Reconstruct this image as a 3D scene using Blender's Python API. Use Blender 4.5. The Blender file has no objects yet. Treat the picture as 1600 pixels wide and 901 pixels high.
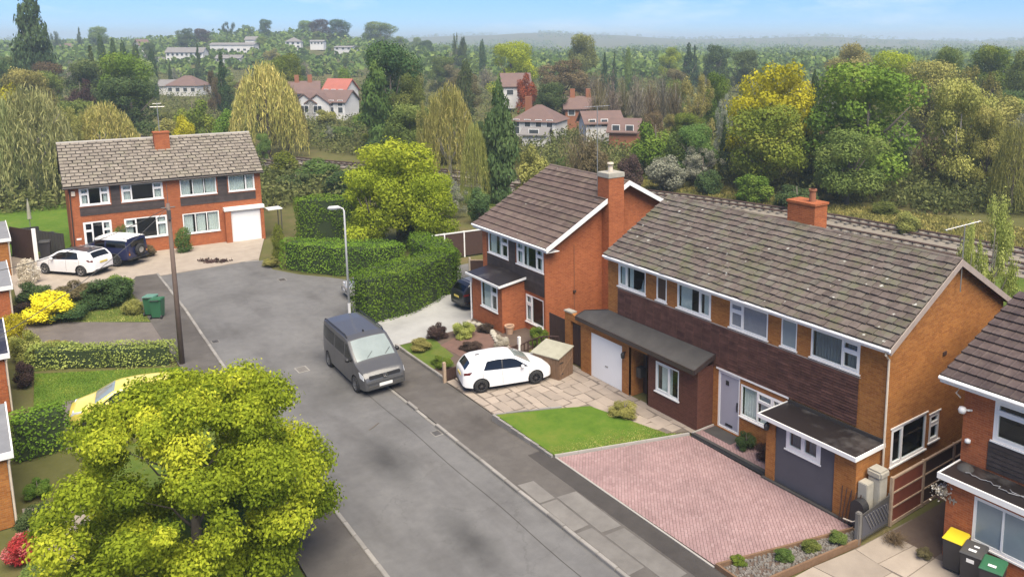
import bpy, bmesh, math, random
import numpy as np
from mathutils import Vector, Matrix

# ------------------------------------------------------------------ camera, sky, sun, exposure
S = bpy.context.scene
C = S.collection
R = math.radians
PI = math.pi
CAM = Vector((31.48, -24.39, 15.7))          # metres; x runs down the street towards the camera, y back from the road
FOC, PX, PY, HZ = 1290.0, 950.0, 280.0, 62.0   # focal length, principal point, horizon row for a 1600 px wide frame
PITCH = math.atan((PY - HZ) / FOC)
FWD = Vector((-0.788, 0.6157, 0)).normalized()
RGT = Vector((FWD.y, -FWD.x, 0))
cam_d = bpy.data.cameras.new('camera')
cam = bpy.data.objects.new('camera', cam_d)
C.objects.link(cam)
cam.location = CAM
look = FWD * math.cos(PITCH) + Vector((0, 0, -math.sin(PITCH)))
cam.rotation_euler = look.to_track_quat('-Z', 'Y').to_euler()
cam_d.sensor_width = 36
cam_d.lens = 36 * FOC / 1600
cam_d.shift_x = (800 - PX) / 1600
cam_d.shift_y = -(450.5 - PY) / 1600
cam_d.clip_start = 0.1
cam_d.clip_end = 20000
S.camera = cam

SUN_EL, SUN_AZ = R(60), R(-12)   # azimuth of the direction TOWARDS the sun, measured from +x to +y
w = bpy.data.worlds.new('World')
S.world = w
w.use_nodes = True
nt = w.node_tree
bg = nt.nodes['Background']
sky = nt.nodes.new('ShaderNodeTexSky')
sky.sky_type = 'NISHITA'
sky.sun_disc = False
sky.sun_elevation = SUN_EL
sky.sun_rotation = PI / 2 - SUN_AZ
sky.altitude = 200
sky.air_density = 0.8
sky.dust_density = 0.0
sky.ozone_density = 6.0
tint = nt.nodes.new('ShaderNodeMix')
tint.data_type = 'RGBA'
tint.blend_type = 'MULTIPLY'
tint.inputs[0].default_value = 1.0
tint.inputs[7].default_value = (.64, .9, 1.3, 1)
nt.links.new(sky.outputs[0], tint.inputs[6])
tc = nt.nodes.new('ShaderNodeTexCoord')
mp_ = nt.nodes.new('ShaderNodeMapping')
mp_.inputs['Scale'].default_value = (2.2, 2.2, 9.0)
nt.links.new(tc.outputs['Generated'], mp_.inputs[0])
cn = nt.nodes.new('ShaderNodeTexNoise')
cn.inputs['Scale'].default_value = 2.4
cn.inputs['Detail'].default_value = 7
cn.inputs['Roughness'].default_value = .62
nt.links.new(mp_.outputs[0], cn.inputs['Vector'])
cr = nt.nodes.new('ShaderNodeValToRGB')
cr.color_ramp.elements[0].position = .52
cr.color_ramp.elements[1].position = .78
cr.color_ramp.elements[1].color = (.6, .6, .6, 1)
nt.links.new(cn.outputs[0], cr.inputs[0])
cm_ = nt.nodes.new('ShaderNodeMix')
cm_.data_type = 'RGBA'
cm_.inputs[7].default_value = (9, 9.6, 10.2, 1)
nt.links.new(cr.outputs[0], cm_.inputs[0])
nt.links.new(tint.outputs[2], cm_.inputs[6])
nt.links.new(cm_.outputs[2], bg.inputs[0])
bg.inputs[1].default_value = 0.064
sd = bpy.data.lights.new('sun', 'SUN')
sun = bpy.data.objects.new('sun', sd)
C.objects.link(sun)
sd.energy = 4.6
sd.angle = R(55)
sd.color = (1.0, 0.9, 0.74)
sdir = Vector((math.cos(SUN_EL) * math.cos(SUN_AZ), math.cos(SUN_EL) * math.sin(SUN_AZ), math.sin(SUN_EL)))
sun.rotation_euler = sdir.to_track_quat('Z', 'Y').to_euler()
sun.location = (0, 0, 60)
S.view_settings.view_transform = 'Standard'
S.view_settings.look = 'None'
S.view_settings.exposure = 0.92
S.view_settings.gamma = 1
S.view_settings.use_curve_mapping = False
S.cycles.volume_bounces = 1
S.cycles.max_bounces = 6
S.cycles.transparent_max_bounces = 12

# ------------------------------------------------------------------ helpers
rng = np.random.default_rng(7)
rnd = random.Random(5)
UP = Vector((0, 0, 1))


def ray(px, py):
    f, c, s = (py - PY) / FOC, math.cos(PITCH), math.sin(PITCH)
    return RGT * ((px - PX) / FOC) + FWD * (c - f * s) + Vector((0, 0, -s - f * c))


def at(px, py, z=0.0):
    d = ray(px, py)
    return CAM + d * ((z - CAM.z) / d.z)


def far(px, d, py=None):
    """point at depth d along the column px, on the ground or at the height of row py"""
    p = Vector(CAM) + (RGT * ((px - PX) / FOC * d * 1.0) + FWD * d)
    p.z = 0 if py is None else CAM.z - (py - HZ) * d / FOC
    return p


BASE = {}


def tag(o, label=None, cat=None, group=None, kind=None):
    if label: o['label'] = label
    if cat: o['category'] = cat
    if group: o['group'] = group
    if kind: o['kind'] = kind
    return o


def thing(name, label, cat, loc=(0, 0, 0), rz=0.0, group=None):
    o = bpy.data.objects.new(name, None)
    C.objects.link(o)
    o.location = loc
    o.rotation_euler = (0, 0, rz)
    o.empty_display_size = 0.3
    tag(o, label, cat, group)
    return o


def put(name, me, parent=None, world=False, m=None):
    """link a mesh; world=True: its vertices are in world metres though its parent Empty stands elsewhere"""
    o = bpy.data.objects.new(name, me)
    C.objects.link(o)
    if parent is not None:
        o.parent = parent
        if world and parent.type == 'EMPTY':
            o.location = -parent.location
    if m is not None:
        o.matrix_basis = m
    return o


class MB:
    """collects faces for one mesh; metres; uv in metres by box projection"""

    def __init__(s):
        s.v, s.f, s.mi = [], [], []

    def quad(s, *pts, mi=0):
        n = len(s.v)
        s.v += [tuple(p) for p in pts]
        s.f.append(tuple(range(n, n + len(pts))))
        s.mi.append(mi)

    def faces(s, vs, fs, mi=0):
        n = len(s.v)
        s.v += [tuple(p) for p in vs]
        for f in fs:
            s.f.append(tuple(i + n for i in f))
            s.mi.append(mi)

    def box(s, x0, x1, y0, y1, z0, z1, mi=0):
        s.faces([(x0, y0, z0), (x1, y0, z0), (x1, y1, z0), (x0, y1, z0), (x0, y0, z1), (x1, y0, z1), (x1, y1, z1), (x0, y1, z1)],
                [(0, 3, 2, 1), (4, 5, 6, 7), (0, 1, 5, 4), (1, 2, 6, 5), (2, 3, 7, 6), (3, 0, 4, 7)], mi)

    def fbox(s, F, a0, a1, d0, d1, z0, z1, mi=0):
        """box in a facade frame F=(origin, along, outward): a along, d outward, z up"""
        O, A, D = F
        if d0 > d1: d0, d1 = d1, d0
        p = lambda a, d, z: O + A * a + D * d + UP * z
        s.faces([p(a0, d1, z0), p(a1, d1, z0), p(a1, d0, z0), p(a0, d0, z0), p(a0, d1, z1), p(a1, d1, z1), p(a1, d0, z1), p(a0, d0, z1)],
                [(0, 3, 2, 1), (4, 5, 6, 7), (0, 1, 5, 4), (1, 2, 6, 5), (2, 3, 7, 6), (3, 0, 4, 7)], mi)

    def prism(s, pts, z0, z1, mi=0):
        """vertical prism over a counter-clockwise outline"""
        n = len(pts)
        b = [(p[0], p[1], z0) for p in pts] + [(p[0], p[1], z1) for p in pts]
        f = [tuple(range(n - 1, -1, -1)), tuple(range(n, 2 * n))]
        f += [(i, (i + 1) % n, n + (i + 1) % n, n + i) for i in range(n)]
        s.faces(b, f, mi)

    def extrude(s, pts, vec, mi=0):
        """closed solid: planar outline swept by vec"""
        n = len(pts)
        v = [Vector(p) for p in pts]
        vec = Vector(vec)
        nor = Vector((0, 0, 0))
        for i in range(n):
            nor += (v[i] - v[0]).cross(v[(i + 1) % n] - v[0])
        if nor.dot(vec) > 0:
            v.reverse()
        b = v + [p + vec for p in v]
        f = [tuple(range(n)), tuple(range(2 * n - 1, n - 1, -1))]
        f += [(i, n + i, n + (i + 1) % n, (i + 1) % n) for i in range(n)]
        s.faces(b, f, mi)

    def tube(s, pts, rad, k=8, mi=0, cap=True):
        pts = [Vector(p) for p in pts]
        if not hasattr(rad, '__len__'): rad = [rad] * len(pts)
        n0 = len(s.v)
        for i, p in enumerate(pts):
            t = (pts[min(i + 1, len(pts) - 1)] - pts[max(i - 1, 0)]).normalized()
            a = t.cross(UP if abs(t.z) < .95 else Vector((1, 0, 0))).normalized()
            b = t.cross(a)
            for j in range(k):
                an = 2 * PI * j / k
                s.v.append(tuple(p + (a * math.cos(an) + b * math.sin(an)) * rad[i]))
        for i in range(len(pts) - 1):
            for j in range(k):
                s.f.append((n0 + i * k + j, n0 + (i + 1) * k + j, n0 + (i + 1) * k + (j + 1) % k, n0 + i * k + (j + 1) % k))
                s.mi.append(mi)
        if cap:
            s.f.append(tuple(n0 + j for j in range(k))); s.mi.append(mi)
            e = n0 + (len(pts) - 1) * k
            s.f.append(tuple(e + k - 1 - j for j in range(k))); s.mi.append(mi)

    def lathe(s, prof, k=16, c=(0, 0, 0), ax=2, mi=0):
        """profile [(r, h)] turned about an axis"""
        n0 = len(s.v)
        for r, h in prof:
            for j in range(k):
                an = 2 * PI * j / k
                q = [r * math.cos(an), r * math.sin(an), h]
                if ax == 1: q = [q[0], h, q[1]]
                if ax == 0: q = [h, q[0], q[1]]
                s.v.append((q[0] + c[0], q[1] + c[1], q[2] + c[2]))
        for i in range(len(prof) - 1):
            for j in range(k):
                q = (n0 + i * k + j, n0 + i * k + (j + 1) % k, n0 + (i + 1) * k + (j + 1) % k, n0 + (i + 1) * k + j)
                s.f.append(q if ax != 1 else q[::-1]); s.mi.append(mi)

    def mesh(s, name, mats, smooth=False, bevel=0.0, tone=None):
        me = bpy.data.meshes.new(name)
        me.from_pydata(s.v, [], s.f)
        if not isinstance(mats, (list, tuple)): mats = [mats]
        for m in mats: me.materials.append(m)
        me.polygons.foreach_set('material_index', s.mi)
        if bevel:
            bm = bmesh.new(); bm.from_mesh(me)
            bmesh.ops.remove_doubles(bm, verts=bm.verts, dist=1e-4)
            bmesh.ops.bevel(bm, geom=[e for e in bm.edges if e.is_manifold and e.calc_face_angle(0) > .5], offset=bevel, segments=2, affect='EDGES', clamp_overlap=True)
            bm.to_mesh(me); bm.free()
        uvs(me)
        if smooth:
            me.polygons.foreach_set('use_smooth', [True] * len(me.polygons))
        if tone is not None:
            at_ = me.attributes.new('tone', 'FLOAT', 'POINT')
            at_.data.foreach_set('value', tone)
        me.update()
        return me

    def build(s, name, mats, parent=None, world=True, smooth=False, bevel=0.0, tone=None):
        return put(name, s.mesh(name, mats, smooth, bevel, tone), parent, world)


def uvs(me):
    nl = len(me.loops)
    if not nl: return
    uv = me.uv_layers.new(name='uv')
    co = np.empty(len(me.vertices) * 3, 'f'); me.vertices.foreach_get('co', co); co = co.reshape(-1, 3)
    vi = np.empty(nl, 'i'); me.loops.foreach_get('vertex_index', vi)
    no = np.empty(len(me.polygons) * 3, 'f'); me.polygons.foreach_get('normal', no); no = no.reshape(-1, 3)
    tot = np.empty(len(me.polygons), 'i'); me.polygons.foreach_get('loop_total', tot)
    n = np.repeat(no, tot, axis=0); p = co[vi]
    t = np.stack([-n[:, 1], n[:, 0], np.zeros(nl)], 1)
    ln = np.linalg.norm(t, axis=1, keepdims=True)
    t = np.where(ln > 1e-4, t / np.maximum(ln, 1e-4), np.array([[1, 0, 0]]))
    flat = np.abs(n[:, 2]) > .75
    u = np.where(flat, p[:, 0], (p * t).sum(1))
    v = np.where(flat, p[:, 1], p[:, 2])
    uv.data.foreach_set('uv', np.stack([u, v], 1).astype('f').ravel())


# ------------------------------------------------------------------ materials
def lin(h):
    """sRGB 0-255 triple to linear"""
    return tuple(((c / 255) / 12.92 if c / 255 < .04045 else ((c / 255 + .055) / 1.055) ** 2.4) for c in h) + (1,)


def new_mat(name):
    m = bpy.data.materials.new(name)
    m.use_nodes = True
    n = m.node_tree.nodes
    return m, n, m.node_tree.links, n['Principled BSDF']


def ramp(n, stops):
    r = n.new('ShaderNodeValToRGB')
    e = r.color_ramp.elements
    while len(e) < len(stops): e.new(.5)
    for i, (p, c) in enumerate(stops):
        e[i].position = p
        e[i].color = c if len(c) == 4 else tuple(c) + (1,)
    return r


def noise(n, l, scale, detail=4, rough=.6, vec=None, pos=True):
    t = n.new('ShaderNodeTexNoise')
    t.inputs['Scale'].default_value = scale
    t.inputs['Detail'].default_value = detail
    t.inputs['Roughness'].default_value = rough
    if vec is not None: l.new(vec, t.inputs['Vector'])
    elif pos:
        g = n.new('ShaderNodeNewGeometry'); l.new(g.outputs['Position'], t.inputs['Vector'])
    return t


def mix(n, l, a, b, fac, mode='MIX'):
    x = n.new('ShaderNodeMix'); x.data_type = 'RGBA'; x.blend_type = mode
    for sock, val in ((x.inputs[0], fac), (x.inputs[6], a), (x.inputs[7], b)):
        if hasattr(val, 'default_value') or hasattr(val, 'links'): l.new(val, sock)
        else: sock.default_value = val
    return x.outputs[2]


def math_(n, l, op, a, b=None, c=None):
    x = n.new('ShaderNodeMath'); x.operation = op
    for i, v in enumerate((a, b, c)):
        if v is None: continue
        if hasattr(v, 'links'): l.new(v, x.inputs[i])
        else: x.inputs[i].default_value = v
    return x.outputs[0]


def bumpn(n, l, bsdf, h, dist=.01, st=.6):
    b = n.new('ShaderNodeBump')
    b.inputs['Strength'].default_value = st
    b.inputs['Distance'].default_value = dist
    l.new(h, b.inputs['Height'])
    l.new(b.outputs[0], bsdf.inputs['Normal'])


def plain(name, a, b=None, scale=3.0, rough=.7, bump=0.0, bscale=40.0, metal=0.0, coat=0.0, var=0.0, spec=.5, sharp=False):
    m, n, l, p = new_mat(name)
    b = b or tuple(c * .8 for c in a[:3]) + (1,)
    t = noise(n, l, scale, 6, .65)
    r = ramp(n, [(.38, a), (.62, b)]) if sharp else ramp(n, [(.25, a), (.75, b)])
    l.new(t.outputs[0], r.inputs[0])
    col = r.outputs[0]
    if var:
        oi = n.new('ShaderNodeObjectInfo')
        v = ramp(n, [(0, (1 - var,) * 3), (1, (1 + var,) * 3)])
        l.new(oi.outputs['Random'], v.inputs[0])
        col = mix(n, l, col, v.outputs[0], 1.0, 'MULTIPLY')
    l.new(col, p.inputs['Base Color'])
    p.inputs['Roughness'].default_value = rough
    p.inputs['Metallic'].default_value = metal
    p.inputs['Coat Weight'].default_value = coat
    p.inputs['Specular IOR Level'].default_value = spec
    if bump:
        t2 = noise(n, l, bscale, 3)
        bumpn(n, l, p, t2.outputs[0], bump)
    return m


def brick_mat(name, c1, c2, mortar, grime, bw=.225, bh=.075):
    m, n, l, p = new_mat(name)
    uv = n.new('ShaderNodeUVMap')
    bt = n.new('ShaderNodeTexBrick')
    l.new(uv.outputs[0], bt.inputs['Vector'])
    bt.inputs['Scale'].default_value = 1
    bt.inputs['Brick Width'].default_value = bw
    bt.inputs['Row Height'].default_value = bh
    bt.inputs['Mortar Size'].default_value = .006
    bt.inputs['Mortar Smooth'].default_value = .3
    bt.inputs['Bias'].default_value = -.1
    bt.inputs['Color1'].default_value = c1
    bt.inputs['Color2'].default_value = c2
    bt.inputs['Mortar'].default_value = mortar
    t = noise(n, l, .7, 5, .7)
    r = ramp(n, [(.3, (1, 1, 1)), (.75, grime)])
    l.new(t.outputs[0], r.inputs[0])
    c = mix(n, l, bt.outputs[0], r.outputs[0], .85, 'MULTIPLY')
    t3 = noise(n, l, 9, 3)
    r3 = ramp(n, [(.3, (.84, .84, .84)), (.7, (1.12, 1.1, 1.08))])
    l.new(t3.outputs[0], r3.inputs[0])
    c = mix(n, l, c, r3.outputs[0], .8, 'MULTIPLY')
    l.new(c, p.inputs['Base Color'])
    p.inputs['Roughness'].default_value = .9
    p.inputs['Specular IOR Level'].default_value = .2
    inv = math_(n, l, 'SUBTRACT', 1.0, bt.outputs['Fac'])
    t2 = noise(n, l, 60, 2)
    hh = math_(n, l, 'ADD', inv, math_(n, l, 'MULTIPLY', t2.outputs[0], .5))
    bumpn(n, l, p, hh, .008, .7)
    return m


def tile_mat(name, stops, lichen=0.0, moss=0.0, rough=.85):
    """roof tile: each tile its own shade (object random or stored tone), pale lichen spots, moss"""
    m, n, l, p = new_mat(name)
    oi = n.new('ShaderNodeObjectInfo')
    a = n.new('ShaderNodeAttribute'); a.attribute_name = 'tone'
    v = math_(n, l, 'FRACT', math_(n, l, 'ADD', oi.outputs['Random'], a.outputs['Fac']))
    r = ramp(n, stops)
    l.new(v, r.inputs[0])
    c = r.outputs[0]
    t = noise(n, l, 2.2, 6, .7)
    rr = ramp(n, [(.3, (.55, .52, .5)), (.7, (1.3, 1.27, 1.22))])
    l.new(t.outputs[0], rr.inputs[0])
    c = mix(n, l, c, rr.outputs[0], .9, 'MULTIPLY')
    if moss:
        tm = noise(n, l, 1.1, 7, .75)
        rm = ramp(n, [(.5, (0, 0, 0)), (.66, (moss, moss, moss))])
        l.new(tm.outputs[0], rm.inputs[0])
        c = mix(n, l, c, (.09, .1, .045, 1), rm.outputs[0])
    if lichen:
        g = n.new('ShaderNodeNewGeometry')
        vo = n.new('ShaderNodeTexVoronoi'); vo.inputs['Scale'].default_value = 2.6
        vo.inputs['Randomness'].default_value = 1
        l.new(g.outputs['Position'], vo.inputs['Vector'])
        wob = noise(n, l, 14, 3)
        dd = math_(n, l, 'ADD', vo.outputs['Distance'], math_(n, l, 'MULTIPLY', wob.outputs[0], .25))
        sel = n.new('ShaderNodeSeparateColor'); l.new(vo.outputs['Color'], sel.inputs[0])
        rad = math_(n, l, 'MULTIPLY_ADD', sel.outputs[0], .2, .1)
        spot = math_(n, l, 'LESS_THAN', dd, rad)
        keep = math_(n, l, 'GREATER_THAN', sel.outputs[1], 1 - lichen)
        big = noise(n, l, .35, 2)
        keep = math_(n, l, 'MULTIPLY', keep, math_(n, l, 'GREATER_THAN', big.outputs[0], .4))
        f = math_(n, l, 'MULTIPLY', math_(n, l, 'MULTIPLY', spot, keep), .8)
        c = mix(n, l, c, (.42, .42, .38, 1), f)
    l.new(c, p.inputs['Base Color'])
    p.inputs['Roughness'].default_value = rough
    p.inputs['Specular IOR Level'].default_value = .3
    t2 = noise(n, l, 35, 4)
    bumpn(n, l, p, t2.outputs[0], .006, .5)
    return m


def leaf_mat(name, dark, mid, light, trans=.3, hue=.06, gain=2.4):
    dark, mid, light = (tuple(min(.8, c * gain) for c in q[:3]) + (1,) for q in (dark, mid, light))
    m = bpy.data.materials.new(name); m.use_nodes = True
    n, l = m.node_tree.nodes, m.node_tree.links
    n.remove(n['Principled BSDF'])
    out = n['Material Output']
    a = n.new('ShaderNodeAttribute'); a.attribute_name = 'tone'
    r = ramp(n, [(0, dark), (.5, mid), (1, light)])
    l.new(a.outputs['Fac'], r.inputs[0])
    oi = n.new('ShaderNodeObjectInfo')
    hs = n.new('ShaderNodeHueSaturation')
    mr = n.new('ShaderNodeMapRange'); mr.inputs[3].default_value = .5 - hue / 2; mr.inputs[4].default_value = .5 + hue / 2
    l.new(oi.outputs['Random'], mr.inputs[0]); l.new(mr.outputs[0], hs.inputs['Hue'])
    mv = n.new('ShaderNodeMapRange'); mv.inputs[3].default_value = .8; mv.inputs[4].default_value = 1.25
    l.new(math_(n, l, 'FRACT', math_(n, l, 'MULTIPLY', oi.outputs['Random'], 7.31)), mv.inputs[0]); l.new(mv.outputs[0], hs.inputs['Value'])
    l.new(r.outputs[0], hs.inputs['Color'])
    d = n.new('ShaderNodeBsdfDiffuse'); tr = n.new('ShaderNodeBsdfTranslucent')
    l.new(hs.outputs[0], d.inputs[0]); l.new(hs.outputs[0], tr.inputs[0])
    ms = n.new('ShaderNodeMixShader'); ms.inputs[0].default_value = trans
    l.new(d.outputs[0], ms.inputs[1]); l.new(tr.outputs[0], ms.inputs[2])
    l.new(ms.outputs[0], out.inputs[0])
    return m


def glass_mat(name, tint=(.9, .95, 1, 1), refl=.12, dark=.0):
    m = bpy.data.materials.new(name); m.use_nodes = True
    n, l = m.node_tree.nodes, m.node_tree.links
    n.remove(n['Principled BSDF'])
    out = n['Material Output']
    tr = n.new('ShaderNodeBsdfTransparent'); tr.inputs[0].default_value = tint
    gl = n.new('ShaderNodeBsdfGlossy'); gl.inputs['Roughness'].default_value = .03
    gl.inputs[0].default_value = (.9, .93, .95, 1)
    fr = n.new('ShaderNodeFresnel'); fr.inputs[0].default_value = 1.5
    geo = n.new('ShaderNodeNewGeometry')
    f = math_(n, l, 'MULTIPLY', math_(n, l, 'MULTIPLY_ADD', fr.outputs[0], .9, refl * .5), math_(n, l, 'SUBTRACT', 1.0, geo.outputs['Backfacing']))
    ms = n.new('ShaderNodeMixShader')
    l.new(f, ms.inputs[0]); l.new(tr.outputs[0], ms.inputs[1]); l.new(gl.outputs[0], ms.inputs[2])
    l.new(ms.outputs[0], out.inputs[0])
    return m


M = {}
M['brick_red'] = brick_mat('red_orange_brick', (.41, .125, .047, 1), (.3, .085, .035, 1), (.4, .2, .11, 1), (.82, .8, .78))
M['brick_gold'] = brick_mat('ochre_brick', (.4, .17, .045, 1), (.29, .11, .03, 1), (.38, .21, .1, 1), (.78, .74, .7))
M['brick_brown'] = brick_mat('brown_brick', (.13, .052, .035, 1), (.1, .038, .026, 1), (.13, .075, .055, 1), (.85, .8, .8))
M['brick_far'] = plain('distant_brick', (.3, .12, .06, 1), (.24, .1, .055, 1), 1.0, .9)
M['tile_old'] = tile_mat('weathered_grey_brown_tile', [(0, (.1, .082, .074)), (.3, (.122, .1, .09)), (.6, (.142, .118, .107)), (.85, (.128, .12, .1)), (1, (.162, .144, .13))], .6, .75)
M['tile_left'] = tile_mat('weathered_grey_tile', [(0, (.19, .17, .145)), (.25, (.225, .2, .17)), (.8, (.26, .235, .2)), (1, (.21, .185, .16))], .25, .35)
M['gravel'] = plain('grey_brown_gravel', (.1, .09, .078, 1), (.2, .185, .165, 1), 9, .95, sharp=True)
M['tile_mid'] = tile_mat('brown_interlocking_tile', [(0, (.095, .07, .06)), (.5, (.125, .09, .077)), (1, (.15, .115, .098))], .1, .25, .6)
M['tile_right'] = tile_mat('dark_purple_brown_tile', [(0, (.06, .045, .044)), (.5, (.078, .058, .056)), (1, (.098, .074, .07))], 0, .12, .6)
M['tile_hung'] = tile_mat('plum_brown_hung_tile', [(0, (.075, .034, .026)), (.5, (.098, .045, .034)), (1, (.122, .058, .044))], 0, 0, .75)
M['clad'] = tile_mat('charcoal_weatherboard', [(0, (.045, .036, .034)), (1, (.066, .052, .05))], 0, 0, .6)
M['deck'] = plain('roof_underlay', (.03, .025, .022, 1), (.045, .038, .033, 1), 3, .9)
M['upvc'] = plain('white_upvc', (.8, .8, .79, 1), (.74, .74, .72, 1), 2, .35)
M['white'] = plain('white_paint', (.8, .8, .78, 1), (.72, .71, .68, 1), 3, .5)
M['cream'] = plain('cream_paint', (.62, .55, .45, 1), (.5, .42, .33, 1), 4, .6)
M['gdoor'] = plain('white_garage_door', (.82, .83, .84, 1), (.78, .79, .8, 1), 1.5, .4)
M['lilac'] = plain('pale_lilac_door', (.36, .36, .42, 1), (.33, .33, .39, 1), 2, .4)
M['felt'] = plain('grey_roofing_felt', (.04, .037, .035, 1), (.068, .064, .06, 1), 1.6, .8, .004, 60)
M['felt_wet'] = plain('wet_dark_felt', (.02, .016, .016, 1), (.1, .095, .092, 1), .6, .4, .003, 30, sharp=True)
for _n in M['felt_wet'].node_tree.nodes:
    if _n.type == 'VALTORGB': _n.color_ramp.elements[0].position, _n.color_ramp.elements[1].position = .52, .7
M['felt_grey'] = plain('pale_grey_felt', (.23, .235, .25, 1), (.16, .165, .175, 1), 1.2, .7, .003, 40)
M['slate_render'] = plain('slate_grey_render', (.085, .085, .1, 1), (.07, .07, .084, 1), 2, .7, .003, 80)
M['fascia_dark'] = plain('dark_brown_fascia', (.03, .02, .018, 1), (.045, .032, .028, 1), 3, .5)
M['soffit_tan'] = plain('weathered_bargeboard', (.36, .3, .26, 1), (.27, .22, .19, 1), 3, .7)
M['glass'] = glass_mat('window_glass', (.85, .9, .9, 1), .03)
M['glass_car'] = glass_mat('tinted_car_glass', (.1, .11, .11, 1), .04)
M['screen_car'] = plain('windscreen_painted_reflection', (.2, .235, .225, 1), (.26, .3, .29, 1), 1.2, .12, coat=.5)  # opaque; pale base colour stands in for bright sky reflected in the glass
M['frost'] = plain('frosted_glass', (.2, .25, .27, 1), (.24, .29, .31, 1), 2, .25)
M['curtain'] = plain('pale_curtain', (.82, .81, .77, 1), (.7, .69, .66, 1), 6, .9)
M['net'] = plain('blue_grey_blind', (.24, .26, .28, 1), (.18, .19, .21, 1), 5, .8)
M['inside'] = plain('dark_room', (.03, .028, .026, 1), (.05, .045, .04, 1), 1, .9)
M['blind_brown'] = plain('dark_brown_blind', (.06, .03, .018, 1), (.045, .022, .014, 1), 8, .6)
M['wood_dark'] = plain('dark_brown_timber', (.045, .022, .016, 1), (.065, .033, .024, 1), 6, .7, .004, 50)
M['wood_red'] = plain('red_brown_stained_timber', (.2, .05, .025, 1), (.14, .036, .02, 1), 3, .7, .003, 40)
M['wood_raw'] = plain('weathered_pine_boards', (.21, .125, .07, 1), (.13, .075, .042, 1), 7, .8, .004, 40)
M['wood_pale'] = plain('pale_timber_rail', (.42, .32, .23, 1), (.3, .21, .14, 1), 6, .8, .003, 40)
M['wood_pole'] = plain('creosoted_pole', (.11, .075, .058, 1), (.15, .11, .09, 1), 3, .85, .004, 40)
M['shed_top'] = plain('sage_grey_felt_lid', (.36, .35, .27, 1), (.27, .26, .2, 1), 3, .8, .003, 50)
M['concrete'] = plain('pale_concrete', (.38, .36, .33, 1), (.29, .275, .25, 1), 1.5, .9, .004, 50)
M['conc_drive'] = plain('washed_concrete_drive', (.36, .36, .345, 1), (.24, .24, .23, 1), .5, .9, .004, 40)
M['kerb'] = plain('kerb_concrete', (.27, .255, .235, 1), (.19, .18, .165, 1), 2, .9, .005, 40, var=.18)
M['flag'] = plain('sandstone_flag', (.33, .275, .225, 1), (.25, .21, .175, 1), 1.6, .9, .006, 30, var=.12)
M['joint'] = plain('joint_mortar', (.17, .14, .115, 1), (.12, .1, .08, 1), 5, .95)
M['slab_warm'] = plain('warm_concrete_slab', (.34, .29, .235, 1), (.25, .21, .17, 1), 1.2, .9, .005, 35, var=.15)
M['patch'] = plain('pale_concrete_patch', (.19, .18, .165, 1), (.12, .112, .103, 1), 1.4, .9, .004, 40, var=.15)
M['metal'] = plain('galvanised_steel', (.42, .42, .42, 1), (.34, .34, .34, 1), 4, .4, metal=.7)
M['lamp'] = plain('pale_grey_lamp_paint', (.6, .6, .6, 1), (.5, .5, .5, 1), 3, .45)
M['black'] = plain('black_plastic', (.018, .018, .02, 1), (.026, .026, .028, 1), 5, .5)
M['rubber'] = plain('tyre_rubber', (.014, .014, .014, 1), (.022, .022, .022, 1), 8, .85)
M['rim'] = plain('dark_alloy', (.16, .16, .17, 1), (.1, .1, .11, 1), 6, .35, metal=.8)
M['rim_lt'] = plain('silver_alloy', (.55, .56, .58, 1), (.45, .46, .48, 1), 6, .3, metal=.8)
M['plate_w'] = plain('number_plate_white', (.72, .72, .7, 1), (.66, .66, .64, 1), 3, .4)
M['plate_y'] = plain('number_plate_yellow', (.6, .48, .12, 1), (.55, .44, .1, 1), 3, .4)
M['lens'] = plain('clear_lamp_lens', (.7, .73, .76, 1), (.6, .63, .66, 1), 9, .12, coat=1)
M['lens_red'] = plain('red_lamp_lens', (.12, .008, .01, 1), (.07, .006, .008, 1), 9, .15, coat=1)
M['lens_amber'] = plain('amber_lamp_lens', (.6, .25, .03, 1), (.5, .2, .02, 1), 9, .2)
M['chrome'] = plain('chrome_trim', (.6, .6, .6, 1), (.5, .5, .5, 1), 5, .15, metal=1)
M['bin_green'] = plain('green_bin_plastic', (.03, .13, .06, 1), (.026, .11, .05, 1), 3, .5)
M['bin_teal'] = plain('faded_teal_lid', (.12, .26, .2, 1), (.1, .22, .17, 1), 3, .5)
M['bin_black'] = plain('black_bin_plastic', (.025, .024, .028, 1), (.035, .034, .038, 1), 3, .45)
M['bin_grey'] = plain('charcoal_lid_plastic', (.06, .058, .055, 1), (.075, .072, .068, 1), 3, .45)
M['bin_yellow'] = plain('yellow_lid_plastic', (.75, .58, .03, 1), (.68, .52, .02, 1), 3, .4)
M['terracotta'] = plain('cream_terracotta', (.5, .33, .22, 1), (.42, .27, .18, 1), 5, .8)
M['stone'] = plain('rendered_stone', (.4, .38, .32, 1), (.3, .28, .235, 1), 4, .9, .01, 25)
M['lead'] = plain('lead_flashing', (.22, .22, .23, 1), (.3, .3, .31, 1), 4, .5)
M['bark'] = plain('grey_brown_bark', (.09, .075, .06, 1), (.14, .12, .1, 1), 3, .95, .02, 12)
M['bark_pale'] = plain('pale_bark', (.3, .28, .24, 1), (.22, .2, .17, 1), 2, .9, .01, 12)
M['soil'] = plain('bare_soil', (.075, .05, .038, 1), (.11, .08, .06, 1), 1.3, .95, .03, 18)
M['gravel_red'] = plain('reddish_bark_mulch', (.16, .09, .07, 1), (.11, .065, .05, 1), 2.5, .95, .03, 25)
M['steel_rail'] = plain('rusty_rail_steel', (.1, .06, .045, 1), (.07, .045, .035, 1), 4, .5, metal=.4)
M['ballast'] = plain('railway_ballast', (.24, .21, .17, 1), (.17, .15, .12, 1), 2, .95, .03, 15)
M['white_far'] = plain('distant_white_render', (.66, .65, .63, 1), (.56, .55, .53, 1), .6, .8)
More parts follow.
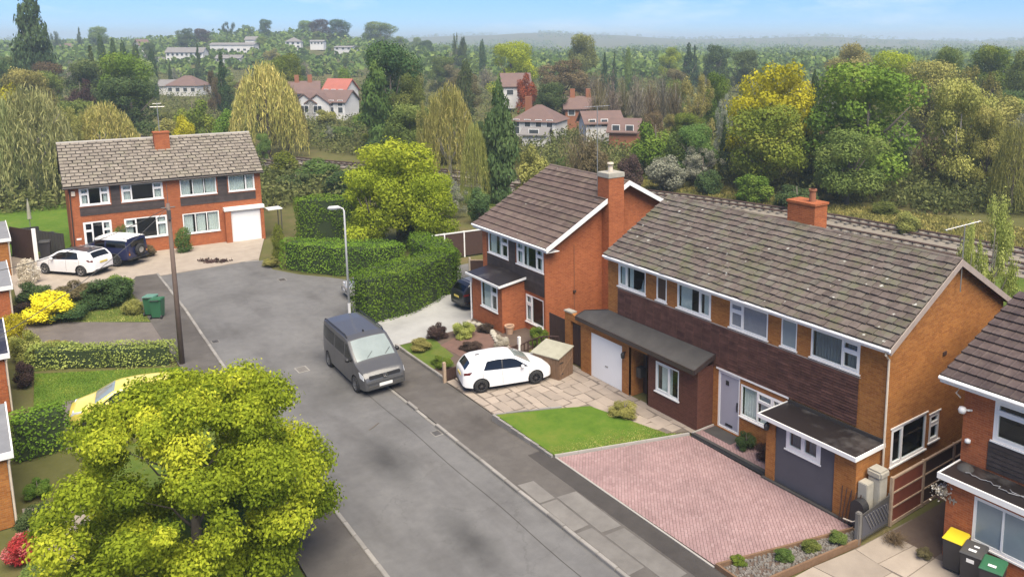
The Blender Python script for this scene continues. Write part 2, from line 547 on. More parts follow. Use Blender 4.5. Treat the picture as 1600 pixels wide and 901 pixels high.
M['pane_dark'] = plain('dark_distant_pane', (.05, .06, .07, 1), (.08, .09, .1, 1), .5, .2)
M['roof_far'] = plain('distant_brown_roof', (.16, .1, .085, 1), (.12, .08, .07, 1), .8, .85)
M['roof_far_red'] = plain('distant_red_roof', (.36, .12, .09, 1), (.3, .1, .075, 1), .8, .85)
M['roof_far_grey'] = plain('distant_grey_roof', (.2, .19, .185, 1), (.16, .15, .145, 1), .8, .85)


def ground_mat(name, stops, scale, scale2=.05, bump=.03):
    m, n, l, p = new_mat(name)
    t = noise(n, l, scale, 8, .7); t2 = noise(n, l, scale2, 4, .6)
    r = ramp(n, stops); l.new(math_(n, l, 'ADD', math_(n, l, 'MULTIPLY', t.outputs[0], .55), math_(n, l, 'MULTIPLY', t2.outputs[0], .45)), r.inputs[0])
    l.new(r.outputs[0], p.inputs['Base Color'])
    p.inputs['Roughness'].default_value = .95
    p.inputs['Specular IOR Level'].default_value = .1
    t3 = noise(n, l, scale * 12, 3); bumpn(n, l, p, t3.outputs[0], bump, .7)
    return m


M['earth'] = ground_mat('rough_grass_ground', [(.3, (.06, .065, .02)), (.5, (.1, .1, .035)), (.65, (.14, .11, .055))], .5, .06)
M['lawn'] = ground_mat('mown_grass', [(.3, (.05, .105, .012)), (.5, (.085, .15, .018)), (.68, (.14, .17, .03))], 2.2, .35)
M['lawn_dull'] = ground_mat('dull_mown_grass', [(.3, (.05, .085, .014)), (.5, (.085, .125, .022)), (.68, (.13, .135, .035))], 2.2, .5)


def asphalt(name, a, b, stain, spots=()):
    m, n, l, p = new_mat(name)
    t = noise(n, l, 120, 2, .7); big = noise(n, l, .22, 5, .6); mid = noise(n, l, 1.7, 6, .7)
    r = ramp(n, [(.3, a), (.7, b)]); l.new(mid.outputs[0], r.inputs[0])
    rb = ramp(n, [(.3, stain), (.52, (1, 1, 1)), (.75, (1.16, 1.16, 1.15))]); l.new(big.outputs[0], rb.inputs[0])
    c = mix(n, l, r.outputs[0], rb.outputs[0], .9, 'MULTIPLY')
    g = n.new('ShaderNodeNewGeometry'); mpg = n.new('ShaderNodeMapping'); mpg.inputs['Scale'].default_value = (.16, .55, 1)
    l.new(g.outputs['Position'], mpg.inputs[0])
    st = noise(n, l, 1.0, 4, .55, vec=mpg.outputs[0]); rs = ramp(n, [(.32, (.8, .79, .79)), (.46, (1, 1, 1)), (.7, (1.1, 1.1, 1.1))]); l.new(st.outputs[0], rs.inputs[0])
    c = mix(n, l, c, rs.outputs[0], .9, 'MULTIPLY')
    for (sx, sy, lx, ly, dk) in spots:      # old oil and tyre stains
        ms = n.new('ShaderNodeMapping'); ms.vector_type = 'TEXTURE'; ms.inputs['Location'].default_value = (sx, sy, 0); ms.inputs['Scale'].default_value = (lx, ly, 1)
        wb = noise(n, l, .9, 4, .6); av = n.new('ShaderNodeVectorMath'); av.operation = 'MULTIPLY_ADD'; av.inputs[1].default_value = (.9, .9, 0)
        l.new(wb.outputs['Color'], av.inputs[0]); l.new(g.outputs['Position'], av.inputs[2]); l.new(av.outputs[0], ms.inputs[0])
        le = n.new('ShaderNodeVectorMath'); le.operation = 'LENGTH'; l.new(ms.outputs[0], le.inputs[0])
        rr = ramp(n, [(.1, (dk, dk, dk)), (1, (1, 1, 1))]); l.new(le.outputs['Value'], rr.inputs[0])
        c = mix(n, l, c, rr.outputs[0], 1.0, 'MULTIPLY')
    vo = n.new('ShaderNodeTexVoronoi'); vo.feature = 'DISTANCE_TO_EDGE'; vo.inputs['Scale'].default_value = .33
    wv = noise(n, l, 1.3, 5, .7); ad = n.new('ShaderNodeVectorMath'); ad.operation = 'MULTIPLY_ADD'; ad.inputs[1].default_value = (1.2, 1.2, 0)
    l.new(wv.outputs['Color'], ad.inputs[0]); l.new(g.outputs['Position'], ad.inputs[2]); l.new(ad.outputs[0], vo.inputs['Vector'])
    cr_ = math_(n, l, 'MULTIPLY', math_(n, l, 'LESS_THAN', vo.outputs['Distance'], .006), math_(n, l, 'GREATER_THAN', big.outputs[0], .5))
    c = mix(n, l, c, (.05, .048, .045, 1), math_(n, l, 'MULTIPLY', cr_, .2))
    rg = ramp(n, [(.3, (.8, .8, .8)), (.7, (1.2, 1.2, 1.2))]); l.new(t.outputs[0], rg.inputs[0])
    c = mix(n, l, c, rg.outputs[0], .7, 'MULTIPLY')
    l.new(c, p.inputs['Base Color'])
    p.inputs['Roughness'].default_value = .85
    p.inputs['Specular IOR Level'].default_value = .25
    bumpn(n, l, p, t.outputs[0], .006, .6)
    return m


M['road'] = asphalt('worn_grey_asphalt', (.118, .116, .115, 1), (.15, .148, .145, 1), (.72, .71, .7), [(3.9, -12.6, 3.0, 1.0, .5), (10.4, -12.6, 2.6, .9, .5), (-3.5, -11.9, 2.8, 1.5, .7)])
M['path'] = asphalt('dark_footway_asphalt', (.085, .078, .072, 1), (.115, .106, .097, 1), (.7, .68, .66))
M['path_dark'] = asphalt('patched_black_asphalt', (.05, .046, .043, 1), (.066, .06, .056, 1), (.8, .8, .8))
M['tarmac_brown'] = asphalt('brown_grey_tarmac_drive', (.125, .11, .1, 1), (.16, .14, .127, 1), (.8, .78, .76))


def paver_mat():
    m, n, l, p = new_mat('pink_block_paving')
    a = n.new('ShaderNodeAttribute'); a.attribute_name = 'tone'
    r = ramp(n, [(0, (.245, .155, .152)), (.5, (.275, .178, .175)), (1, (.305, .204, .2))]); l.new(a.outputs['Fac'], r.inputs[0])
    t = noise(n, l, .5, 5, .7); rr = ramp(n, [(.3, (.86, .86, .86)), (.7, (1.16, 1.16, 1.16))]); l.new(t.outputs[0], rr.inputs[0])
    c = mix(n, l, r.outputs[0], rr.outputs[0], 1.0, 'MULTIPLY')
    l.new(c, p.inputs['Base Color']); p.inputs['Roughness'].default_value = .9
    return m


M['paver'] = paver_mat()


def paint(name, a, coat=.7, rough=.3, metal=0.0):
    m, n, l, p = new_mat(name)
    t = noise(n, l, 3, 5, .7); r = ramp(n, [(.3, a), (.8, tuple(c * .9 for c in a[:3]))]); l.new(t.outputs[0], r.inputs[0])
    l.new(r.outputs[0], p.inputs['Base Color'])
    p.inputs['Roughness'].default_value = rough; p.inputs['Coat Weight'].default_value = coat
    p.inputs['Coat Roughness'].default_value = .06; p.inputs['Metallic'].default_value = metal
    return m


M['car_white'] = paint('white_car_paint', (.78, .78, .79, 1))
M['car_grey'] = paint('metallic_grey_car_paint', (.088, .088, .09, 1), .4, .38, .2)
M['car_black'] = paint('black_car_paint', (.012, .013, .018, 1))
M['car_navy'] = paint('navy_car_paint', (.012, .016, .06, 1))
M['car_yellow'] = paint('pale_yellow_car_paint', (.72, .62, .12, 1))
M['car_silver'] = paint('silver_car_paint', (.4, .4, .39, 1), .8, .3, .4)
M['car_roof'] = paint('dark_grey_roof_paint', (.05, .052, .06, 1))

LEAF = {
    'lime': leaf_mat('lime_yellow_leaves', (.1, .13, .014, 1), (.19, .235, .022, 1), (.33, .36, .035, 1), .4, .02, gain=1.6),
    'front': leaf_mat('yellow_green_maple_leaves', (.07, .1, .01, 1), (.17, .205, .017, 1), (.36, .36, .035, 1), .42, .0, gain=1.6),
    'green': leaf_mat('fresh_green_leaves', (.05, .085, .015, 1), (.095, .14, .022, 1), (.19, .21, .04, 1), gain=1.6),
    'mid': leaf_mat('mid_green_leaves', (.035, .055, .016, 1), (.06, .085, .022, 1), (.105, .125, .035, 1)),
    'dark': leaf_mat('dark_green_leaves', (.016, .028, .012, 1), (.032, .05, .018, 1), (.06, .08, .03, 1), .2),
    'pine': leaf_mat('dark_conifer_needles', (.014, .022, .012, 1), (.027, .04, .017, 1), (.05, .065, .028, 1), .15),
    'olive': leaf_mat('olive_leaves', (.06, .06, .02, 1), (.11, .11, .032, 1), (.18, .17, .055, 1)),
    'willow': leaf_mat('willow_leaves', (.07, .075, .022, 1), (.14, .145, .04, 1), (.24, .22, .07, 1)),
    'willowg': leaf_mat('grey_willow_leaves', (.06, .075, .03, 1), (.115, .135, .055, 1), (.19, .2, .085, 1)),
    'gold': leaf_mat('golden_autumn_leaves', (.16, .13, .012, 1), (.34, .27, .02, 1), (.52, .4, .04, 1), .35, gain=1.2),
    'brown': leaf_mat('brown_autumn_leaves', (.06, .05, .026, 1), (.11, .09, .048, 1), (.17, .14, .075, 1), gain=1.5),
    'orange': leaf_mat('orange_autumn_leaves', (.2, .08, .015, 1), (.32, .13, .03, 1), (.4, .18, .05, 1), gain=1.2),
    'purple': leaf_mat('purple_brown_leaves', (.04, .028, .024, 1), (.07, .048, .04, 1), (.11, .08, .06, 1), gain=1.3),
    'scrub': leaf_mat('scrub_leaves', (.04, .048, .018, 1), (.08, .088, .03, 1), (.15, .15, .055, 1), .25, gain=1.5),
    'grey': leaf_mat('grey_green_leaves', (.07, .075, .055, 1), (.115, .12, .09, 1), (.18, .18, .13, 1)),
    'hedge': leaf_mat('clipped_hedge_leaves', (.035, .07, .01, 1), (.07, .125, .014, 1), (.125, .185, .025, 1), .25, .02, gain=1.75),
    'yellow': leaf_mat('bright_yellow_leaves', (.3, .28, .02, 1), (.6, .54, .03, 1), (.78, .7, .06, 1), .3, .0, gain=1.2),
    'varieg': leaf_mat('pale_variegated_leaves', (.12, .15, .035, 1), (.24, .27, .07, 1), (.42, .43, .15, 1), .3, .02, gain=1.4),
    'blossom': leaf_mat('cream_flowers', (.3, .26, .18, 1), (.55, .5, .4, 1), (.75, .72, .65, 1), .3, .0, gain=1.2),
    'red': leaf_mat('red_flowers', (.2, .02, .02, 1), (.4, .05, .05, 1), (.6, .35, .35, 1), .3, .0, gain=1.2),
    'twig': leaf_mat('bare_brown_twigs', (.075, .064, .045, 1), (.125, .108, .078, 1), (.19, .165, .125, 1), .1, gain=1.4),
}

# ------------------------------------------------------------------ building kit
def frame(origin, ang=0.0, face='-y'):
    """facade frame (origin, along left-to-right as seen from outside, outward)"""
    A = {'-y': Vector((1, 0, 0)), '+x': Vector((0, 1, 0)), '+y': Vector((-1, 0, 0)), '-x': Vector((0, -1, 0))}[face]
    A = Matrix.Rotation(ang, 3, 'Z') @ A
    return (Vector(origin), A, A.cross(UP))


def pt(F, a, z, d=0.0):
    return F[0] + F[1] * a + F[2] * d + UP * z


def wall(mb, F, a0, a1, z0, z1, holes=(), reveal=.12, mi=0):
    """wall face with true openings and reveals"""
    xs = sorted({a0, a1} | {h[0] for h in holes} | {h[1] for h in holes})
    zs = sorted({z0, z1} | {h[2] for h in holes} | {h[3] for h in holes})
    xs = [x for x in xs if a0 <= x <= a1]; zs = [z for z in zs if z0 <= z <= z1]
    for i in range(len(xs) - 1):
        for j in range(len(zs) - 1):
            cx, cz = (xs[i] + xs[i + 1]) / 2, (zs[j] + zs[j + 1]) / 2
            if any(h[0] < cx < h[1] and h[2] < cz < h[3] for h in holes): continue
            mb.quad(pt(F, xs[i], zs[j]), pt(F, xs[i + 1], zs[j]), pt(F, xs[i + 1], zs[j + 1]), pt(F, xs[i], zs[j + 1]), mi=mi)
    for h in holes:
        x0, x1, y0, y1 = max(h[0], a0), min(h[1], a1), max(h[2], z0), min(h[3], z1)
        for (p, q, r, s) in (((x0, y0), (x1, y0), 1, 0), ((x1, y0), (x1, y1), 1, 0), ((x1, y1), (x0, y1), 1, 0), ((x0, y1), (x0, y0), 1, 0)):
            mb.quad(pt(F, *p), pt(F, *q), pt(F, *q, d=-reveal), pt(F, *p, d=-reveal), mi=mi)


def window(par, F, a0, a1, z0, z1, lights, sill=True, curtain='curtain', recess=.004, glass='glass', fill=None, fr=.07, mat='upvc', room=True, name='window', curt=None):
    """lights: [(share of width, transom share from top or 0, opens)]; parts: frame (window) > pane, sill, curtain"""
    mb = MB()
    W = a1 - a0
    d0, d1 = -recess - .07, -recess
    g = .001
    bx = lambda x0, x1, y0, y1, e=0.0: mb.fbox(F, x0, x1, d0, d1 + e, y0, y1)
    bx(a0 + g, a1 - g, z0 + g, z0 + fr); bx(a0 + g, a1 - g, z1 - fr, z1 - g)
    bx(a0 + g, a0 + fr, z0 + fr, z1 - fr); bx(a1 - fr, a1 - g, z0 + fr, z1 - fr)
    panes = []
    x = a0 + fr
    tot = sum(q[0] for q in lights)
    inner = W - 2 * fr
    for k, q in enumerate(lights):
        wq = inner * q[0] / tot
        xa, xb = x, x + wq
        if k: 
            bx(xa - .03, xa + .03, z0 + fr, z1 - fr, .004)
            xa += .03
        if k < len(lights) - 1: xb -= .03
        bot, top = z0 + fr, z1 - fr
        cells = [(bot, top, len(q) > 2 and q[2])]
        if q[1]:
            zt = top - (top - bot) * q[1]
            bx(xa, xb, zt - .035, zt + .035, .006)
            cells = [(bot, zt - .035, len(q) > 2 and q[2]), (zt + .035, top, True)]
        for (c0, c1, op) in cells:
            e = .045 if op else 0.0
            if op:
                bx(xa, xb, c0, c0 + e, .014); bx(xa, xb, c1 - e, c1, .014)
                bx(xa, xa + e, c0 + e, c1 - e, .014); bx(xb - e, xb, c0 + e, c1 - e, .014)
            panes.append((xa + e, xb - e, c0 + e, c1 - e))
        x += wq
    w_ = mb.build(name, M[mat], par)
    for (xa, xb, c0, c1) in panes:
        p = MB(); p.fbox(F, xa - .01, xb + .01, d0 + .03, d0 + .038, c0 - .01, c1 + .01)
        p.build('pane', M[fill or glass], w_)
    if sill:
        s = MB(); s.fbox(F, a0 - .05, a1 + .05, d1 + .002, .06, z0 - .05, z0 - .002); s.build('sill', M[mat], w_)
    if curtain and not fill:
        c = MB()
        spans = curt if curt is not None else [(0, .22), (.8, 1)]
        for (f0, f1) in spans:
            n = max(4, int((f1 - f0) * W / .06))
            for i in range(n):
                u0, u1 = a0 + W * (f0 + (f1 - f0) * i / n), a0 + W * (f0 + (f1 - f0) * (i + 1) / n)
                e0, e1 = (.03, -.03) if i % 2 else (-.03, .03)
                c.quad(pt(F, u0, z0, -.16 + e0), pt(F, u1, z0, -.16 + e1), pt(F, u1, z1, -.16 + e1), pt(F, u0, z1, -.16 + e0))
        if c.v: c.build('curtain', M[curtain], w_)
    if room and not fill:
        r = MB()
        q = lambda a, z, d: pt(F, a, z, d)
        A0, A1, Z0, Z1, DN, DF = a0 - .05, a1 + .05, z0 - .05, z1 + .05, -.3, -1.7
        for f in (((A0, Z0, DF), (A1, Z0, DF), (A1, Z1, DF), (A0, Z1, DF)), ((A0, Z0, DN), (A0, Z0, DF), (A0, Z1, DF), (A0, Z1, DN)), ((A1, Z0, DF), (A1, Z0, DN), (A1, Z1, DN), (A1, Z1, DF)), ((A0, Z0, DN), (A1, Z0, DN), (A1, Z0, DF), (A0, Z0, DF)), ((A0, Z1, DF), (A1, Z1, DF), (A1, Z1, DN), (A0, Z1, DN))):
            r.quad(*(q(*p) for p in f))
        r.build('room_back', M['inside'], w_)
    return w_


_tile = {}


def tile_shape(key, w_, l_, t, mats, **k):
    if key not in _tile:
        mb = MB()
        x, y = w_ / 2, l_ / 2
        mb.faces([(-x, -y, 0), (x, -y, 0), (x, y, 0), (-x, y, 0), (-x, -y, t), (x, -y, t * .96), (x, y, t * .75), (-x, y, t * .75)],
                 [(0, 3, 2, 1), (4, 5, 6, 7), (0, 1, 5, 4), (1, 2, 6, 5), (2, 3, 7, 6), (3, 0, 4, 7)])
        _tile[key] = mb.mesh(key, mats)
    return _tile[key]


def tiled_slope(roof, P0, A, Sv, L, SL, gauge, tw, mat, key, t=.03, lap=.07, stagger=.5, limit=300, name='roof_tile', jit=1.0, clip=None, gap=.955):
    """P0 lower left corner of the slope seen from outside, A along the eaves, Sv up the slope"""
    Nn = A.cross(Sv).normalized()
    rows = int(round(SL / gauge)); gauge = SL / rows
    cols = int(round(L / tw)); tw = L / cols
    me = tile_shape(key, tw * gap, gauge + lap, t, M[mat])
    tilt = math.atan2(t * 1.1, gauge)
    tiles = []
    for r in range(rows):
        off = (r % 2) * stagger
        for c in range(-1 if off else 0, cols):
            a = (c + .5 + off) * tw
            sc = 1.0
            if a - tw / 2 < -1e-6: a, sc = tw * .25, .5
            if a + tw / 2 > L + 1e-6: a, sc = L - tw * .25, .5
            if clip and clip(a, (r + .5) * gauge): continue
            j = rnd.gauss(0, .006) * jit
            p = P0 + A * (a + rnd.gauss(0, .004) * jit) + Sv * (r * gauge + (gauge + lap) / 2 - .02 + j) + Nn * (.012 + t * .55 + abs(rnd.gauss(0, .003)) * jit)
            m = Matrix((A, Sv, Nn)).transposed().to_4x4()
            m = Matrix.Translation(p) @ m @ Matrix.Rotation(-tilt, 4, 'X') @ Matrix.Rotation(rnd.gauss(0, .012) * jit, 4, 'Z') @ Matrix.Diagonal((sc, 1, 1, 1))
            tiles.append(((p - CAM).length, m))
    tiles.sort(key=lambda q: q[0])
    for d, m in tiles[:limit]:
        put(name, me, roof, m=m)
    rest = tiles[limit:]
    if rest:
        co = [v.co.copy() for v in me.vertices]
        mb = MB(); tone = []
        for d, m in rest:
            mb.faces([m @ v for v in co], [tuple(f.vertices) for f in me.polygons])
            tone += [rnd.random()] * len(co)
        o = mb.build('roof_tiles_beyond', M[mat], roof, tone=tone); o['kind'] = 'stuff'


def courses(par, F, a0, a1, z0, z1, h, mat, name='cladding', t=.025, d=.0, holes=(), pw=None):
    """overlapping horizontal courses, joined; each course its own tone"""
    mb = MB(); tone = []
    n = int(round((z1 - z0) / h)); h = (z1 - z0) / n
    for i in range(n):
        zz0, zz1 = z0 + i * h, z0 + (i + 1) * h
        spans = [(a0, a1)]
        for (h0, h1, k0, k1) in holes:
            if zz1 > k0 + .02 and zz0 < k1 - .02:
                ns = []
                for (s0, s1) in spans:
                    if h0 > s0: ns.append((s0, min(s1, h0)))
                    if h1 < s1: ns.append((max(s0, h1), s1))
                spans = [q for q in ns if q[1] - q[0] > .02]
        for (s0, s1) in spans:
            step = pw or (s1 - s0)
            k = max(1, int(round((s1 - s0) / step)))
            for j in range(k):
                b0, b1 = s0 + (s1 - s0) * j / k + (.002 if pw else 0), s0 + (s1 - s0) * (j + 1) / k - (.002 if pw else 0)
                o1 = t + rnd.random() * .006
                p = lambda a, z, dd: pt(F, a, z, d + dd)
                mb.faces([p(b0, zz0, o1), p(b1, zz0, o1), p(b1, zz1, .006), p(b0, zz1, .006), p(b0, zz0, 0), p(b1, zz0, 0)],
                         [(0, 1, 2, 3), (4, 5, 1, 0)])
                tone += [rnd.random()] * 6
    o = mb.build(name, M[mat], par, tone=tone)
    o['kind'] = 'stuff'
    return o


def solve_gable(verge_px, face_u):
    pass


# ------------------------------------------------------------------ the long pair of semis with weathered tiles (right of centre)
W = -1.42
lh = thing('semi_detached_house', 'long ochre brick pair of houses with weathered spotted tile roof', 'house', (9.5, 2.3, 0))
X0, X1, YB = 2.1, 16.95, 6.05
F = frame((0, W, 0)); G = frame((X1, 0, 0), 0, '+x')
UPW = [(2.85, 4.78), (5.5, 6.17), (6.83, 8.83), (9.87, 11.83), (12.47, 13.2), (13.83, 15.88)]
ZS, ZH = 4.55, 5.62
door = (9.32, 10.52, .17, 2.6)
gwin = (10.56, 12.9, 1.08, 2.4)
holes = [(a, b, ZS, ZH) for a, b in UPW] + [door, gwin]
gable_w = [(-.98, 1.15, 1.48, 2.82), (1.35, 2.0, 1.62, 2.66)]
mb = MB()
wall(mb, F, X0, X1, 0, 5.85, holes)
wall(mb, G, W, YB, 0, 5.85, gable_w)
Fb = frame((X1, YB, 0), 0, '+y'); wall(mb, Fb, 0, X1 - X0, 0, 5.85)
Gl = frame((X0, YB, 0), 0, '-x'); wall(mb, Gl, 0, YB - W, 0, 5.85)
RY, RZ = 2.3, 8.18
ZR = lambda y: 5.93 + (RZ - 5.93) * (1 - abs(y - RY) / (RY - (W - .3)))   # underside line of the roof
for x in (X0, X1):
    pts = [(x, W, 5.85), (x, YB, 5.85), (x, YB, ZR(YB) - .06), (x, RY, RZ - .08), (x, W, ZR(W) - .06)]
    mb.quad(*(pts if x == X1 else pts[::-1]))
mb.build('wall', M['brick_gold'], lh)
# upper windows
L2 = [(.3, 0, 1), (.7, 0)]
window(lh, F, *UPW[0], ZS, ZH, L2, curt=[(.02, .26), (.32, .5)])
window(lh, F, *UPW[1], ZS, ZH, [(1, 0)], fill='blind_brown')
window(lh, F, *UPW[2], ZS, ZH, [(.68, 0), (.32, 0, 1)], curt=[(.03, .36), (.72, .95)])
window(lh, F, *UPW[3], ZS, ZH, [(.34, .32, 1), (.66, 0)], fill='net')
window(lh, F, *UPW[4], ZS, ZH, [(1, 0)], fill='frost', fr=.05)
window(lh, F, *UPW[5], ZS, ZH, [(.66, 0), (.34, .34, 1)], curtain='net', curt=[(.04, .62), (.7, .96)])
orn = MB(); orn.lathe([(.1, 0), (.12, .05), (.05, .08), (.08, .12), (.02, .4), (0, .55)], 10, (4.25, W + .32, ZS + .02))
tag(orn.build('window_ornament', M['upvc'], None, smooth=True), 'small white cone ornament standing behind the first upstairs pane of the long house', 'ornament')
sb = MB(); sb.fbox(F, 4.0, 4.5, -.42, -.2, ZS - .03, ZS + .018); sb.build('window_shelf', M['upvc'], lh)
# ground floor door and window
mb = MB()
d0, d1, z0, z1 = door
for (a, b, c, d) in ((d0, d0 + .1, z0, z1), (d1 - .1, d1, z0, z1), (d0 + .1, d1 - .1, z1 - .12, z1), (d0 + .1, d1 - .1, z0, z0 + .08)):
    mb.fbox(F, a + .001, b - .001, -.12, -.03, c + .001, d - .001)
df = mb.build('door_frame', M['upvc'], lh)
mb = MB(); mb.fbox(F, d0 + .1, d1 - .1, -.1, -.055, z0 + .08, z1 - .12)
dl = mb.build('door', M['lilac'], df)
mb = MB(); mb.fbox(F, d0 + .4, d0 + .56, -.055, -.035, 2.06, 2.24); mb.build('door_knocker', M['black'], df)
mb = MB(); mb.fbox(F, d0 + .42, d0 + .8, -.055, -.035, .34, .43); mb.build('letter_plate', M['black'], df)
mb = MB(); mb.tube([pt(F, d1 - .17, 1.2, -.02), pt(F, d1 - .17, 1.4, -.02)], .025, 6); mb.fbox(F, d1 - .2, d1 - .14, -.055, -.03, 1.12, 1.5); mb.build('door_handle', M['black'], df)
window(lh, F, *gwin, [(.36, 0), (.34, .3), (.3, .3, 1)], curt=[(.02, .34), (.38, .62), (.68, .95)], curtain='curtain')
hb = MB(); hb.fbox(F, 9.25, 12.95, -.03, .05, 2.62, 2.7); hb.build('head_trim', M['upvc'], lh)
courses(lh, F, 2.85, 15.9, 2.7, 4.42, .11, 'tile_hung', 'hung_tiles', .03, .012, pw=.5)
tr = MB(); tr.fbox(F, 2.85, 15.95, 0, .03, 4.42, 4.46); tr.build('timber_band', M['soffit_tan'], lh)
# doorstep
st = MB(); st.box(9.2, 10.75, -2.15, W - .002, .004, .13); st.build('doorstep', M['felt'], lh, bevel=.02)
# gable windows
window(lh, G, *gable_w[0], [(.3, 0, 1), (.7, 0)], curtain=None)
window(lh, G, *gable_w[1], [(1, .36, 1)], curtain=None)
lt = MB(); lt.fbox(G, -1.05, 1.22, 0, .03, 2.83, 2.88); lt.fbox(G, 1.3, 2.06, 0, .03, 2.67, 2.72); lt.build('window_head', M['white'], lh)
vt = MB(); vt.fbox(G, 1.92, 2.15, 0, .03, 4.72, 4.86); vt.build('air_brick', M['wood_dark'], lh)
# porch extension on the right
PX0, PX1, PY0, PZ = 13.1, 16.9, -2.8, 2.4
Fp = frame((0, PY0, 0)); Gp = frame((PX1, 0, 0), 0, '+x'); Gq = frame((PX0, 0, 0), 0, '-x')
pw = (13.97, 15.45, 1.53, 2.36)
mb = MB(); wall(mb, Fp, PX0, PX1, 0, PZ, [(13.5, 16.05, 0, PZ)], .06)
wall(mb, Gp, PY0, W, 0, PZ); wall(mb, Gq, -W, -PY0, 0, PZ)
mb.build('porch_wall', M['brick_gold'], lh)
mb = MB(); Fp2 = frame((0, PY0 + .06, 0)); wall(mb, Fp2, 13.5, 16.05, 0, PZ, [pw], .1); mb.build('rendered_panel', M['slate_render'], lh)
window(lh, Fp2, *pw, [(.5, 0, 1), (.5, 0, 1)], curtain='net', curt=[(.08, .45), (.58, .95)], recess=-.02, fr=.12)
mb = MB(); mb.prism([(12.92, -3.02), (17.0, -3.02), (17.0, W - .002), (12.92, W - .002)], 2.402, 2.5)
pr_ = mb.build('porch_roof', M['felt_wet'], lh)
mb = MB(); mb.box(12.88, 17.04, -3.07, -3.021, 2.38, 2.525); mb.box(17.001, 17.04, -3.021, W - .004, 2.38, 2.525); mb.box(12.88, 12.919, -3.021, W - .004, 2.38, 2.525)
mb.build('porch_fascia', M['upvc'], pr_)
mb = MB(); mb.fbox(F, 12.95, 16.93, 0, .05, 2.5, 2.62); mb.build('lead_flashing', M['deck'], lh)
mb = MB(); mb.lathe([(.0, 0), (.09, .02), (.1, .18), (.05, .26), (0, .28)], 10, (13.2, PY0 - .12, 1.95)); mb.box(13.17, 13.23, PY0 - .1, PY0 - .001, 2.18, 2.24); mb.build('porch_lantern', M['black'], lh)
# garage extension on the left
GY, GX0, GX1, GZ = -2.3, 1.1, 9.05, 2.72
Fg = frame((0, GY, 0)); Gr = frame((GX1, 0, 0), 0, '+x'); Gl2 = frame((GX0, 0, 0), 0, '-x')
gd = (1.87, 4.22, 0, 2.22); rec = (4.72, 6.02, 0, 2.34); gw = (6.5, 7.95, .96, 2.28)
mb = MB()
wall(mb, Fg, GX0, 5.95, 0, GZ, [gd, rec]); wall(mb, Gl2, -W, -GY, 0, GZ)
for x, s in ((4.72, 1), (5.95, -1)):     # side walls of the recessed entrance
    q = [(x, GY, 0), (x, W, 0), (x, W, 2.34), (x, GY, 2.34)]
    mb.quad(*(q if s < 0 else q[::-1]))
mb.build('garage_wall', M['brick_gold'], lh)
mb = MB()
wall(mb, Fg, 5.95, GX1, 0, GZ, [(5.94, 6.02, 0, 2.34), gw]); wall(mb, Gr, GY, W, 0, GZ)
mb.build('brown_brick_wall', M['brick_brown'], lh)
window(lh, Fg, *gw, [(.6, 0, 1), (.4, 0)], curt=[(.15, .6)])
mb = MB(); mb.fbox(Fg, gd[0] + .002, gd[1] - .002, -.1, -.05, .01, gd[3] - .002)
g_ = mb.build('garage_door', M['gdoor'], lh)
mb = MB(); mb.fbox(Fg, 2.95, 3.15, -.05, -.03, .85, .9); mb.build('door_handle', M['metal'], g_)
mb = MB(); mb.fbox(Fg, 4.76, 5.9, -.84, -.8, .02, 2.3)
for i in range(5): mb.fbox(Fg, 4.8 + i * .22, 4.98 + i * .22, -.8, -.785, .1, 2.2)
mb.build('entrance_door', M['wood_dark'], lh)
mb = MB(); mb.fbox(Fg, 4.98, 5.28, -.5, -.2, 1.0, 1.45); mb.build('letter_box', M['black'], lh)
mb = MB(); mb.lathe([(0, 0), (.08, .03), (.1, .2), (.06, .27), (0, .3)], 8, (4.45, GY - .14, 1.75)); mb.box(4.42, 4.48, GY - .12, GY - .001, 1.98, 2.05); mb.build('wall_lantern', M['black'], lh)
# lean-to flat roof, rising slightly to the house
rp = [(1.0, -2.52), (9.15, -2.62), (9.15, W - .002), (2.15, W - .002), (1.05, -2.0)]
rz = lambda y: 2.76 + (y + 2.6) * .36
top = [(x, y, rz(y)) for x, y in rp]; n = len(rp)
mb = MB(); mb.faces(top + [(x, y, rz(y) - .03) for x, y in rp], [tuple(range(n)), tuple(range(2 * n - 1, n - 1, -1))] + [(i, i + n, (i + 1) % n + n, (i + 1) % n) for i in range(n)])
gr = mb.build('garage_roof', M['felt'], lh)
mb = MB()
for i in (0, 1, 3, 4):
    p, q = Vector(top[i]), Vector(top[(i + 1) % n]); dv = (q - p).normalized(); nn = Vector((dv.y, -dv.x, 0)).normalized() * .045
    mb.extrude([p + UP * .03, q + UP * .03, q - UP * .16, p - UP * .16], nn)
mb.build('roof_fascia', M['fascia_dark'], gr)
# main roof
mb = MB()
ex0, ex1 = X0 + .06, X1 + .26
f0 = W - .3
zy = lambda y: 5.93 + (RZ - 5.93) * (1 - abs(y - RY) / (RY - f0))
r1 = RY + (RY - f0)
mb.extrude([(ex0, f0, 5.9), (ex0, RY, RZ), (ex0, r1, 5.9), (ex0, r1, 5.8), (ex0, RY, RZ - .1), (ex0, f0, 5.8)], (ex1 - ex0, 0, 0))
rf = mb.build('roof', M['deck'], lh)
Sv = Vector((0, RY - f0, RZ - 5.9)); SL = Sv.length; Sv.normalize()
tiled_slope(rf, Vector((ex0, f0 - .02, 5.9)), Vector((1, 0, 0)), Sv, ex1 - ex0, SL, .335, .33, 'tile_old', 'old_roof_tile', .045, jit=2.2, gap=.94)
Sb = Vector((0, -Sv.y, Sv.z))
mb = MB(); q0 = Vector((ex1, r1, 5.92)); mb.quad(q0, q0 - Vector((ex1 - ex0, 0, 0)), q0 - Vector((ex1 - ex0, 0, 0)) + Sb * SL, q0 + Sb * SL); mb.build('rear_slope', M['tile_old'], rf)
nr = 34
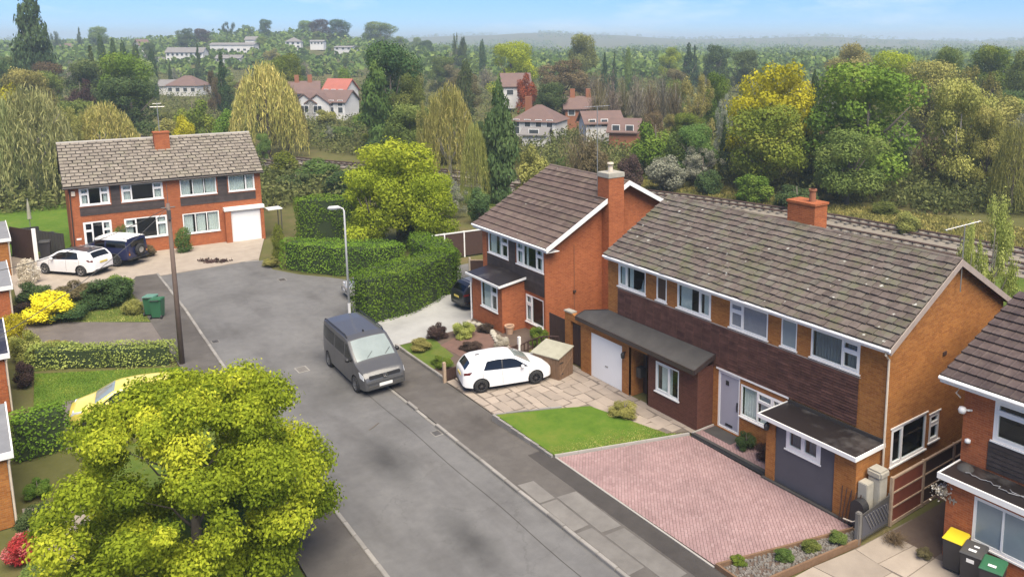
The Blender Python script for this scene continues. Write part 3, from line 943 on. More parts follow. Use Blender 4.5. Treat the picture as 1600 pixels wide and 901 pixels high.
for i in range(nr):
    x = ex0 + (ex1 - ex0) * i / nr
    if 9.3 < x < 11.2: pass
    key = 'ridge_tile'
    if key not in _tile:
        m2 = MB(); k = 6; Lr = (ex1 - ex0) / nr * .98
        for a in range(k):
            t0, t1 = PI * (a / k), PI * ((a + 1) / k)
            m2.quad((0, .13 * math.cos(t0), .08 * math.sin(t0)), (Lr, .13 * math.cos(t0), .08 * math.sin(t0)), (Lr, .13 * math.cos(t1), .08 * math.sin(t1)), (0, .13 * math.cos(t1), .08 * math.sin(t1)))
        m2.quad(*[(Lr, .13 * math.cos(PI * a / k), .08 * math.sin(PI * a / k)) for a in range(k + 1)])
        _tile[key] = m2.mesh(key, M['tile_old'])
    put('ridge_tile', _tile[key], rf, m=Matrix.Translation((x, RY, RZ + .01 + rnd.gauss(0, .006))))
mb = MB()
for s in (1, -1):     # bargeboards on the gable
    ye, yr = (f0 - .02, RY) if s > 0 else (r1 + .02, RY)
    pts = [(ex1 + .002, ye, 5.93), (ex1 + .002, yr, RZ + .04), (ex1 + .002, yr, RZ - .2), (ex1 + .002, ye, 5.7)]
    mb.extrude(pts, (.035, 0, 0))
mb.build('bargeboard', M['soffit_tan'], lh)
mb = MB()
mb.tube([(ex0, f0 - .06, 5.86), (ex1 + .02, f0 - .06, 5.86)], .06, 8); mb.box(ex0, ex1, f0 + .0, f0 + .03, 5.72, 5.86); mb.build('gutter', M['upvc'], lh)
mb = MB(); mb.tube([(X1 + .12, f0 - .06, 5.8), (X1 + .12, f0 - .05, 5.68), (X1 + .07, W - .07, 5.45), (X1 + .07, W - .07, 2.6), (X1 + .07, W - .07, .1)], .04, 8); mb.tube([(16.5, W - .05, 2.33), (X1 + .07, W - .07, 2.3)], .03, 6)
mb.build('downpipe', M['cream'], lh)
mb = MB(); mb.box(X0, X1, f0 + .03, W - .001, 5.74, 5.76); mb.build('soffit', M['upvc'], lh)
mb = MB(); mb.box(9.45, 10.85, RY + .05, RY + .85, RZ - .5, 9.05); mb.box(9.4, 10.9, RY, RY + .9, 9.051, 9.14)
ch = mb.build('chimney', M['brick_red'], lh)
mb = MB(); mb.lathe([(.14, 0), (.13, .42), (.17, .45), (.17, .52), (.11, .52)], 12, (10.4, RY + .45, 9.14)); mb.build('chimney_pot', M['brick_far'], ch, smooth=False)
# TV aerial on the gable end
t = thing('tv_aerial', 'thin yagi television aerial on a pole above the long ochre house gable end', 'aerial', (17.14, 2.5, 7.2))
mb = MB(); mb.tube([(17.14, 2.45, 7.0), (17.14, 2.45, 9.4)], .02, 6); mb.build('mast', M['metal'], t)
mb = MB(); mb.tube([(16.7, 2.0, 9.2), (17.5, 2.8, 9.55)], .016, 5)
for i in range(9):
    f = i / 8; c = Vector((16.7, 2.0, 9.2)).lerp(Vector((17.5, 2.8, 9.55)), f); mb.tube([c + Vector((-.16, .16, 0)), c + Vector((.16, -.16, 0))], .008, 4)
mb.build('antenna', M['metal'], t)

# ------------------------------------------------------------------ the orange brick house with a tall chimney (middle)
mh = thing('detached_house', 'orange brick house with dark cladding between its windows and a tall gable chimney', 'house', (-6.8, 3, 0))
MX0, MX1, MY, MYB = -10.05, -3.5, -1.25, 9.0
RYm, RZm, ZEm = 4.05, 8.0, 5.05
Fm = frame((0, MY, 0)); Gm = frame((MX1, 0, 0), 0, '+x')
mw1 = (-9.38, -7.15, 3.6, 4.88); mw2 = (-6.3, -3.62, 3.6, 4.9); mw3 = (-5.42, -3.68, .55, 2.1)
mb = MB()
wall(mb, Fm, MX0, MX1, 0, 5.0, [mw1, mw2, mw3]); wall(mb, Gm, MY, MYB, 0, 5.0)
wall(mb, frame((MX1, MYB, 0), 0, '+y'), 0, MX1 - MX0, 0, 5.0); wall(mb, frame((MX0, MYB, 0), 0, '-x'), 0, MYB - MY, 0, 5.0)
f0 = MY - .2
zm = lambda y: ZEm + (RZm - ZEm) * (1 - abs(y - RYm) / (RYm - f0))
for x in (MX0, MX1):
    pts = [(x, MY, 5.0), (x, MYB, 5.0), (x, MYB, zm(MYB) - .06), (x, RYm, RZm - .08), (x, MY, zm(MY) - .06)]
    mb.quad(*(pts if x == MX1 else pts[::-1]))
mb.build('wall', M['brick_red'], mh)
window(mh, Fm, *mw1, [(.66, 0), (.34, .35, 1)], curt=[(.03, .3), (.45, .62)])
window(mh, Fm, *mw2, [(.25, .35, 1), (.5, 0), (.25, .35, 1)], curt=[(.03, .2), (.3, .36), (.8, .97)])
window(mh, Fm, *mw3, [(.33, .33, 1), (.67, 0)], curt=[(.04, .25)])
courses(mh, Fm, -9.5, -3.55, 2.3, 4.98, .15, 'clad', 'dark_cladding', .02, .01, holes=[(mw1[0] - .06, mw1[1] + .06, mw1[2] - .06, 5.2), (mw2[0] - .06, mw2[1] + .06, mw2[2] - .06, 5.2)])
by = -2.7; bwn = (-7.75, -5.95, 1.12, 2.58)
mb = MB(); Fy = frame((0, by, 0)); wall(mb, Fy, -8.75, -5.5, 0, 2.75, [bwn]); wall(mb, frame((-5.5, 0, 0), 0, '+x'), by, MY, 0, 2.75); wall(mb, frame((-8.75, 0, 0), 0, '-x'), -MY, -by, 0, 2.75)
mb.build('bay_wall', M['brick_red'], mh)
window(mh, Fy, *bwn, [(.62, 0), (.38, .33, 1)], curt=[(.05, .55)])
mb = MB(); rp = [(-8.95, by - .25, 2.78), (-5.35, by - .25, 2.78), (-5.35, MY - .012, 3.0), (-8.95, MY - .012, 3.0)]
mb.faces(rp + [(x, y, z - .05) for x, y, z in rp], [(0, 1, 2, 3), (7, 6, 5, 4), (0, 4, 5, 1), (1, 5, 6, 2), (2, 6, 7, 3), (3, 7, 4, 0)]); br = mb.build('bay_roof', M['felt_wet'], mh)
mb = MB(); mb.box(-9.0, -5.3, by - .3, by - .252, 2.68, 2.8); mb.extrude([(-5.348, by - .252, 2.8), (-5.348, MY - .02, 3.02), (-5.348, MY - .02, 2.9), (-5.348, by - .252, 2.68)], (.045, 0, 0)); mb.build('bay_fascia', M['upvc'], br)
mb = MB(); mb.tube([(-8.85, by - .22, 2.7), (-8.8, by - .06, 2.55), (-8.8, by - .06, .05)], .045, 8); mb.build('downpipe', M['upvc'], mh)
mb = MB(); ex0, ex1 = -10.75, -3.0; r1 = RYm + (RYm - f0)
mb.extrude([(ex0, f0, ZEm), (ex0, RYm, RZm), (ex0, r1, ZEm), (ex0, r1, ZEm - .1), (ex0, RYm, RZm - .1), (ex0, f0, ZEm - .1)], (ex1 - ex0, 0, 0))
rf = mb.build('roof', M['deck'], mh)
Sv = Vector((0, RYm - f0, RZm - ZEm)); SL = Sv.length; Sv.normalize()


def course_roof(rf, P0, A, Sv, L, SL, n, mat, t=.075, roll=.3, depth=.012):
    """interlocking tiles laid in straight courses: one part per course, with shallow rolls"""
    Nn = A.cross(Sv).normalized(); g = SL / n
    for i in range(n):
        mb = MB(); tone = []; k = int(L / roll)
        for j in range(k):
            a0, a1 = L * j / k, L * (j + 1) / k
            am = a0 + (a1 - a0) * .25; tn = rnd.random() * .25
            h = [t, t + depth, t, t]
            aa = [a0, a0 + .04, a0 + .08, a1]
            lo = [P0 + A * a + Sv * (i * g) + Nn * hh for a, hh in zip(aa, h)]
            up = [P0 + A * a + Sv * ((i + 1) * g + .05) + Nn * (.006 + (hh - t)) for a, hh in zip(aa, h)]
            bt = [P0 + A * a + Sv * (i * g) for a in aa]
            mb.faces(lo + up + bt, [(q, q + 1, q + 5, q + 4) for q in range(3)] + [(8 + q, 9 + q, q + 1, q) for q in range(3)])
            tone += [tn] * 12
        mb.build('tile_course', M[mat], rf, tone=tone)


course_roof(rf, Vector((ex0, f0 - .03, ZEm + .01)), Vector((1, 0, 0)), Sv, ex1 - ex0, SL, 14, 'tile_mid')
mb = MB(); Sb = Vector((0, -Sv.y, Sv.z)); q0 = Vector((ex1, r1, ZEm + .03)); mb.quad(q0, q0 - Vector((ex1 - ex0, 0, 0)), q0 - Vector((ex1 - ex0, 0, 0)) + Sb * SL, q0 + Sb * SL); mb.build('rear_slope', M['tile_mid'], rf)
mb = MB(); mb.tube([(ex0, RYm, RZm + .0), (ex1, RYm, RZm + .0)], .1, 8); mb.build('ridge', M['tile_mid'], rf)
mb = MB()
for s in (1, -1):
    ye = f0 - .05 if s > 0 else r1 + .05
    mb.extrude([(ex1 + .002, ye, ZEm + .06), (ex1 + .002, RYm, RZm + .08), (ex1 + .002, RYm, RZm - .18), (ex1 + .002, ye, ZEm - .2)], (.05, 0, 0))
mb.build('bargeboard', M['upvc'], mh)
mb = MB(); mb.box(ex0, ex1, f0 - .03, f0 - .001, ZEm - .2, ZEm + .02); mb.tube([(ex0, f0 - .09, ZEm - .02), (ex1, f0 - .09, ZEm - .02)], .06, 8); mb.build('gutter', M['upvc'], mh)
mb = MB(); mb.box(ex0, MX1, f0, MY - .04, ZEm - .22, ZEm - .2); mb.box(MX1 + .002, ex1, f0, MY + .6, ZEm - .22, ZEm - .2); mb.build('soffit', M['upvc'], mh)
# chimney breast stands proud of the gable
CY0, CY1 = 2.5, 3.55
mb = MB(); mb.box(MX1 + .001, MX1 + .64, CY0, CY1, 0, 6.4); mb.box(MX1 - .35, MX1 + .64, CY0, CY1, 6.401, 8.35)
ch = mb.build('chimney', M['brick_red'], mh)
mb = MB(); mb.box(MX1 - .38, MX1 + .67, CY0 - .03, CY1 + .03, 8.352, 8.62); mb.build('chimney_cap', M['stone'], ch, bevel=.02)
mb = MB(); mb.lathe([(.15, 0), (.13, .3), (.16, .32), (.1, .33)], 12, (MX1 + .08, 3.05, 8.62)); mb.lathe([(.05, .33), (.05, .42), (.19, .42), (.17, .5), (0, .52)], 12, (MX1 + .08, 3.05, 8.62)); mb.build('chimney_pot', M['cream'], ch)
mb = MB(); mb.box(MX1 - .36, MX1 + .0, CY0 - .25, CY0 - .002, 6.9, 7.12); mb.build('flashing', M['lead'], ch)
mb = MB(); mb.tube([pt(Gm, .62, .3, .03), pt(Gm, .62, 4.9, .03)], .016, 5); mb.build('gable_conduit', M['brick_far'], mh)
mb = MB(); mb.fbox(Gm, .54, .7, .0, .09, 2.25, 2.38); mb.build('junction_box', M['wood_dark'], mh)
mb = MB(); mb.fbox(Gm, 4.1, 5.1, .02, .2, 3.55, 3.62); mb.fbox(Gm, 4.1, 5.1, .02, .2, 3.72, 3.78); mb.fbox(Gm, 4.2, 4.26, 0, .02, 3.5, 3.8); mb.build('wall_rack', M['wood_pale'], mh)
t = thing('tv_aerial', 'tall thin aerial mast beside the orange house chimney', 'aerial', (-4.4, 2.9, 7.4))
mb = MB(); mb.tube([(-4.4, 2.9, 7.3), (-4.4, 2.9, 12.1)], .025, 6); mb.build('mast', M['metal'], t)
mb = MB(); mb.tube([(-5.0, 2.5, 12.05), (-3.9, 3.3, 12.15)], .018, 5)
for i in range(8):
    c = Vector((-5.0, 2.5, 12.05)).lerp(Vector((-3.9, 3.3, 12.15)), i / 7); mb.tube([c + Vector((-.15, .2, 0)), c + Vector((.15, -.2, 0))], .01, 4)
mb.build('antenna', M['metal'], t)

# archway and brown gates between the two houses
t = thing('garden_archway', 'ochre brick archway holding a dark boarded gate left of the white garage door', 'archway', (.45, -2.2, 0))
mb = MB(); Fa = frame((0, -2.15, 0)); 
mb.fbox(Fa, -.42, .02, -.25, 0, 0, 2.25); mb.fbox(Fa, .95, 1.095, -.25, 0, 0, 2.2)
mb.extrude([(-.42, -2.15, 2.2501), (1.095, -2.15, 2.2001), (1.095, -2.15, 2.45), (.55, -2.15, 2.5), (.2, -2.15, 2.62), (-.42, -2.15, 2.6)], (0, .25, 0)); mb.build('wall', M['brick_gold'], t)
mb = MB(); mb.extrude([(-.46, -2.19, 2.602), (.2, -2.19, 2.622), (.2, -2.19, 2.69), (-.46, -2.19, 2.67)], (0, .33, 0)); mb.build('coping', M['stone'], t)
gt = MB(); gt.fbox(Fa, .03, .94, -.2, -.17, .02, 2.1); gg = gt.build('gate', M['wood_dark'], t)
for i in range(6):
    b = MB(); b.fbox(Fa, .04 + i * .15, .18 + i * .15, -.17, -.15, .04, 2.08); b.build('board', M['wood_dark'], gg)
t = thing('side_gate', 'tall dark brown boarded gate standing against the orange house gable wall', 'gate', (-1.6, -1.9, 0))
mb = MB(); mb.box(-2.2, -.45, -1.86, -1.83, .05, 1.95); gg = mb.build('frame', M['wood_dark'], t)
for i in range(11):
    b = MB(); b.box(-2.19 + i * .158, -2.04 + i * .158, -1.885, -1.862, .05, 2.0); b.build('board', M['wood_dark'], gg)

# ------------------------------------------------------------------ the pair of semis closing the road (left)
ang = R(-3)
fh = thing('semi_detached_house', 'red brick pair of semis with white garage door closing the end of the road', 'house', (-40, -12.7, 0))
O = Vector((-37.25, -19.15, 0)); F = frame(O, ang, '+x'); A, D = F[1], F[2]
LW, DP, ZE, ZRr = 12.85, 8.0, 5.4, 8.1
up = [(.65, 2.5), (3.25, 5.95), (7.1, 9.62), (10.48, 12.4)]
lo = [(.7, 2.45, .75, 2.78), (3.25, 6.05, 1.15, 2.72), (7.1, 9.65, 1.05, 2.62)]
mb = MB()
wall(mb, F, 0, LW, 0, ZE, [(a, b, 4.0, 5.28) for a, b in up] + lo)
Fr = (O + A * LW, -D, A); Fl = (O - D * DP, D, -A); Fbk = (O + A * LW - D * DP, -A, -D)
wall(mb, Fr, 0, DP, 0, ZE); wall(mb, Fl, 0, DP, 0, ZE); wall(mb, Fbk, 0, LW, 0, ZE)
for k in (0, LW):
    q = [O + A * k + UP * ZE, O + A * k - D * DP + UP * ZE, O + A * k - D * DP / 2 + UP * (ZRr - .1)]
    mb.quad(*(q if k else q[::-1]))
mb.build('wall', M['brick_red'], fh)
T3 = [(.28, .34, 1), (.44, 0), (.28, .34, 1)]
window(fh, F, *up[0], 4.0, 5.28, T3, curt=[(.04, .24), (.78, .96)], fr=.09)
window(fh, F, *up[1], 4.0, 5.28, [(.22, .34, 1), (.56, 0), (.22, .34, 1)], curt=[(.04, .2), (.8, .96)], fr=.09)
window(fh, F, *up[2], 4.0, 5.28, [(1, 0), (1, 0), (1, 0)], curt=[(.03, .28), (.36, .63), (.7, .97)], fr=.08)
window(fh, F, *up[3], 4.0, 5.28, [(.66, 0), (.34, 0, 1)], curt=[(.04, .6), (.7, .96)], fr=.08)
window(fh, F, *lo[0], [(.3, .3, 1), (.4, 0), (.3, .3, 1)], curt=[(.8, .96)], fr=.1)
window(fh, F, *lo[1], [(.26, .34, 1), (.5, 0), (.24, .34, 1)], curt=[(.02, .2), (.8, .97)], fr=.08)
window(fh, F, *lo[2], [(1, 0), (1, 0), (1, 0)], curt=[(.03, .28), (.38, .62), (.7, .97)], fr=.08)
holes = [(a - .08, b + .08, 3.93, 5.5) for a, b in up]
courses(fh, F, .6, 5.98, 3.25, 5.38, .15, 'clad', 'dark_cladding', .02, .01, holes=holes)
courses(fh, F, 7.05, 12.42, 3.25, 5.38, .15, 'clad', 'dark_cladding', .02, .01, holes=holes)
# garage at the right end
mb = MB(); mb.fbox(F, 9.95, 12.9, .001, .55, 2.55, 2.8); mb.build('garage_canopy', M['white'], fh)
for q0, q1 in ((10.0, 10.42), (12.6, 12.84)):
    mb = MB(); mb.fbox(F, q0, q1, .001, .5, 0, 2.549); mb.build('garage_pier', M['brick_red'], fh)
mb = MB(); mb.fbox(F, 10.42, 12.6, .15, .3, 0, 2.549)
g_ = mb.build('garage_door', M['gdoor'], fh)
mb = MB()
for i in range(4): mb.fbox(F, 10.5, 12.52, .3, .308, .5 + i * .5, .515 + i * .5)
mb.build('door_rib', M['upvc'], g_)
mb = MB(); mb.fbox(F, .22, .52, .001, .02, 1.55, 1.68); mb.build('house_plate', M['white'], fh)
mb = MB(); mb.fbox(F, .18, .42, .001, .14, 4.75, 5.1); mb.build('alarm_box', M['cream'], fh, bevel=.02)
Rr = DP / 2 + .25
Pe = O + D * .3 - A * .3 + UP * (ZE + .02)
L_ = LW + .5
Sv = (-D * Rr + UP * (ZRr - ZE)); SL = Sv.length; Sv.normalize()
mb = MB(); e0 = O + D * .3 - A * .3
mb.extrude([e0 + UP * ZE, e0 - D * Rr + UP * ZRr, e0 - D * 2 * Rr + UP * ZE, e0 - D * 2 * Rr + UP * (ZE - .12), e0 - D * Rr + UP * (ZRr - .12), e0 + UP * (ZE - .12)], A * L_)
rf = mb.build('roof', M['deck'], fh)
tiled_slope(rf, Pe, A, Sv, L_, SL, .36, .56, 'tile_left', 'flat_roof_tile', .06, limit=300, jit=2.2, gap=.9)
mb = MB(); mb.tube([e0 - D * Rr + UP * (ZRr + .03), e0 - D * Rr + UP * (ZRr + .03) + A * L_], .11, 8); mb.build('ridge', M['concrete'], rf)
mb = MB(); Sb = Vector((D.x, D.y, 0)) * Rr + UP * (ZRr - ZE); Sb.normalize(); q0 = e0 - D * 2 * Rr + UP * (ZE + .03); mb.quad(q0 + A * L_, q0, q0 + Sb * SL, q0 + Sb * SL + A * L_); mb.build('rear_slope', M['tile_left'], rf)
mb = MB(); mb.tube([Pe + D * .06 - UP * .05, Pe + D * .06 - UP * .05 + A * L_], .06, 6); mb.tube([pt(F, .1, 5.3, .06), pt(F, .06, .1, .06)], .04, 6); mb.build('gutter', M['fascia_dark'], fh)
mb = MB(); mb.fbox(F, 5.95, 7.0, -3.4, -2.6, 6.4, 8.6); mb.fbox(F, 5.9, 7.05, -3.45, -2.55, 8.601, 8.7); ch = mb.build('chimney', M['brick_red'], fh)
mb = MB(); mb.fbox(F, 5.8, 7.15, -2.598, -2.35, 6.9, 7.1); mb.build('flashing', M['lead'], ch)
t = thing('tv_aerial', 'small aerial pole with crossbars on the far red brick semis chimney', 'aerial', (-41, -12.6, 8))
b0 = pt(F, 6.4, 8.7, -3.0); mb = MB(); mb.tube([b0 - UP * .6, b0 + UP * 2.2], .03, 6); mb.build('mast', M['metal'], t)
mb = MB(); mb.tube([b0 + UP * 1.9 + A * -.5, b0 + UP * 1.9 + A * .5], .03, 5); mb.tube([b0 + UP * 2.15 - A * .3, b0 + UP * 2.15 + A * .3], .02, 5); mb.build('antenna', M['metal'], t)

# ------------------------------------------------------------------ the house at the right edge
rh = thing('detached_house', 'orange brick house cut off by the right edge with dark purple brown roof', 'house', (22, 2, 0))
Y0, XA, XB = -.95, 19.35, 26.5
F = frame((0, Y0, 0)); Gr_ = frame((XB, 0, 0), 0, '+x'); Gl_ = frame((XA, 0, 0), 0, '-x')
w1 = (20.3, 23.4, 3.82, 5.12); bw = (20.42, 22.7, .98, 2.42)
mb = MB(); wall(mb, F, XA, XB, 0, 5.4, [w1]); wall(mb, Gl_, -7.2, -Y0, 0, 5.4); wall(mb, Gr_, Y0, 7.2, 0, 5.4); wall(mb, frame((XB, 7.2, 0), 0, '+y'), 0, XB - XA, 0, 5.4)
for x in (XA, XB):
    q = [(x, Y0, 5.4), (x, 7.2, 5.4), (x, 3.2, 7.05)]
    mb.quad(*(q if x == XB else q[::-1]))
mb.build('wall', M['brick_red'], rh)
window(rh, F, *w1, [(.36, .26, 1), (.64, 0)], curtain=None, fr=.1)
courses(rh, F, 20.2, 24, 2.85, 3.75, .15, 'clad', 'dark_cladding', .02, .01)
mb = MB(); Fy = frame((0, -2.0, 0)); wall(mb, Fy, 19.55, 24.5, 0, 2.68, [bw]); wall(mb, frame((19.55, 0, 0), 0, '-x'), -Y0, 2.0, 0, 2.68); wall(mb, frame((24.5, 0, 0), 0, '+x'), -2.0, Y0, 0, 2.68); mb.build('bay_wall', M['brick_red'], rh)
window(rh, Fy, *bw, [(.38, 0), (.62, 0)], fill='frost', fr=.09)
mb = MB(); mb.prism([(19.4, -2.2), (24.7, -2.2), (24.7, Y0 - .022), (19.4, Y0 - .022)], 2.7, 2.78); br = mb.build('bay_roof', M['felt_wet'], rh)
mb = MB(); mb.box(19.35, 24.75, -2.26, -2.202, 2.62, 2.8); mb.box(19.35, 19.398, -2.202, Y0 - .03, 2.62, 2.8); mb.build('bay_fascia', M['upvc'], br)
mb = MB(); ex0, f0, ze, RYr, RZr = 18.72, -1.3, 5.42, 3.4, 7.2
Sv = Vector((0, RYr - f0, RZr - ze)); SL = Sv.length; Sv.normalize(); r1 = RYr * 2 - f0
mb.extrude([(ex0, f0, ze), (ex0, RYr, RZr), (ex0, r1, ze), (ex0, r1, ze - .1), (ex0, RYr, RZr - .1), (ex0, f0, ze - .1)], (27.2 - ex0, 0, 0)); rf = mb.build('roof', M['deck'], rh)
course_roof(rf, Vector((ex0, f0 - .03, ze + .01)), Vector((1, 0, 0)), Sv, 27.2 - ex0, SL, 12, 'tile_right', .08)
mb = MB(); mb.tube([(ex0, f0 - .09, ze - .02), (27.2, f0 - .09, ze - .02)], .065, 8); mb.box(ex0, 27.2, f0 - .03, f0 - .001, ze - .18, ze + .0); mb.build('gutter', M['upvc'], rh)
mb = MB(); mb.box(ex0, 27.2, f0, Y0 - .001, ze - .2, ze - .18); mb.build('soffit', M['upvc'], rh)
mb = MB(); mb.tube([(19.3, -1.15, 5.2), (19.2, -1.2, 5.0), (19.3, -1.1, 4.85)], .03, 6); mb.build('pipe_elbow', M['cream'], rh)
mb = MB(); mb.lathe([(0, 0), (.1, .02), (.13, .12), (.1, .2), (0, .22)], 10, (19.42, Y0 - .22, 4.4)); mb.tube([(19.42, Y0 - .2, 4.5), (19.62, Y0 - .001, 4.5)], .035, 6); mb.build('security_light', M['white'], rh, smooth=True)
mb = MB(); mb.lathe([(0, 0), (.09, .03), (.09, .12), (0, .16)], 10, (19.6, Y0 - .1, 3.45)); mb.build('alarm_dome', M['white'], rh, smooth=True)
mb = MB(); mb.fbox(Fy, 19.62, 19.9, .002, .03, 1.95, 2.0); mb.fbox(Fy, 19.68, 19.71, .002, .03, 1.85, 2.08); mb.fbox(Fy, 19.8, 19.83, .002, .03, 1.85, 2.05); mb.build('wall_hook', M['metal'], rh)
mb = MB()
for s, (n_, x0) in enumerate(((16, 19.9), (9, 21.2))):
    y = -1.5; pts = []
    for i in range(n_):
        y = min(-1.05, max(-2.1, y + rnd.uniform(-.16, .14))); pts.append(Vector((x0 + i * rnd.uniform(.1, .13), y, 2.8 + rnd.random() * .03)))
    mb.tube(pts, .014, 5)
mb.build('loose_cable', M['lead'], br)
mb = MB(); mb.lathe([(0, .14), (.12, .13), (.22, .06), (.26, 0)], 10, (19.75, -1.35, 2.78)); mb.build('roof_dome', M['felt'], br, smooth=True)

# ------------------------------------------------------------------ left edge houses: brick extensions with flat roofs and their houses beyond the frame
LEFT = [(.0, -4.4, -24.3, 'felt_grey', 'nearest left edge house with a grey flat roof on its front extension', 'brick_gold'),
        (-10.45, -15.9, -23.95, 'felt_wet', 'second left edge house with dark flat roof on its front extension', 'brick_red'),
        (-22.3, -28.6, -23.3, 'felt_grey', 'third left edge house with pale flat roof above red brick extension', 'brick_red'),
        (-35.6, -42.3, -22.8, 'felt_grey', 'farthest left edge house with ochre extension beside brown fence', 'brick_gold')]
for (xa, xb, y, fm, lab, bm_) in LEFT:
    y -= .14
    t = thing('detached_house', lab, 'house', ((xa + xb) / 2, y - 4, 0))
    mb = MB(); mb.box(xb, xa, y - 2.6, y, 0, 2.5); mb.build('extension_wall', M[bm_], t)
    mb = MB(); mb.box(xb - .1, xa + .12, y - 2.6, y + .15, 2.502, 2.6); rr_ = mb.build('extension_roof', M[fm], t)
    mb = MB(); mb.box(xa + .121, xa + .17, y - 2.6, y + .2, 2.42, 2.64); mb.box(xb - .15, xa + .12, y + .152, y + .2, 2.42, 2.64); mb.build('roof_fascia', M['upvc'], rr_)
    mb = MB(); mb.tube([(xa + .1, y + .08, 2.4), (xa + .06, y + .05, 2.2), (xa + .06, y + .05, .05)], .035, 6); mb.build('downpipe', M['cream'], t)
    mb = MB(); mb.box(xb - 2.6, xa + .0, y - 10, y - 2.65, 0, 5.2); mb.build('wall', M['brick_red'], t)
    mb = MB(); mb.extrude([(xb - 2.8, y - 2.35, 5.2), (xb - 2.8, y - 6.3, 7.6), (xb - 2.8, y - 10.3, 5.2)], (xa - xb + 3.0, 0, 0)); mb.build('roof', M['tile_mid'], t)
    mb = MB(); mb.box(xb + .8, xa - .8, y + .002, y + .06, .9, 2.2); wf = mb.build('window', M['upvc'], t)
    mb = MB(); mb.box(xb + .9, (xa + xb) / 2 - .04, y + .061, y + .066, 1.0, 2.1); mb.build('pane', M['pane_dark'], wf)
    mb = MB(); mb.box((xa + xb) / 2 + .04, xa - .9, y + .061, y + .066, 1.0, 2.1); mb.build('pane', M['pane_dark'], wf)

# ------------------------------------------------------------------ terrain: one sheet to the horizon
def smooth(a, b, x):
    t = np.clip((x - a) / (b - a), 0, 1)
    return t * t * (3 - 2 * t)


def gz(x, y):
    """ground height; flat round the houses, a wooded hill to the left, far ridges"""
    dx, dy = x - CAM.x, y - CAM.y
    d = dx * FWD.x + dy * FWD.y
    s = dx * RGT.x + dy * RGT.y
    q = PX + FOC * s / np.maximum(d, 1.0)
    rr = np.hypot(dx, dy)
    hill = 13 * np.exp(-((q - 430) / 210) ** 2) + 6 * np.exp(-((q - 30) / 220) ** 2)
    hill = hill * smooth(220, 520, d) * (1 - smooth(900, 1700, d))
    ang = np.arctan2(s, d)
    ridge = 13 + 22 * np.exp(-((q - 830) / 190) ** 2) + 9 * np.exp(-((q - 1250) / 160) ** 2) + 2.5 * np.sin(ang * 23 + 2.1) + 1.5 * np.sin(ang * 57)
    ridge = ridge * smooth(1400, 2500, rr)
    return (hill + ridge) * (d > 0) + (d <= 0) * ridge


radii = [0, 15, 30, 50, 75, 100, 140, 180, 220, 260, 300, 340, 380, 430, 480, 540, 600, 680, 780, 900, 1050, 1250, 1500, 1800, 2200, 2600, 3000, 3400, 4200]
NA = 192
vs = [(CAM.x, CAM.y, 0)]; fs = []
for r in radii[1:]:
    for k in range(NA):
        a = 2 * PI * k / NA
        x, y = CAM.x + r * math.cos(a), CAM.y + r * math.sin(a)
        vs.append((x, y, float(gz(x, y)) - .03))
for k in range(NA): fs.append((0, 1 + k, 1 + (k + 1) % NA))
for i in range(len(radii) - 2):
    o, o2 = 1 + i * NA, 1 + (i + 1) * NA
    for k in range(NA): fs.append((o + k, o2 + k, o2 + (k + 1) % NA, o + (k + 1) % NA))
mb = MB(); mb.faces(vs, fs)
tag(mb.build('ground', M['earth'], smooth=True), kind='structure')


def sheet(name, pts, z, m, kind='structure', low=-.06, parent=None):
    a = sum(pts[i][0] * pts[(i + 1) % len(pts)][1] - pts[(i + 1) % len(pts)][0] * pts[i][1] for i in range(len(pts)))
    if a < 0: pts = pts[::-1]
    mb = MB(); mb.prism(pts, low, z)
    o = mb.build(name, M[m], parent)
    if kind and parent is None: o['kind'] = kind
    return o


road = [(26, -10.42), (-9.2, -10.42), (-11.5, -9.6), (-13.0, -8.0), (-13.8, -5), (-14.3, 0), (-14.5, 8), (-19.5, 8), (-19.6, -2), (-20.4, -5.2), (-22.2, -6.2), (-24, -7.5), (-26.5, -8.6), (-29.4, -8.4), (-30.2, -11.7), (-30.1, -15.08), (-20.8, -15.22), (-10.1, -15.62), (5.2, -15.82), (10, -15.88), (26, -16.0)]
sheet('road', road, 0.0, 'road')
# tar joint and repairs
mb = MB()
for i in range(40):
    x = 26 - i * .75; y0 = -11.35 + .03 * math.sin(x * .9); y1 = -11.35 + .03 * math.sin((x - .75) * .9)
    mb.quad((x, y0 - .014, .004), (x, y0 + .014, .004), (x - .75, y1 + .014, .004), (x - .75, y1 - .014, .004))
tag(mb.build('road_joint', M['path_dark']), kind='structure')
for (px, py, wx, wy, m) in ((472, 577, .75, .55, 'patch'), (441, 437, .6, .5, 'path_dark')):
    c = at(px, py)
    t = thing('manhole_cover', 'pale square manhole cover in the road left of the grey van' if py > 500 else 'dark manhole cover in the road near the hedge', 'manhole cover', c)
    mb = MB(); mb.box(-wx / 2, wx / 2, -wy / 2, wy / 2, .003, .012); mb.build('frame', M['kerb'], t, False)
    mb = MB(); mb.box(-wx / 2 + .06, wx / 2 - .06, -wy / 2 + .06, wy / 2 - .06, .012, .018); mb.build('lid', M[m], t, False)
for pts in ([(590, 672), (585, 669), (577, 664), (574, 661)], [(552, 670), (562, 667), (567, 667)]):
    pass
mb = MB(); mb.tube([at(577, 671, .012), at(583, 667, .02), at(592, 660, .012)], .02, 5)
tag(mb.build('fallen_twig', M['bark']), 'thin dark fallen twig lying on the road below the grey van', 'twig')

FZ = .075
sheet('pavement', [(26, -10.29), (-8.8, -10.29), (-11.0, -9.4), (-12.5, -8.1), (26, -8.0)], FZ, 'path')
sheet('pavement', [(-30.0, -15.22), (-20.8, -15.36), (-10.1, -15.76), (5.2, -15.96), (26, -16.14), (26, -18.2), (-8, -17.4), (-28, -17.2), (-30.1, -16.4)], FZ, 'path')
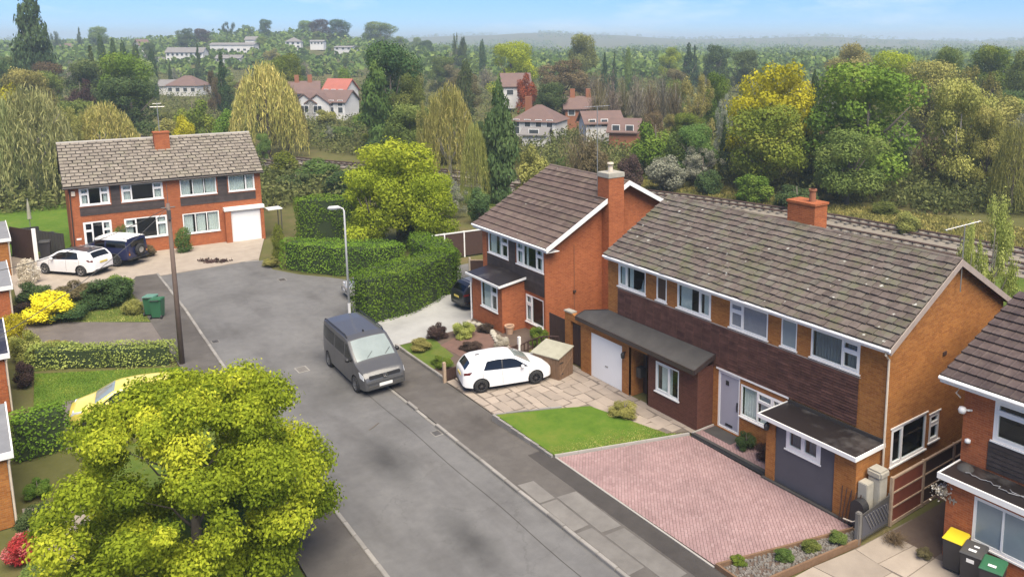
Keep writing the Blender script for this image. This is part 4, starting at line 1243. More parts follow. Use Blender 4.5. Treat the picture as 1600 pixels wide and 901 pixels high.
# reinstated strips and pale concrete slabs let into the right-hand pavement
sheet('pavement_strip', [(6.5, -8.75), (26, -8.75), (26, -8.0), (6.5, -8.02)], FZ + .004, 'path_dark')
for q in ([(9.6, -9.55), (12.2, -9.6), (12.3, -8.85), (9.7, -8.8)], [(8.1, -10.2), (9.55, -10.22), (9.6, -9.62), (8.2, -9.6)], [(9.65, -10.24), (11.6, -10.26), (11.6, -9.66), (9.7, -9.62)], [(11.75, -10.25), (14.4, -10.26), (14.4, -9.65), (11.8, -9.68)], [(12.4, -9.6), (15.4, -9.6), (15.4, -8.85), (12.45, -8.86)], [(15.6, -10.2), (18.5, -10.2), (18.4, -9), (15.6, -9)]):
    o = sheet('concrete_slab', q, FZ + .008, 'patch', low=FZ + .001)

# kerbs: one stone after another
mb = MB(); mb.box(-.448, .448, -.07, .07, -.06, .115)
kst = mb.mesh('kerb_stone', M['kerb'], bevel=.015)
mb = MB(); mb.box(-.448, .448, -.07, .07, -.06, .03)
kst_low = mb.mesh('kerb_stone_low', M['kerb'], bevel=.012)


def kerb_line(label, path, low=lambda p: False):
    t = bpy.data.objects.new('kerb', None); C.objects.link(t); t['kind'] = 'structure'
    P = [Vector((a, b, 0)) for a, b in path]
    acc = 0.0; step = .915
    for i in range(len(P) - 1):
        dv = P[i + 1] - P[i]; L = dv.length; u = dv / L
        s = acc
        while s + step * .5 <= L:
            c = P[i] + u * (s + step / 2)
            o = put('kerb_stone', kst_low if low(c) else kst, t)
            o.location = c + Vector((0, 0, rnd.gauss(0, .006)))
            o.rotation_euler = (rnd.gauss(0, .02), 0, math.atan2(u.y, u.x) + rnd.gauss(0, .008))
            s += step
        acc = s - L
    return t


kerb_line('right', [(24, -10.355), (-9.0, -10.355), (-11.3, -9.5), (-12.8, -8.0), (-13.7, -5)], lambda p: -9.5 < p.x < 2.2 and p.x > -11 and not (-1 < p.x < -.2))
kerb_line('left', [(-30, -15.15), (-20.8, -15.29), (-10.1, -15.69), (5.2, -15.89), (24, -16.07)])
kerb_line('close', [(-30.1, -15.0), (-30.2, -11.7), (-29.5, -8.5)], lambda p: True)

# left-hand gardens and drives
sheet('driveway', [(-24.1, -23.3), (-19.3, -17.25), (-15.4, -17.3), (-18.4, -23.2)], .06, 'tarmac_brown')
sheet('lawn', [(-18.3, -23.2), (-15.3, -17.35), (-13.6, -17.3), (-15.2, -23.3)], .05, 'lawn_dull')
sheet('lawn', [(-14.6, -23.0), (-11.2, -17.3), (-9.0, -17.35), (-9.1, -21.0), (-10.2, -23.3)], .05, 'lawn')
sheet('driveway', [(-10.1, -22.3), (-9.0, -17.4), (-4.4, -17.4), (-4.8, -22.6)], .055, 'tarmac_brown')
sheet('lawn', [(-26.9, -22.5), (-29.2, -17.0), (-19.5, -17.25), (-23.5, -22.8)], .045, 'lawn_dull')
sheet('driveway', [(-29.4, -16.5), (-29.8, -8.6), (-36.6, -6.3), (-37.2, -19), (-42, -23), (-27.8, -23), (-28.9, -17.2)], .05, 'conc_drive' if False else 'slab_warm')
sheet('path', [(-1.0, -24.2), (-.2, -22.4), (8.5, -21.9), (9.5, -23.0), (6, -24)], .055, 'slab_warm')
sheet('lawn', [(-4.2, -17.5), (14, -18.0), (14, -21.6), (-3.8, -22)], .045, 'lawn_dull')
sheet('lawn', [(-66, -36), (-43, -30), (-41.5, -19.2), (-62, -15)], .04, 'lawn')

# drive of the orange house, garden bed, low edging
sheet('driveway', [(-11.4, -8.05), (-7.3, -8.05), (-7.5, -3.8), (-8.9, -2.6), (-10.4, -1.2), (-10.4, 6), (-13.2, 6), (-13.6, -2.2), (-11.8, -5.2)], .07, 'conc_drive')
sheet('crossover', [(-11.0, -9.35), (-7.4, -10.28), (-7.3, -8.06), (-11.6, -8.06)], FZ + .006, 'conc_drive')
sheet('garden_bed', [(-7.25, -8.0), (-1.7, -8.0), (-2.0, -5.2), (-2.6, -3.2), (-3.5, -1.27), (-5.48, -1.27), (-5.48, -2.72), (-8.7, -2.74), (-7.5, -3.7)], .12, 'soil')
sheet('mulch', [(-5.9, -6.2), (-2.3, -6.0), (-2.7, -3.4), (-5.6, -3.2), (-7.0, -3.9)], .13, 'gravel_red', low=.1)
sheet('lawn', [(-7.2, -7.9), (-3.2, -7.9), (-4.2, -6.3), (-7.1, -6.0)], .128, 'lawn_dull', low=.1)
t = thing('garden_edging', 'low dark edging stones along the pavement in front of the brown bed', 'edging', (-4.4, -8.0, 0))
for i in range(9):
    b = MB(); x = -7.3 + i * .62; b.box(x, x + .6, -8.06, -7.94, 0, .2 + rnd.random() * .03); b.build('edging_stone', M['kerb'], t, bevel=.012)
t = thing('rockery_edge', 'small rough stones round the planting bed under the orange house windows', 'stones', (-5.5, -3, 0))
for i in range(14):
    b = MB(); a = i / 13; x, y = -8.0 + a * 4.6, -3.55 + .35 * math.sin(a * 5) + .15
    b.lathe([(0, 0), (.16, .02), (.19, .12), (.1, .2), (0, .22)], 7, (x, y, .1)); b.build('stone', M['stone'], t)

# crazy paving with the white hatchback on it
pav = bpy.data.objects.new('paved_drive', None); C.objects.link(pav); pav['kind'] = 'structure'
outline = [(-1.6, -7.98), (3.15, -8.0), (4.3, -5.6), (4.7, -4.45), (8.4, -3.4), (8.9, -2.32), (-.45, -2.18), (-2.4, -3.1), (-1.9, -5.5)]
sheet('paving_bed', outline, .055, 'joint', parent=pav)


def inside(p, poly):
    c = False
    for i in range(len(poly)):
        (x1, y1), (x2, y2) = poly[i], poly[(i + 1) % len(poly)]
        if (y1 > p[1]) != (y2 > p[1]) and p[0] < (x2 - x1) * (p[1] - y1) / (y2 - y1) + x1: c = not c
    return c


y = -8.0
row = 0
while y < -2.2:
    dh = rnd.choice([.42, .5, .58])
    x = -2.6 + rnd.random() * .4
    while x < 9:
        dw = rnd.uniform(.45, 1.05)
        cx, cy = x + dw / 2, y + dh / 2
        if inside((cx, cy), outline):
            j = lambda: rnd.uniform(-.055, .055)
            g = .022
            pts = [(x + g + j(), y + g + j()), (x + dw - g + j(), y + g + j()), (x + dw - g + j(), y + dh - g + j()), (x + g + j(), y + dh - g + j())]
            if rnd.random() < .4: pts.insert(2, (x + dw + .02, y + dh * .5 + j()))
            pts = [(max(min(a, 9.0), -2.4), min(b, -2.2)) for a, b in pts]
            b = MB(); b.prism(pts, .04, .068 + rnd.random() * .012); b.build('paving_stone', M['flag'], pav)
        x += dw
    y += dh
    row += 1

# front lawn with its retaining edge
LZ = .3
lw = [(3.2, -8.2), (7.25, -8.0), (9.0, -2.85), (8.5, -3.45), (4.75, -4.5), (4.3, -5.6)]
lwz = [.32, .13, .1, .12, .22, .28]
mb = MB(); nl_ = len(lw)
mb.faces([(*p, z) for p, z in zip(lw, lwz)] + [(*p, -.05) for p in lw], [tuple(range(nl_))] + [(i, i + nl_, (i + 1) % nl_ + nl_, (i + 1) % nl_) for i in range(nl_)])
mb.build('lawn', M['lawn'])['kind'] = 'structure'
t = thing('retaining_wall', 'low brown retaining wall holding up the small front lawn by the pavement', 'wall', (5.2, -8.2, 0))
for (p, q) in (((3.14, -8.27), (7.22, -8.07)), ((4.24, -5.6), (3.14, -8.2))):
    P, Q = Vector((*p, 0)), Vector((*q, 0)); dv = (Q - P); L = dv.length; dv.normalize(); nn = Vector((dv.y, -dv.x, 0)) * .1; k = int(L / .45)
    for i in range(k):
        b = MB(); a0, a1 = P + dv * (L * i / k + .005), P + dv * (L * (i + 1) / k - .005); hh = (.34 - .2 * i / k if p[0] < 3.5 and q[0] > 6 else .3) + rnd.random() * .025
        b.extrude([a0, a1, a1 + UP * hh, a0 + UP * hh], nn); b.build('walling_stone', M['kerb'], t)
# pink block drive: every block in the bond
drv = bpy.data.objects.new('block_paved_drive', None); C.objects.link(drv); drv['kind'] = 'structure'
dpoly = [(7.32, -7.98), (15.68, -7.9), (17.1, -2.98), (9.12, -2.78)]
upper = [(9.15, -2.5), (13.05, -2.5), (13.05, -1.44), (9.15, -1.44)]
sheet('paving_bed', dpoly, .055, 'joint', parent=drv)
sheet('paving_bed', upper, .1, 'joint', parent=drv)


def clip_convex(sub, poly):
    for i in range(len(poly)):
        (x1, y1), (x2, y2) = poly[i], poly[(i + 1) % len(poly)]
        out = []
        side = lambda p: (x2 - x1) * (p[1] - y1) - (y2 - y1) * (p[0] - x1)
        for k in range(len(sub)):
            p, q = sub[k], sub[(k + 1) % len(sub)]
            sp_, sq = side(p), side(q)
            if sp_ >= 0: out.append(p)
            if sp_ * sq < 0:
                f = sp_ / (sp_ - sq); out.append((p[0] + (q[0] - p[0]) * f, p[1] + (q[1] - p[1]) * f))
        sub = out
        if len(sub) < 3: return []
    return sub


def blocks(poly, z, ang, bw, bl):
    """block paving laid in runs, cut to the edge; tops proud of their joints"""
    ca, sa = math.cos(ang), math.sin(ang)
    us = [(p[0] * ca + p[1] * sa, -p[0] * sa + p[1] * ca) for p in poly]
    u0, u1 = min(u[0] for u in us), max(u[0] for u in us); v0, v1 = min(u[1] for u in us), max(u[1] for u in us)
    mb = MB(); tone = []
    i = 0
    u = u0
    while u < u1:
        v = v0 - (bl / 2 if i % 2 else 0)
        while v < v1:
            g = .006
            q = [(a * ca - b * sa, a * sa + b * ca) for a, b in ((u + g, v + .004), (u + bw - g, v + .004), (u + bw - g, v + bl - .004), (u + g, v + bl - .004))]
            q = clip_convex(q, poly)
            if q:
                zz = z + rnd.gauss(0, .0015); tn = min(1, max(0, rnd.gauss(.5, .25))); m = len(q)
                mb.faces([(*p, zz) for p in q] + [(*p, z - .02) for p in q], [tuple(range(m))] + [(k, k + m, (k + 1) % m + m, (k + 1) % m) for k in range(m)])
                tone += [tn] * (2 * m)
            v += bl
        u += bw
        i += 1
    o = mb.build('paving_blocks', M['paver'], drv, tone=tone)
    o['kind'] = 'stuff'


blocks(dpoly, .07, R(52), .11, .21)
blocks(upper, .118, R(52), .11, .21)
t = thing('drive_edging', 'pale edging strip between the small lawn and the pink block drive', 'edging', (8.2, -5.4, 0))
P, Q = Vector((7.25, -8.02, 0)), Vector((9.1, -2.74, 0)); dv = (Q - P).normalized(); nn = Vector((-dv.y, dv.x, 0)); L = (Q - P).length
for i in range(6):
    b = MB(); a0, a1 = P + dv * (L * i / 6 + .004), P + dv * (L * (i + 1) / 6 - .004); b.extrude([a0, a1, a1 + UP * .16, a0 + UP * .16], nn * .06); b.build('edging_slab', M['concrete'], t)
b = MB(); b.box(9.1, 9.16, -2.62, W - .01, .0, .16); b.build('edging_slab', M['concrete'], t)
t = thing('drive_kerb', 'thin pale concrete kerb between the pink block drive and the dark pavement', 'edging', (11.5, -7.95, 0))
for i in range(9):
    b = MB(); b.box(7.3 + i * .935, 7.3 + (i + 1) * .935 - .008, -8.05, -7.985, 0, .1); b.build('edging_slab', M['concrete'], t)
t = thing('drain_channel', 'long dark drainage channel across the pink drive in front of the porch', 'drain', (13, -2.7, 0))
b = MB(); b.box(9.15, 17.1, -2.78, -2.66, .0, .076); b.build('grate', M['black'], t)
b = MB(); b.box(9.15, 17.1, -2.655, -2.51, .0, .14); b.box(13.06, 17.1, -2.96, -2.86, .0, .13); b.build('plinth', M['felt'], t)

# concrete apron and planter at the bottom right
apron = bpy.data.objects.new('concrete_drive', None); C.objects.link(apron); apron['kind'] = 'structure'
sheet('paving_bed', [(17.35, -8.0), (26, -8.0), (26, -1.0), (17.9, -1.0), (17.75, -3.4)], .045, 'joint', parent=apron)
for q in ([(17.5, -5.6), (19.0, -5.4), (19.1, -4.0), (17.75, -3.9)], [(19.03, -5.4), (20.6, -5.3), (20.6, -3.9), (19.12, -4.0)], [(17.77, -3.87), (18.6, -3.95), (18.75, -2.3), (17.85, -2.3)], [(18.63, -3.96), (19.5, -3.9), (19.5, -2.35), (18.78, -2.3)], [(17.4, -7.9), (19.0, -7.9), (19.0, -5.45), (17.5, -5.63)], [(19.05, -7.9), (21, -7.9), (20.8, -5.35), (19.05, -5.43)], [(20.65, -5.3), (24, -5.3), (24, -2.1), (20.65, -2.1)], [(19.53, -3.87), (20.6, -3.86), (20.6, -2.1), (19.53, -2.35)], [(21.05, -7.9), (25, -7.9), (25, -5.35), (20.85, -5.35)]):
    sheet('concrete_slab', q, .06 + rnd.random() * .012, 'slab_warm', low=.03, parent=apron)
sheet('side_path', [(17.9, -2.28), (19.5, -2.3), (19.35, 7), (18.1, 7)], .05, 'soil')
t = thing('planter', 'long timber edged gravel bed with small shrubs beside the pink drive', 'planter', (16.8, -5.5, 0))
A0, B0, C0, D0 = Vector((15.75, -7.95, 0)), Vector((17.15, -3.1, 0)), Vector((17.62, -3.5, 0)), Vector((17.05, -7.95, 0))
for (p, q) in ((A0, B0), (D0, C0), (A0, D0), (B0, C0)):
    dv = (q - p).normalized(); nn = Vector((dv.y, -dv.x, 0)) * .07
    b = MB(); b.extrude([p, q, q + UP * .24, p + UP * .24], nn); b.build('timber_sleeper', M['wood_raw'], t)
b = MB(); b.prism([(A0.x, A0.y), (D0.x, D0.y), (C0.x, C0.y), (B0.x, B0.y)], 0, .12); b.build('soil', M['soil'], t)
mb = MB()
for i in range(900):
    a, c = rnd.random(), rnd.random()
    p = (A0.lerp(B0, a)).lerp(D0.lerp(C0, a), .08 + c * .84); s = rnd.uniform(.025, .06)
    mb.lathe([(0, 0), (s, s * .3), (s * .7, s), (0, s * 1.1)], 5, (p.x, p.y, .11))
o = mb.build('gravel', M['gravel'], t); o['kind'] = 'stuff'

# ------------------------------------------------------------------ railway behind the gardens
rl = [(40, 36.5), (20, 35.0), (0, 33.8), (-12, 33.0), (-25, 30), (-40, 25), (-55, 18.6), (-72, 9.5), (-86, 4.5), (-120, -5)]
def offset_path(path, off):
    out = []
    for i, p in enumerate(path):
        a = Vector(path[max(i - 1, 0)]); b = Vector(path[min(i + 1, len(path) - 1)]); dv = (b - a).normalized()
        out.append((p[0] - dv.y * off, p[1] + dv.x * off))
    return out
sheet('railway_bed', offset_path(rl, 4.2) + offset_path(rl, -4.2)[::-1], .1, 'ballast')
for off in (2.1, -2.1):
    t = bpy.data.objects.new('railway_track', None); C.objects.link(t); t['kind'] = 'structure'
    for s in (.72, -.72):
        mb = MB(); mb.tube([(*p, .35) for p in offset_path(rl, off + s)], .09, 4); mb.build('rail', M['steel_rail'], t)
    mb = MB()
    pth = [Vector((*p, 0)) for p in offset_path(rl, off)]
    for i in range(len(pth) - 1):
        dv = pth[i + 1] - pth[i]; L = dv.length; dv.normalize(); nn = Vector((-dv.y, dv.x, 0))
        for k in range(int(L / .9)):
            c = pth[i] + dv * (k * .9 + .4); q = [c - dv * .13 - nn * 1.25, c + dv * .13 - nn * 1.25, c + dv * .13 + nn * 1.25, c - dv * .13 + nn * 1.25]
            mb.faces([(p.x, p.y, .26) for p in q] + [(p.x, p.y, .05) for p in q], [(0, 1, 2, 3), (0, 4, 5, 1), (1, 5, 6, 2), (2, 6, 7, 3), (3, 7, 4, 0)])
    o = mb.build('sleepers', M['gravel'], t); o['kind'] = 'stuff'
sheet('embankment_grass', offset_path(rl, 4.3) + offset_path(rl, 11)[::-1], .09, 'lawn_dull')

# ------------------------------------------------------------------ foliage kit
def leaf_mesh(name, P, size, mats, out=None, asp=.55, droop=0.0, tone=None, up=.35):
    """many small bent leaf faces; P (n,3); out = preferred facing"""
    n = len(P)
    size = np.broadcast_to(np.asarray(size, float), (n,)) * rng.uniform(.65, 1.35, n)
    N = rng.normal(size=(n, 3))
    N /= np.linalg.norm(N, axis=1, keepdims=True)
    if out is not None:
        N = N * .75 + out * .8
    N[:, 2] += up
    N /= np.linalg.norm(N, axis=1, keepdims=True)
    T = rng.normal(size=(n, 3)); T[:, 2] -= droop
    T -= N * (T * N).sum(1, keepdims=True)
    T /= np.maximum(np.linalg.norm(T, axis=1, keepdims=True), 1e-6)
    B = np.cross(N, T)
    s = size[:, None]
    v = np.stack([P - T * s * .5, P + B * s * asp * .5 + N * s * .07, P + T * s * .5, P - B * s * asp * .5 + N * s * .07], 1).reshape(-1, 3)
    me = bpy.data.meshes.new(name)
    me.vertices.add(4 * n); me.vertices.foreach_set('co', v.astype('f').ravel())
    me.loops.add(4 * n); me.loops.foreach_set('vertex_index', np.arange(4 * n, dtype='i'))
    me.polygons.add(n); me.polygons.foreach_set('loop_start', np.arange(0, 4 * n, 4, dtype='i'))
    if not isinstance(mats, (list, tuple)): mats = [mats]
    for m in mats: me.materials.append(m)
    if tone is None: tone = rng.uniform(0, 1, n)
    a = me.attributes.new('tone', 'FLOAT', 'POINT'); a.data.foreach_set('value', np.repeat(np.clip(tone, 0, 1), 4).astype('f'))
    me.update(); me.validate()
    return me


def lobes_points(lobes, n, shell=.55, flat=1.0):
    """points through the outer part of many overlapping lobes (cx,cy,cz,rx,ry,rz)"""
    L = np.array(lobes, float)
    vol = (L[:, 3] * L[:, 4] * L[:, 5]) ** (2 / 3)
    idx = rng.choice(len(L), n, p=vol / vol.sum())
    d = rng.normal(size=(n, 3)); d /= np.linalg.norm(d, axis=1, keepdims=True)
    r = shell + (1 - shell) * rng.random(n) ** .7
    r *= 1 + .12 * rng.normal(size=n)
    P = L[idx, :3] + d * r[:, None] * L[idx, 3:]
    # leaves buried inside another lobe carry little: drop most of them
    keep = np.ones(n, bool)
    for k in range(len(L)):
        q = ((P - L[k, :3]) / L[k, 3:])
        ins = (q ** 2).sum(1) < .5
        keep &= ~(ins & (idx != k) & (rng.random(n) < .8))
    lt = rng.uniform(-.22, .22, len(L))[idx]
    return P[keep], d[keep], lt[keep]


def tree_lobes(kind, seed):
    """lobes for a crown inside a unit box: radius .5, height 0..1"""
    r = random.Random(seed); L = []
    if kind == 'broad':
        for i in range(30):
            a = r.uniform(0, 2 * PI); z = r.uniform(.22, .9); e = math.sqrt(max(.05, 1 - ((z - .52) / .5) ** 2))
            q = e * r.uniform(.2, .36) * (1.0 if i > 5 else .3)
            s = r.uniform(.09, .17)
            L.append((q * math.cos(a), q * math.sin(a), z, s * 1.15, s * 1.15, s * .8))
        L.append((0, 0, .86, .16, .16, .12))
    elif kind == 'dome':
        for i in range(20):
            a = r.uniform(0, 2 * PI); z = r.uniform(.12, .78); e = math.sqrt(max(.05, 1 - (z / 1.0) ** 2))
            q = e * r.uniform(.12, .36); s = r.uniform(.12, .2)
            L.append((q * math.cos(a), q * math.sin(a), z, s, s, s * 1.05))
    elif kind == 'column':
        for i in range(26):
            z = .06 + .88 * i / 25; q = .2 * (1 - ((z - .3) / .75) ** 2); a = r.uniform(0, 2 * PI); s = max(.1, .3 * (1 - ((z - .32) / .74) ** 2))
            L.append((q * math.cos(a), q * math.sin(a), z, s, s, .07 + .02 * r.random()))
    elif kind == 'cone':
        for i in range(30):
            z = .06 + .9 * (i / 29) ** 1.1; w = (1 - z) ** .85; a = r.uniform(0, 2 * PI)
            q = w * .24 * r.uniform(.3, 1.3); s = max(.05, w * .24)
            L.append((q * math.cos(a), q * math.sin(a), z, s, s, .07))
    elif kind == 'egg':
        for i in range(14):
            z = .08 + .8 * i / 13; w = math.sqrt(max(.03, 1 - ((z - .4) / .58) ** 2)); a = r.uniform(0, 2 * PI)
            L.append((.1 * w * math.cos(a), .1 * w * math.sin(a), z, .36 * w, .36 * w, .12))
    elif kind == 'wispy':
        for i in range(34):
            a = r.uniform(0, 2 * PI); z = r.uniform(.18, .93); e = math.sqrt(max(.05, 1 - ((z - .55) / .5) ** 2))
            q = e * r.uniform(.1, .42); s = r.uniform(.05, .1)
            L.append((q * math.cos(a), q * math.sin(a), z, s, s, s * 1.5))
    return L


PROTO = {}


def proto(kind, var):
    k = (kind, var)
    if k in PROTO: return PROTO[k]
    seed = hash(kind) % 1 + sum(map(ord, kind)) * 10 + var
    if kind in ('broad', 'dome', 'column', 'cone', 'egg'):
        n = {'broad': 17000, 'dome': 10500, 'column': 9000, 'cone': 9500, 'egg': 5200}[kind]
        P, d, lt = lobes_points(tree_lobes(kind, seed), n, .6)
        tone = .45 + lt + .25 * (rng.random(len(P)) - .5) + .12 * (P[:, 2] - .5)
        me = leaf_mesh('crown_' + kind, P, {'broad': .029, 'dome': .042, 'column': .055, 'cone': .04, 'egg': .058}[kind], LEAF['mid'], d, .62, .5 if kind != 'cone' else .1, tone)
    elif kind == 'wispy':
        P, d, lt = lobes_points(tree_lobes(kind, seed), 11000, .3)
        me = leaf_mesh('crown_wispy', P, .026, LEAF['mid'], d, .5, -.5, .5 + lt + .3 * (rng.random(len(P)) - .5))
    elif kind == 'willow':
        pts, tn = [], []
        r = random.Random(seed)
        for i in range(520):
            a = r.uniform(0, 2 * PI); q = math.sqrt(r.random()) * .44
            top = .98 - .6 * (q / .46) ** 2.4 + r.uniform(-.07, .03)
            ln = r.uniform(.25, .62) * (.5 + q)
            x, y = q * math.cos(a), q * math.sin(a); t0 = r.uniform(.2, .8)
            m = int(ln * 44)
            for j in range(m):
                f = j / max(1, m)
                z = top - ln * f
                if z < .04: break
                pts.append((x * (1 + .22 * f) + r.gauss(0, .011), y * (1 + .22 * f) + r.gauss(0, .011), z)); tn.append(t0 + r.uniform(-.2, .2) + .15 * (1 - f))
        P = np.array(pts)
        me = leaf_mesh('crown_willow', P, .075, LEAF['willow'], None, .13, 7, np.array(tn), .05)
    elif kind == 'twig':
        pts, tn = [], []
        r = random.Random(seed)
        for i in range(420):
            a = r.uniform(0, 2 * PI); sp = r.uniform(.05, .46); h = r.uniform(.45, 1.0) * math.sqrt(max(.1, 1 - (sp / .55) ** 2)); z0 = r.uniform(.1, .35); t0 = r.random()
            for j in range(9):
                f = (j + r.random()) / 9
                pts.append((sp * f ** .8 * math.cos(a) + r.gauss(0, .01), sp * f ** .8 * math.sin(a) + r.gauss(0, .01), z0 + (h - z0) * f)); tn.append(t0)
        me = leaf_mesh('crown_twig', np.array(pts), .085, LEAF['twig'], None, .12, -3.5, np.array(tn), 0)
    PROTO[k] = me
    return me


_trunk = {}


def trunk_mesh(kind, mat):
    k = (kind, mat)
    if k in _trunk: return _trunk[k]
    r = random.Random(len(_trunk) + 3); mb = MB()
    top = {'broad': .7, 'willow': .75, 'twig': .8, 'wispy': .8}.get(kind, .85)
    w = .035
    mb.tube([(0, 0, -.02), (.006, .004, .2), (-.008, .006, .45), (.004, -.004, top)], [w, w * .8, w * .55, w * .15], 7)
    for i in range(7 if kind in ('broad', 'willow', 'twig', 'wispy') else 3):
        a = i * 2.4 + r.random(); z = r.uniform(.22, .5); q = r.uniform(.18, .33)
        mb.tube([(0, 0, z), (q * .5 * math.cos(a), q * .5 * math.sin(a), z + .12), (q * math.cos(a), q * math.sin(a), z + .3)], [w * .5, w * .32, w * .08], 5)
    _trunk[k] = mb.mesh('trunk', M[mat], smooth=True)
    return _trunk[k]


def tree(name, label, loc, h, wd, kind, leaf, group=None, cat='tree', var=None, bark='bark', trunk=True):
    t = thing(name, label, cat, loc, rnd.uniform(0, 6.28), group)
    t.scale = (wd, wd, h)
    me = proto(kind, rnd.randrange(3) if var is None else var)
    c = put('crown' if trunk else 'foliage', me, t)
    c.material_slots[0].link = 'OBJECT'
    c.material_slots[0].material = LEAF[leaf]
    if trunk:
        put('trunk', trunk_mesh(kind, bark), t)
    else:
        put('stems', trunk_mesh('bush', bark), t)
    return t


def T(px, top, wpx, d, kind, leaf, name, label, group=None, base=None, cat='tree', **kw):
    """tree at depth d whose top shows at row `top` and whose crown is wpx wide"""
    p = far(px, d, top)
    g = float(gz(p.x, p.y)) if base is None else base
    h = max(1.2, p.z - g)
    return tree(name, label, (p.x, p.y, g), h * 1.02, wpx * d / FOC, kind, leaf, group, cat, **kw)


# ---- trees one can point at, left to right
T(63, -8, 62, 175, 'column', 'pine', 'lombardy_poplar', 'tallest dark columnar tree rising above the skyline at the far left')
T(40, 135, 150, 80, 'willow', 'willowg', 'willow_tree', 'grey green willow with pale trunk at the left edge behind the bright lawn', bark='bark_pale')
T(-12, 150, 110, 78, 'willow', 'willowg', 'willow_tree', 'grey green willow cut by the left edge of the photo')
T(160, 158, 110, 96, 'willow', 'willow', 'willow_tree', 'yellow green willow just behind the left end of the far semis roof', bark='bark_pale')
T(105, 168, 70, 92, 'wispy', 'olive', 'birch_tree', 'small olive leaved tree between the two left willows', bark='bark_pale')
T(45, 106, 84, 130, 'broad', 'olive', 'broadleaf_tree', 'olive green broad tree below the tall poplar')
T(20, 120, 50, 128, 'dome', 'gold', 'garden_tree', 'golden olive rounded tree at the left edge below the poplar')
T(198, 84, 88, 142, 'broad', 'green', 'broadleaf_tree', 'bright green domed tree behind the left house chimney, above the dark one')
T(205, 122, 108, 126, 'broad', 'dark', 'broadleaf_tree', 'broad very dark tree below the bright green dome at left')
T(150, 74, 48, 165, 'cone', 'pine', 'conifer_tree', 'dark pointed conifer left of the bright green dome')
T(128, 114, 50, 142, 'dome', 'purple', 'garden_tree', 'purple brown rounded shrub tree left of the dark broad tree')
for i, (px, top, wd) in enumerate(((168, 54, 17), (185, 60, 15), (202, 65, 17), (221, 66, 16), (244, 76, 17), (240, 106, 14))):
    T(px, top, wd, 215, 'egg', 'pine', 'clipped_cypress', ['leftmost clipped brown green cypress of the row on the left slope', 'second clipped cypress from the left in the row on the slope', 'third clipped cypress of the row on the left slope', 'fourth clipped cypress of the row beside a white gable', 'rightmost upper clipped cypress of the row on the left slope', 'small dark clipped cypress below the row on the slope'][i], 'clipped cypresses in a row')
T(316, 71, 26, 270, 'cone', 'pine', 'conifer_tree', 'dark triangular cypress in front of the white school building')
T(300, 45, 34, 470, 'broad', 'dark', 'broadleaf_tree', 'dark round tree on the skyline just above the white school, left one')
T(325, 46, 30, 480, 'broad', 'purple', 'broadleaf_tree', 'dark purplish round tree on the skyline above the white school, right one')
T(271, 97, 7, 260, 'column', 'pine', 'conifer_tree', 'tiny dark columnar cypress left of the triangular cypress')
T(351, 84, 44, 172, 'cone', 'dark', 'conifer_tree', 'dark brownish conifer standing left of the big drooping willow')
T(335, 110, 30, 168, 'wispy', 'brown', 'broadleaf_tree', 'brown thin tree at the left foot of the dark conifer by the willow')
T(416, 97, 118, 110, 'willow', 'willow', 'willow_tree', 'large drooping olive brown willow right of the far semis roof')
T(448, 130, 60, 118, 'willow', 'olive', 'willow_tree', 'shorter olive willow behind the right side of the large one')
T(300, 146, 72, 122, 'dome', 'green', 'garden_tree', 'fresh green rounded tree above the far roof, right of its chimney')
T(285, 174, 44, 108, 'dome', 'gold', 'garden_tree', 'golden yellow shrub tree just above the far roof right of its chimney')
T(350, 163, 56, 112, 'dome', 'green', 'garden_tree', 'bright green dome shaped tree behind the far roof beside the willow')
T(255, 178, 60, 110, 'dome', 'olive', 'garden_tree', 'dull olive shrub behind the far house chimney')
T(320, 190, 60, 100, 'dome', 'mid', 'garden_tree', 'mid green low shrub along the far house ridge')
T(612, 68, 104, 116, 'broad', 'dark', 'broadleaf_tree', 'very tall dark green tree behind the lime coloured tree', var=1)
T(590, 98, 60, 112, 'column', 'mid', 'broadleaf_tree', 'narrow dark green tree on the left side of the very tall one')
T(636, 115, 70, 112, 'broad', 'mid', 'broadleaf_tree', 'mid green broad tree on the right side of the very tall dark one')
T(540, 104, 28, 200, 'egg', 'green', 'garden_tree', 'bright lime green round tree just above the red roofed white house')
T(700, 132, 100, 86, 'willow', 'willow', 'willow_tree', 'yellow olive willow left of the dark ivy covered column tree', bark='bark_pale')
T(672, 150, 60, 92, 'wispy', 'olive', 'birch_tree', 'thin olive tree at the left of the yellow olive willow', bark='bark_pale')
T(779, 126, 64, 79, 'column', 'dark', 'conifer_tree', 'tall dark columnar conifer behind the orange house left gable')
T(740, 190, 50, 78, 'willow', 'willow', 'willow_tree', 'drooping green willow filling the gap left of the dark columnar conifer')
T(728, 94, 32, 160, 'egg', 'dark', 'conifer_tree', 'dark green rounded conifer above the middle willow')
T(800, 67, 84, 205, 'broad', 'lime', 'broadleaf_tree', 'pale yellow green tree near the centre skyline')
T(823, 106, 40, 178, 'dome', 'orange', 'garden_tree', 'orange autumn tree below the pale yellow green one')
T(880, 93, 96, 172, 'broad', 'brown', 'broadleaf_tree', 'brown bare looking broad tree right of the orange one')
T(911, 53, 54, 255, 'broad', 'olive', 'broadleaf_tree', 'tall olive tree standing on the centre skyline')
T(981, 74, 14, 250, 'egg', 'mid', 'conifer_tree', 'small isolated dark cypress right of the olive skyline tree')
T(945, 84, 30, 230, 'cone', 'pine', 'conifer_tree', 'dark bluish pine below the olive skyline tree, left one')
T(960, 82, 18, 236, 'cone', 'pine', 'conifer_tree', 'narrow dark bluish pine right next to the broader pine')
T(756, 62, 14, 300, 'egg', 'pine', 'conifer_tree', 'small dark cypress against the pale far hills')
T(716, 53, 16, 330, 'wispy', 'pine', 'pine_tree', 'flat topped pine left of the small cypress on the skyline')
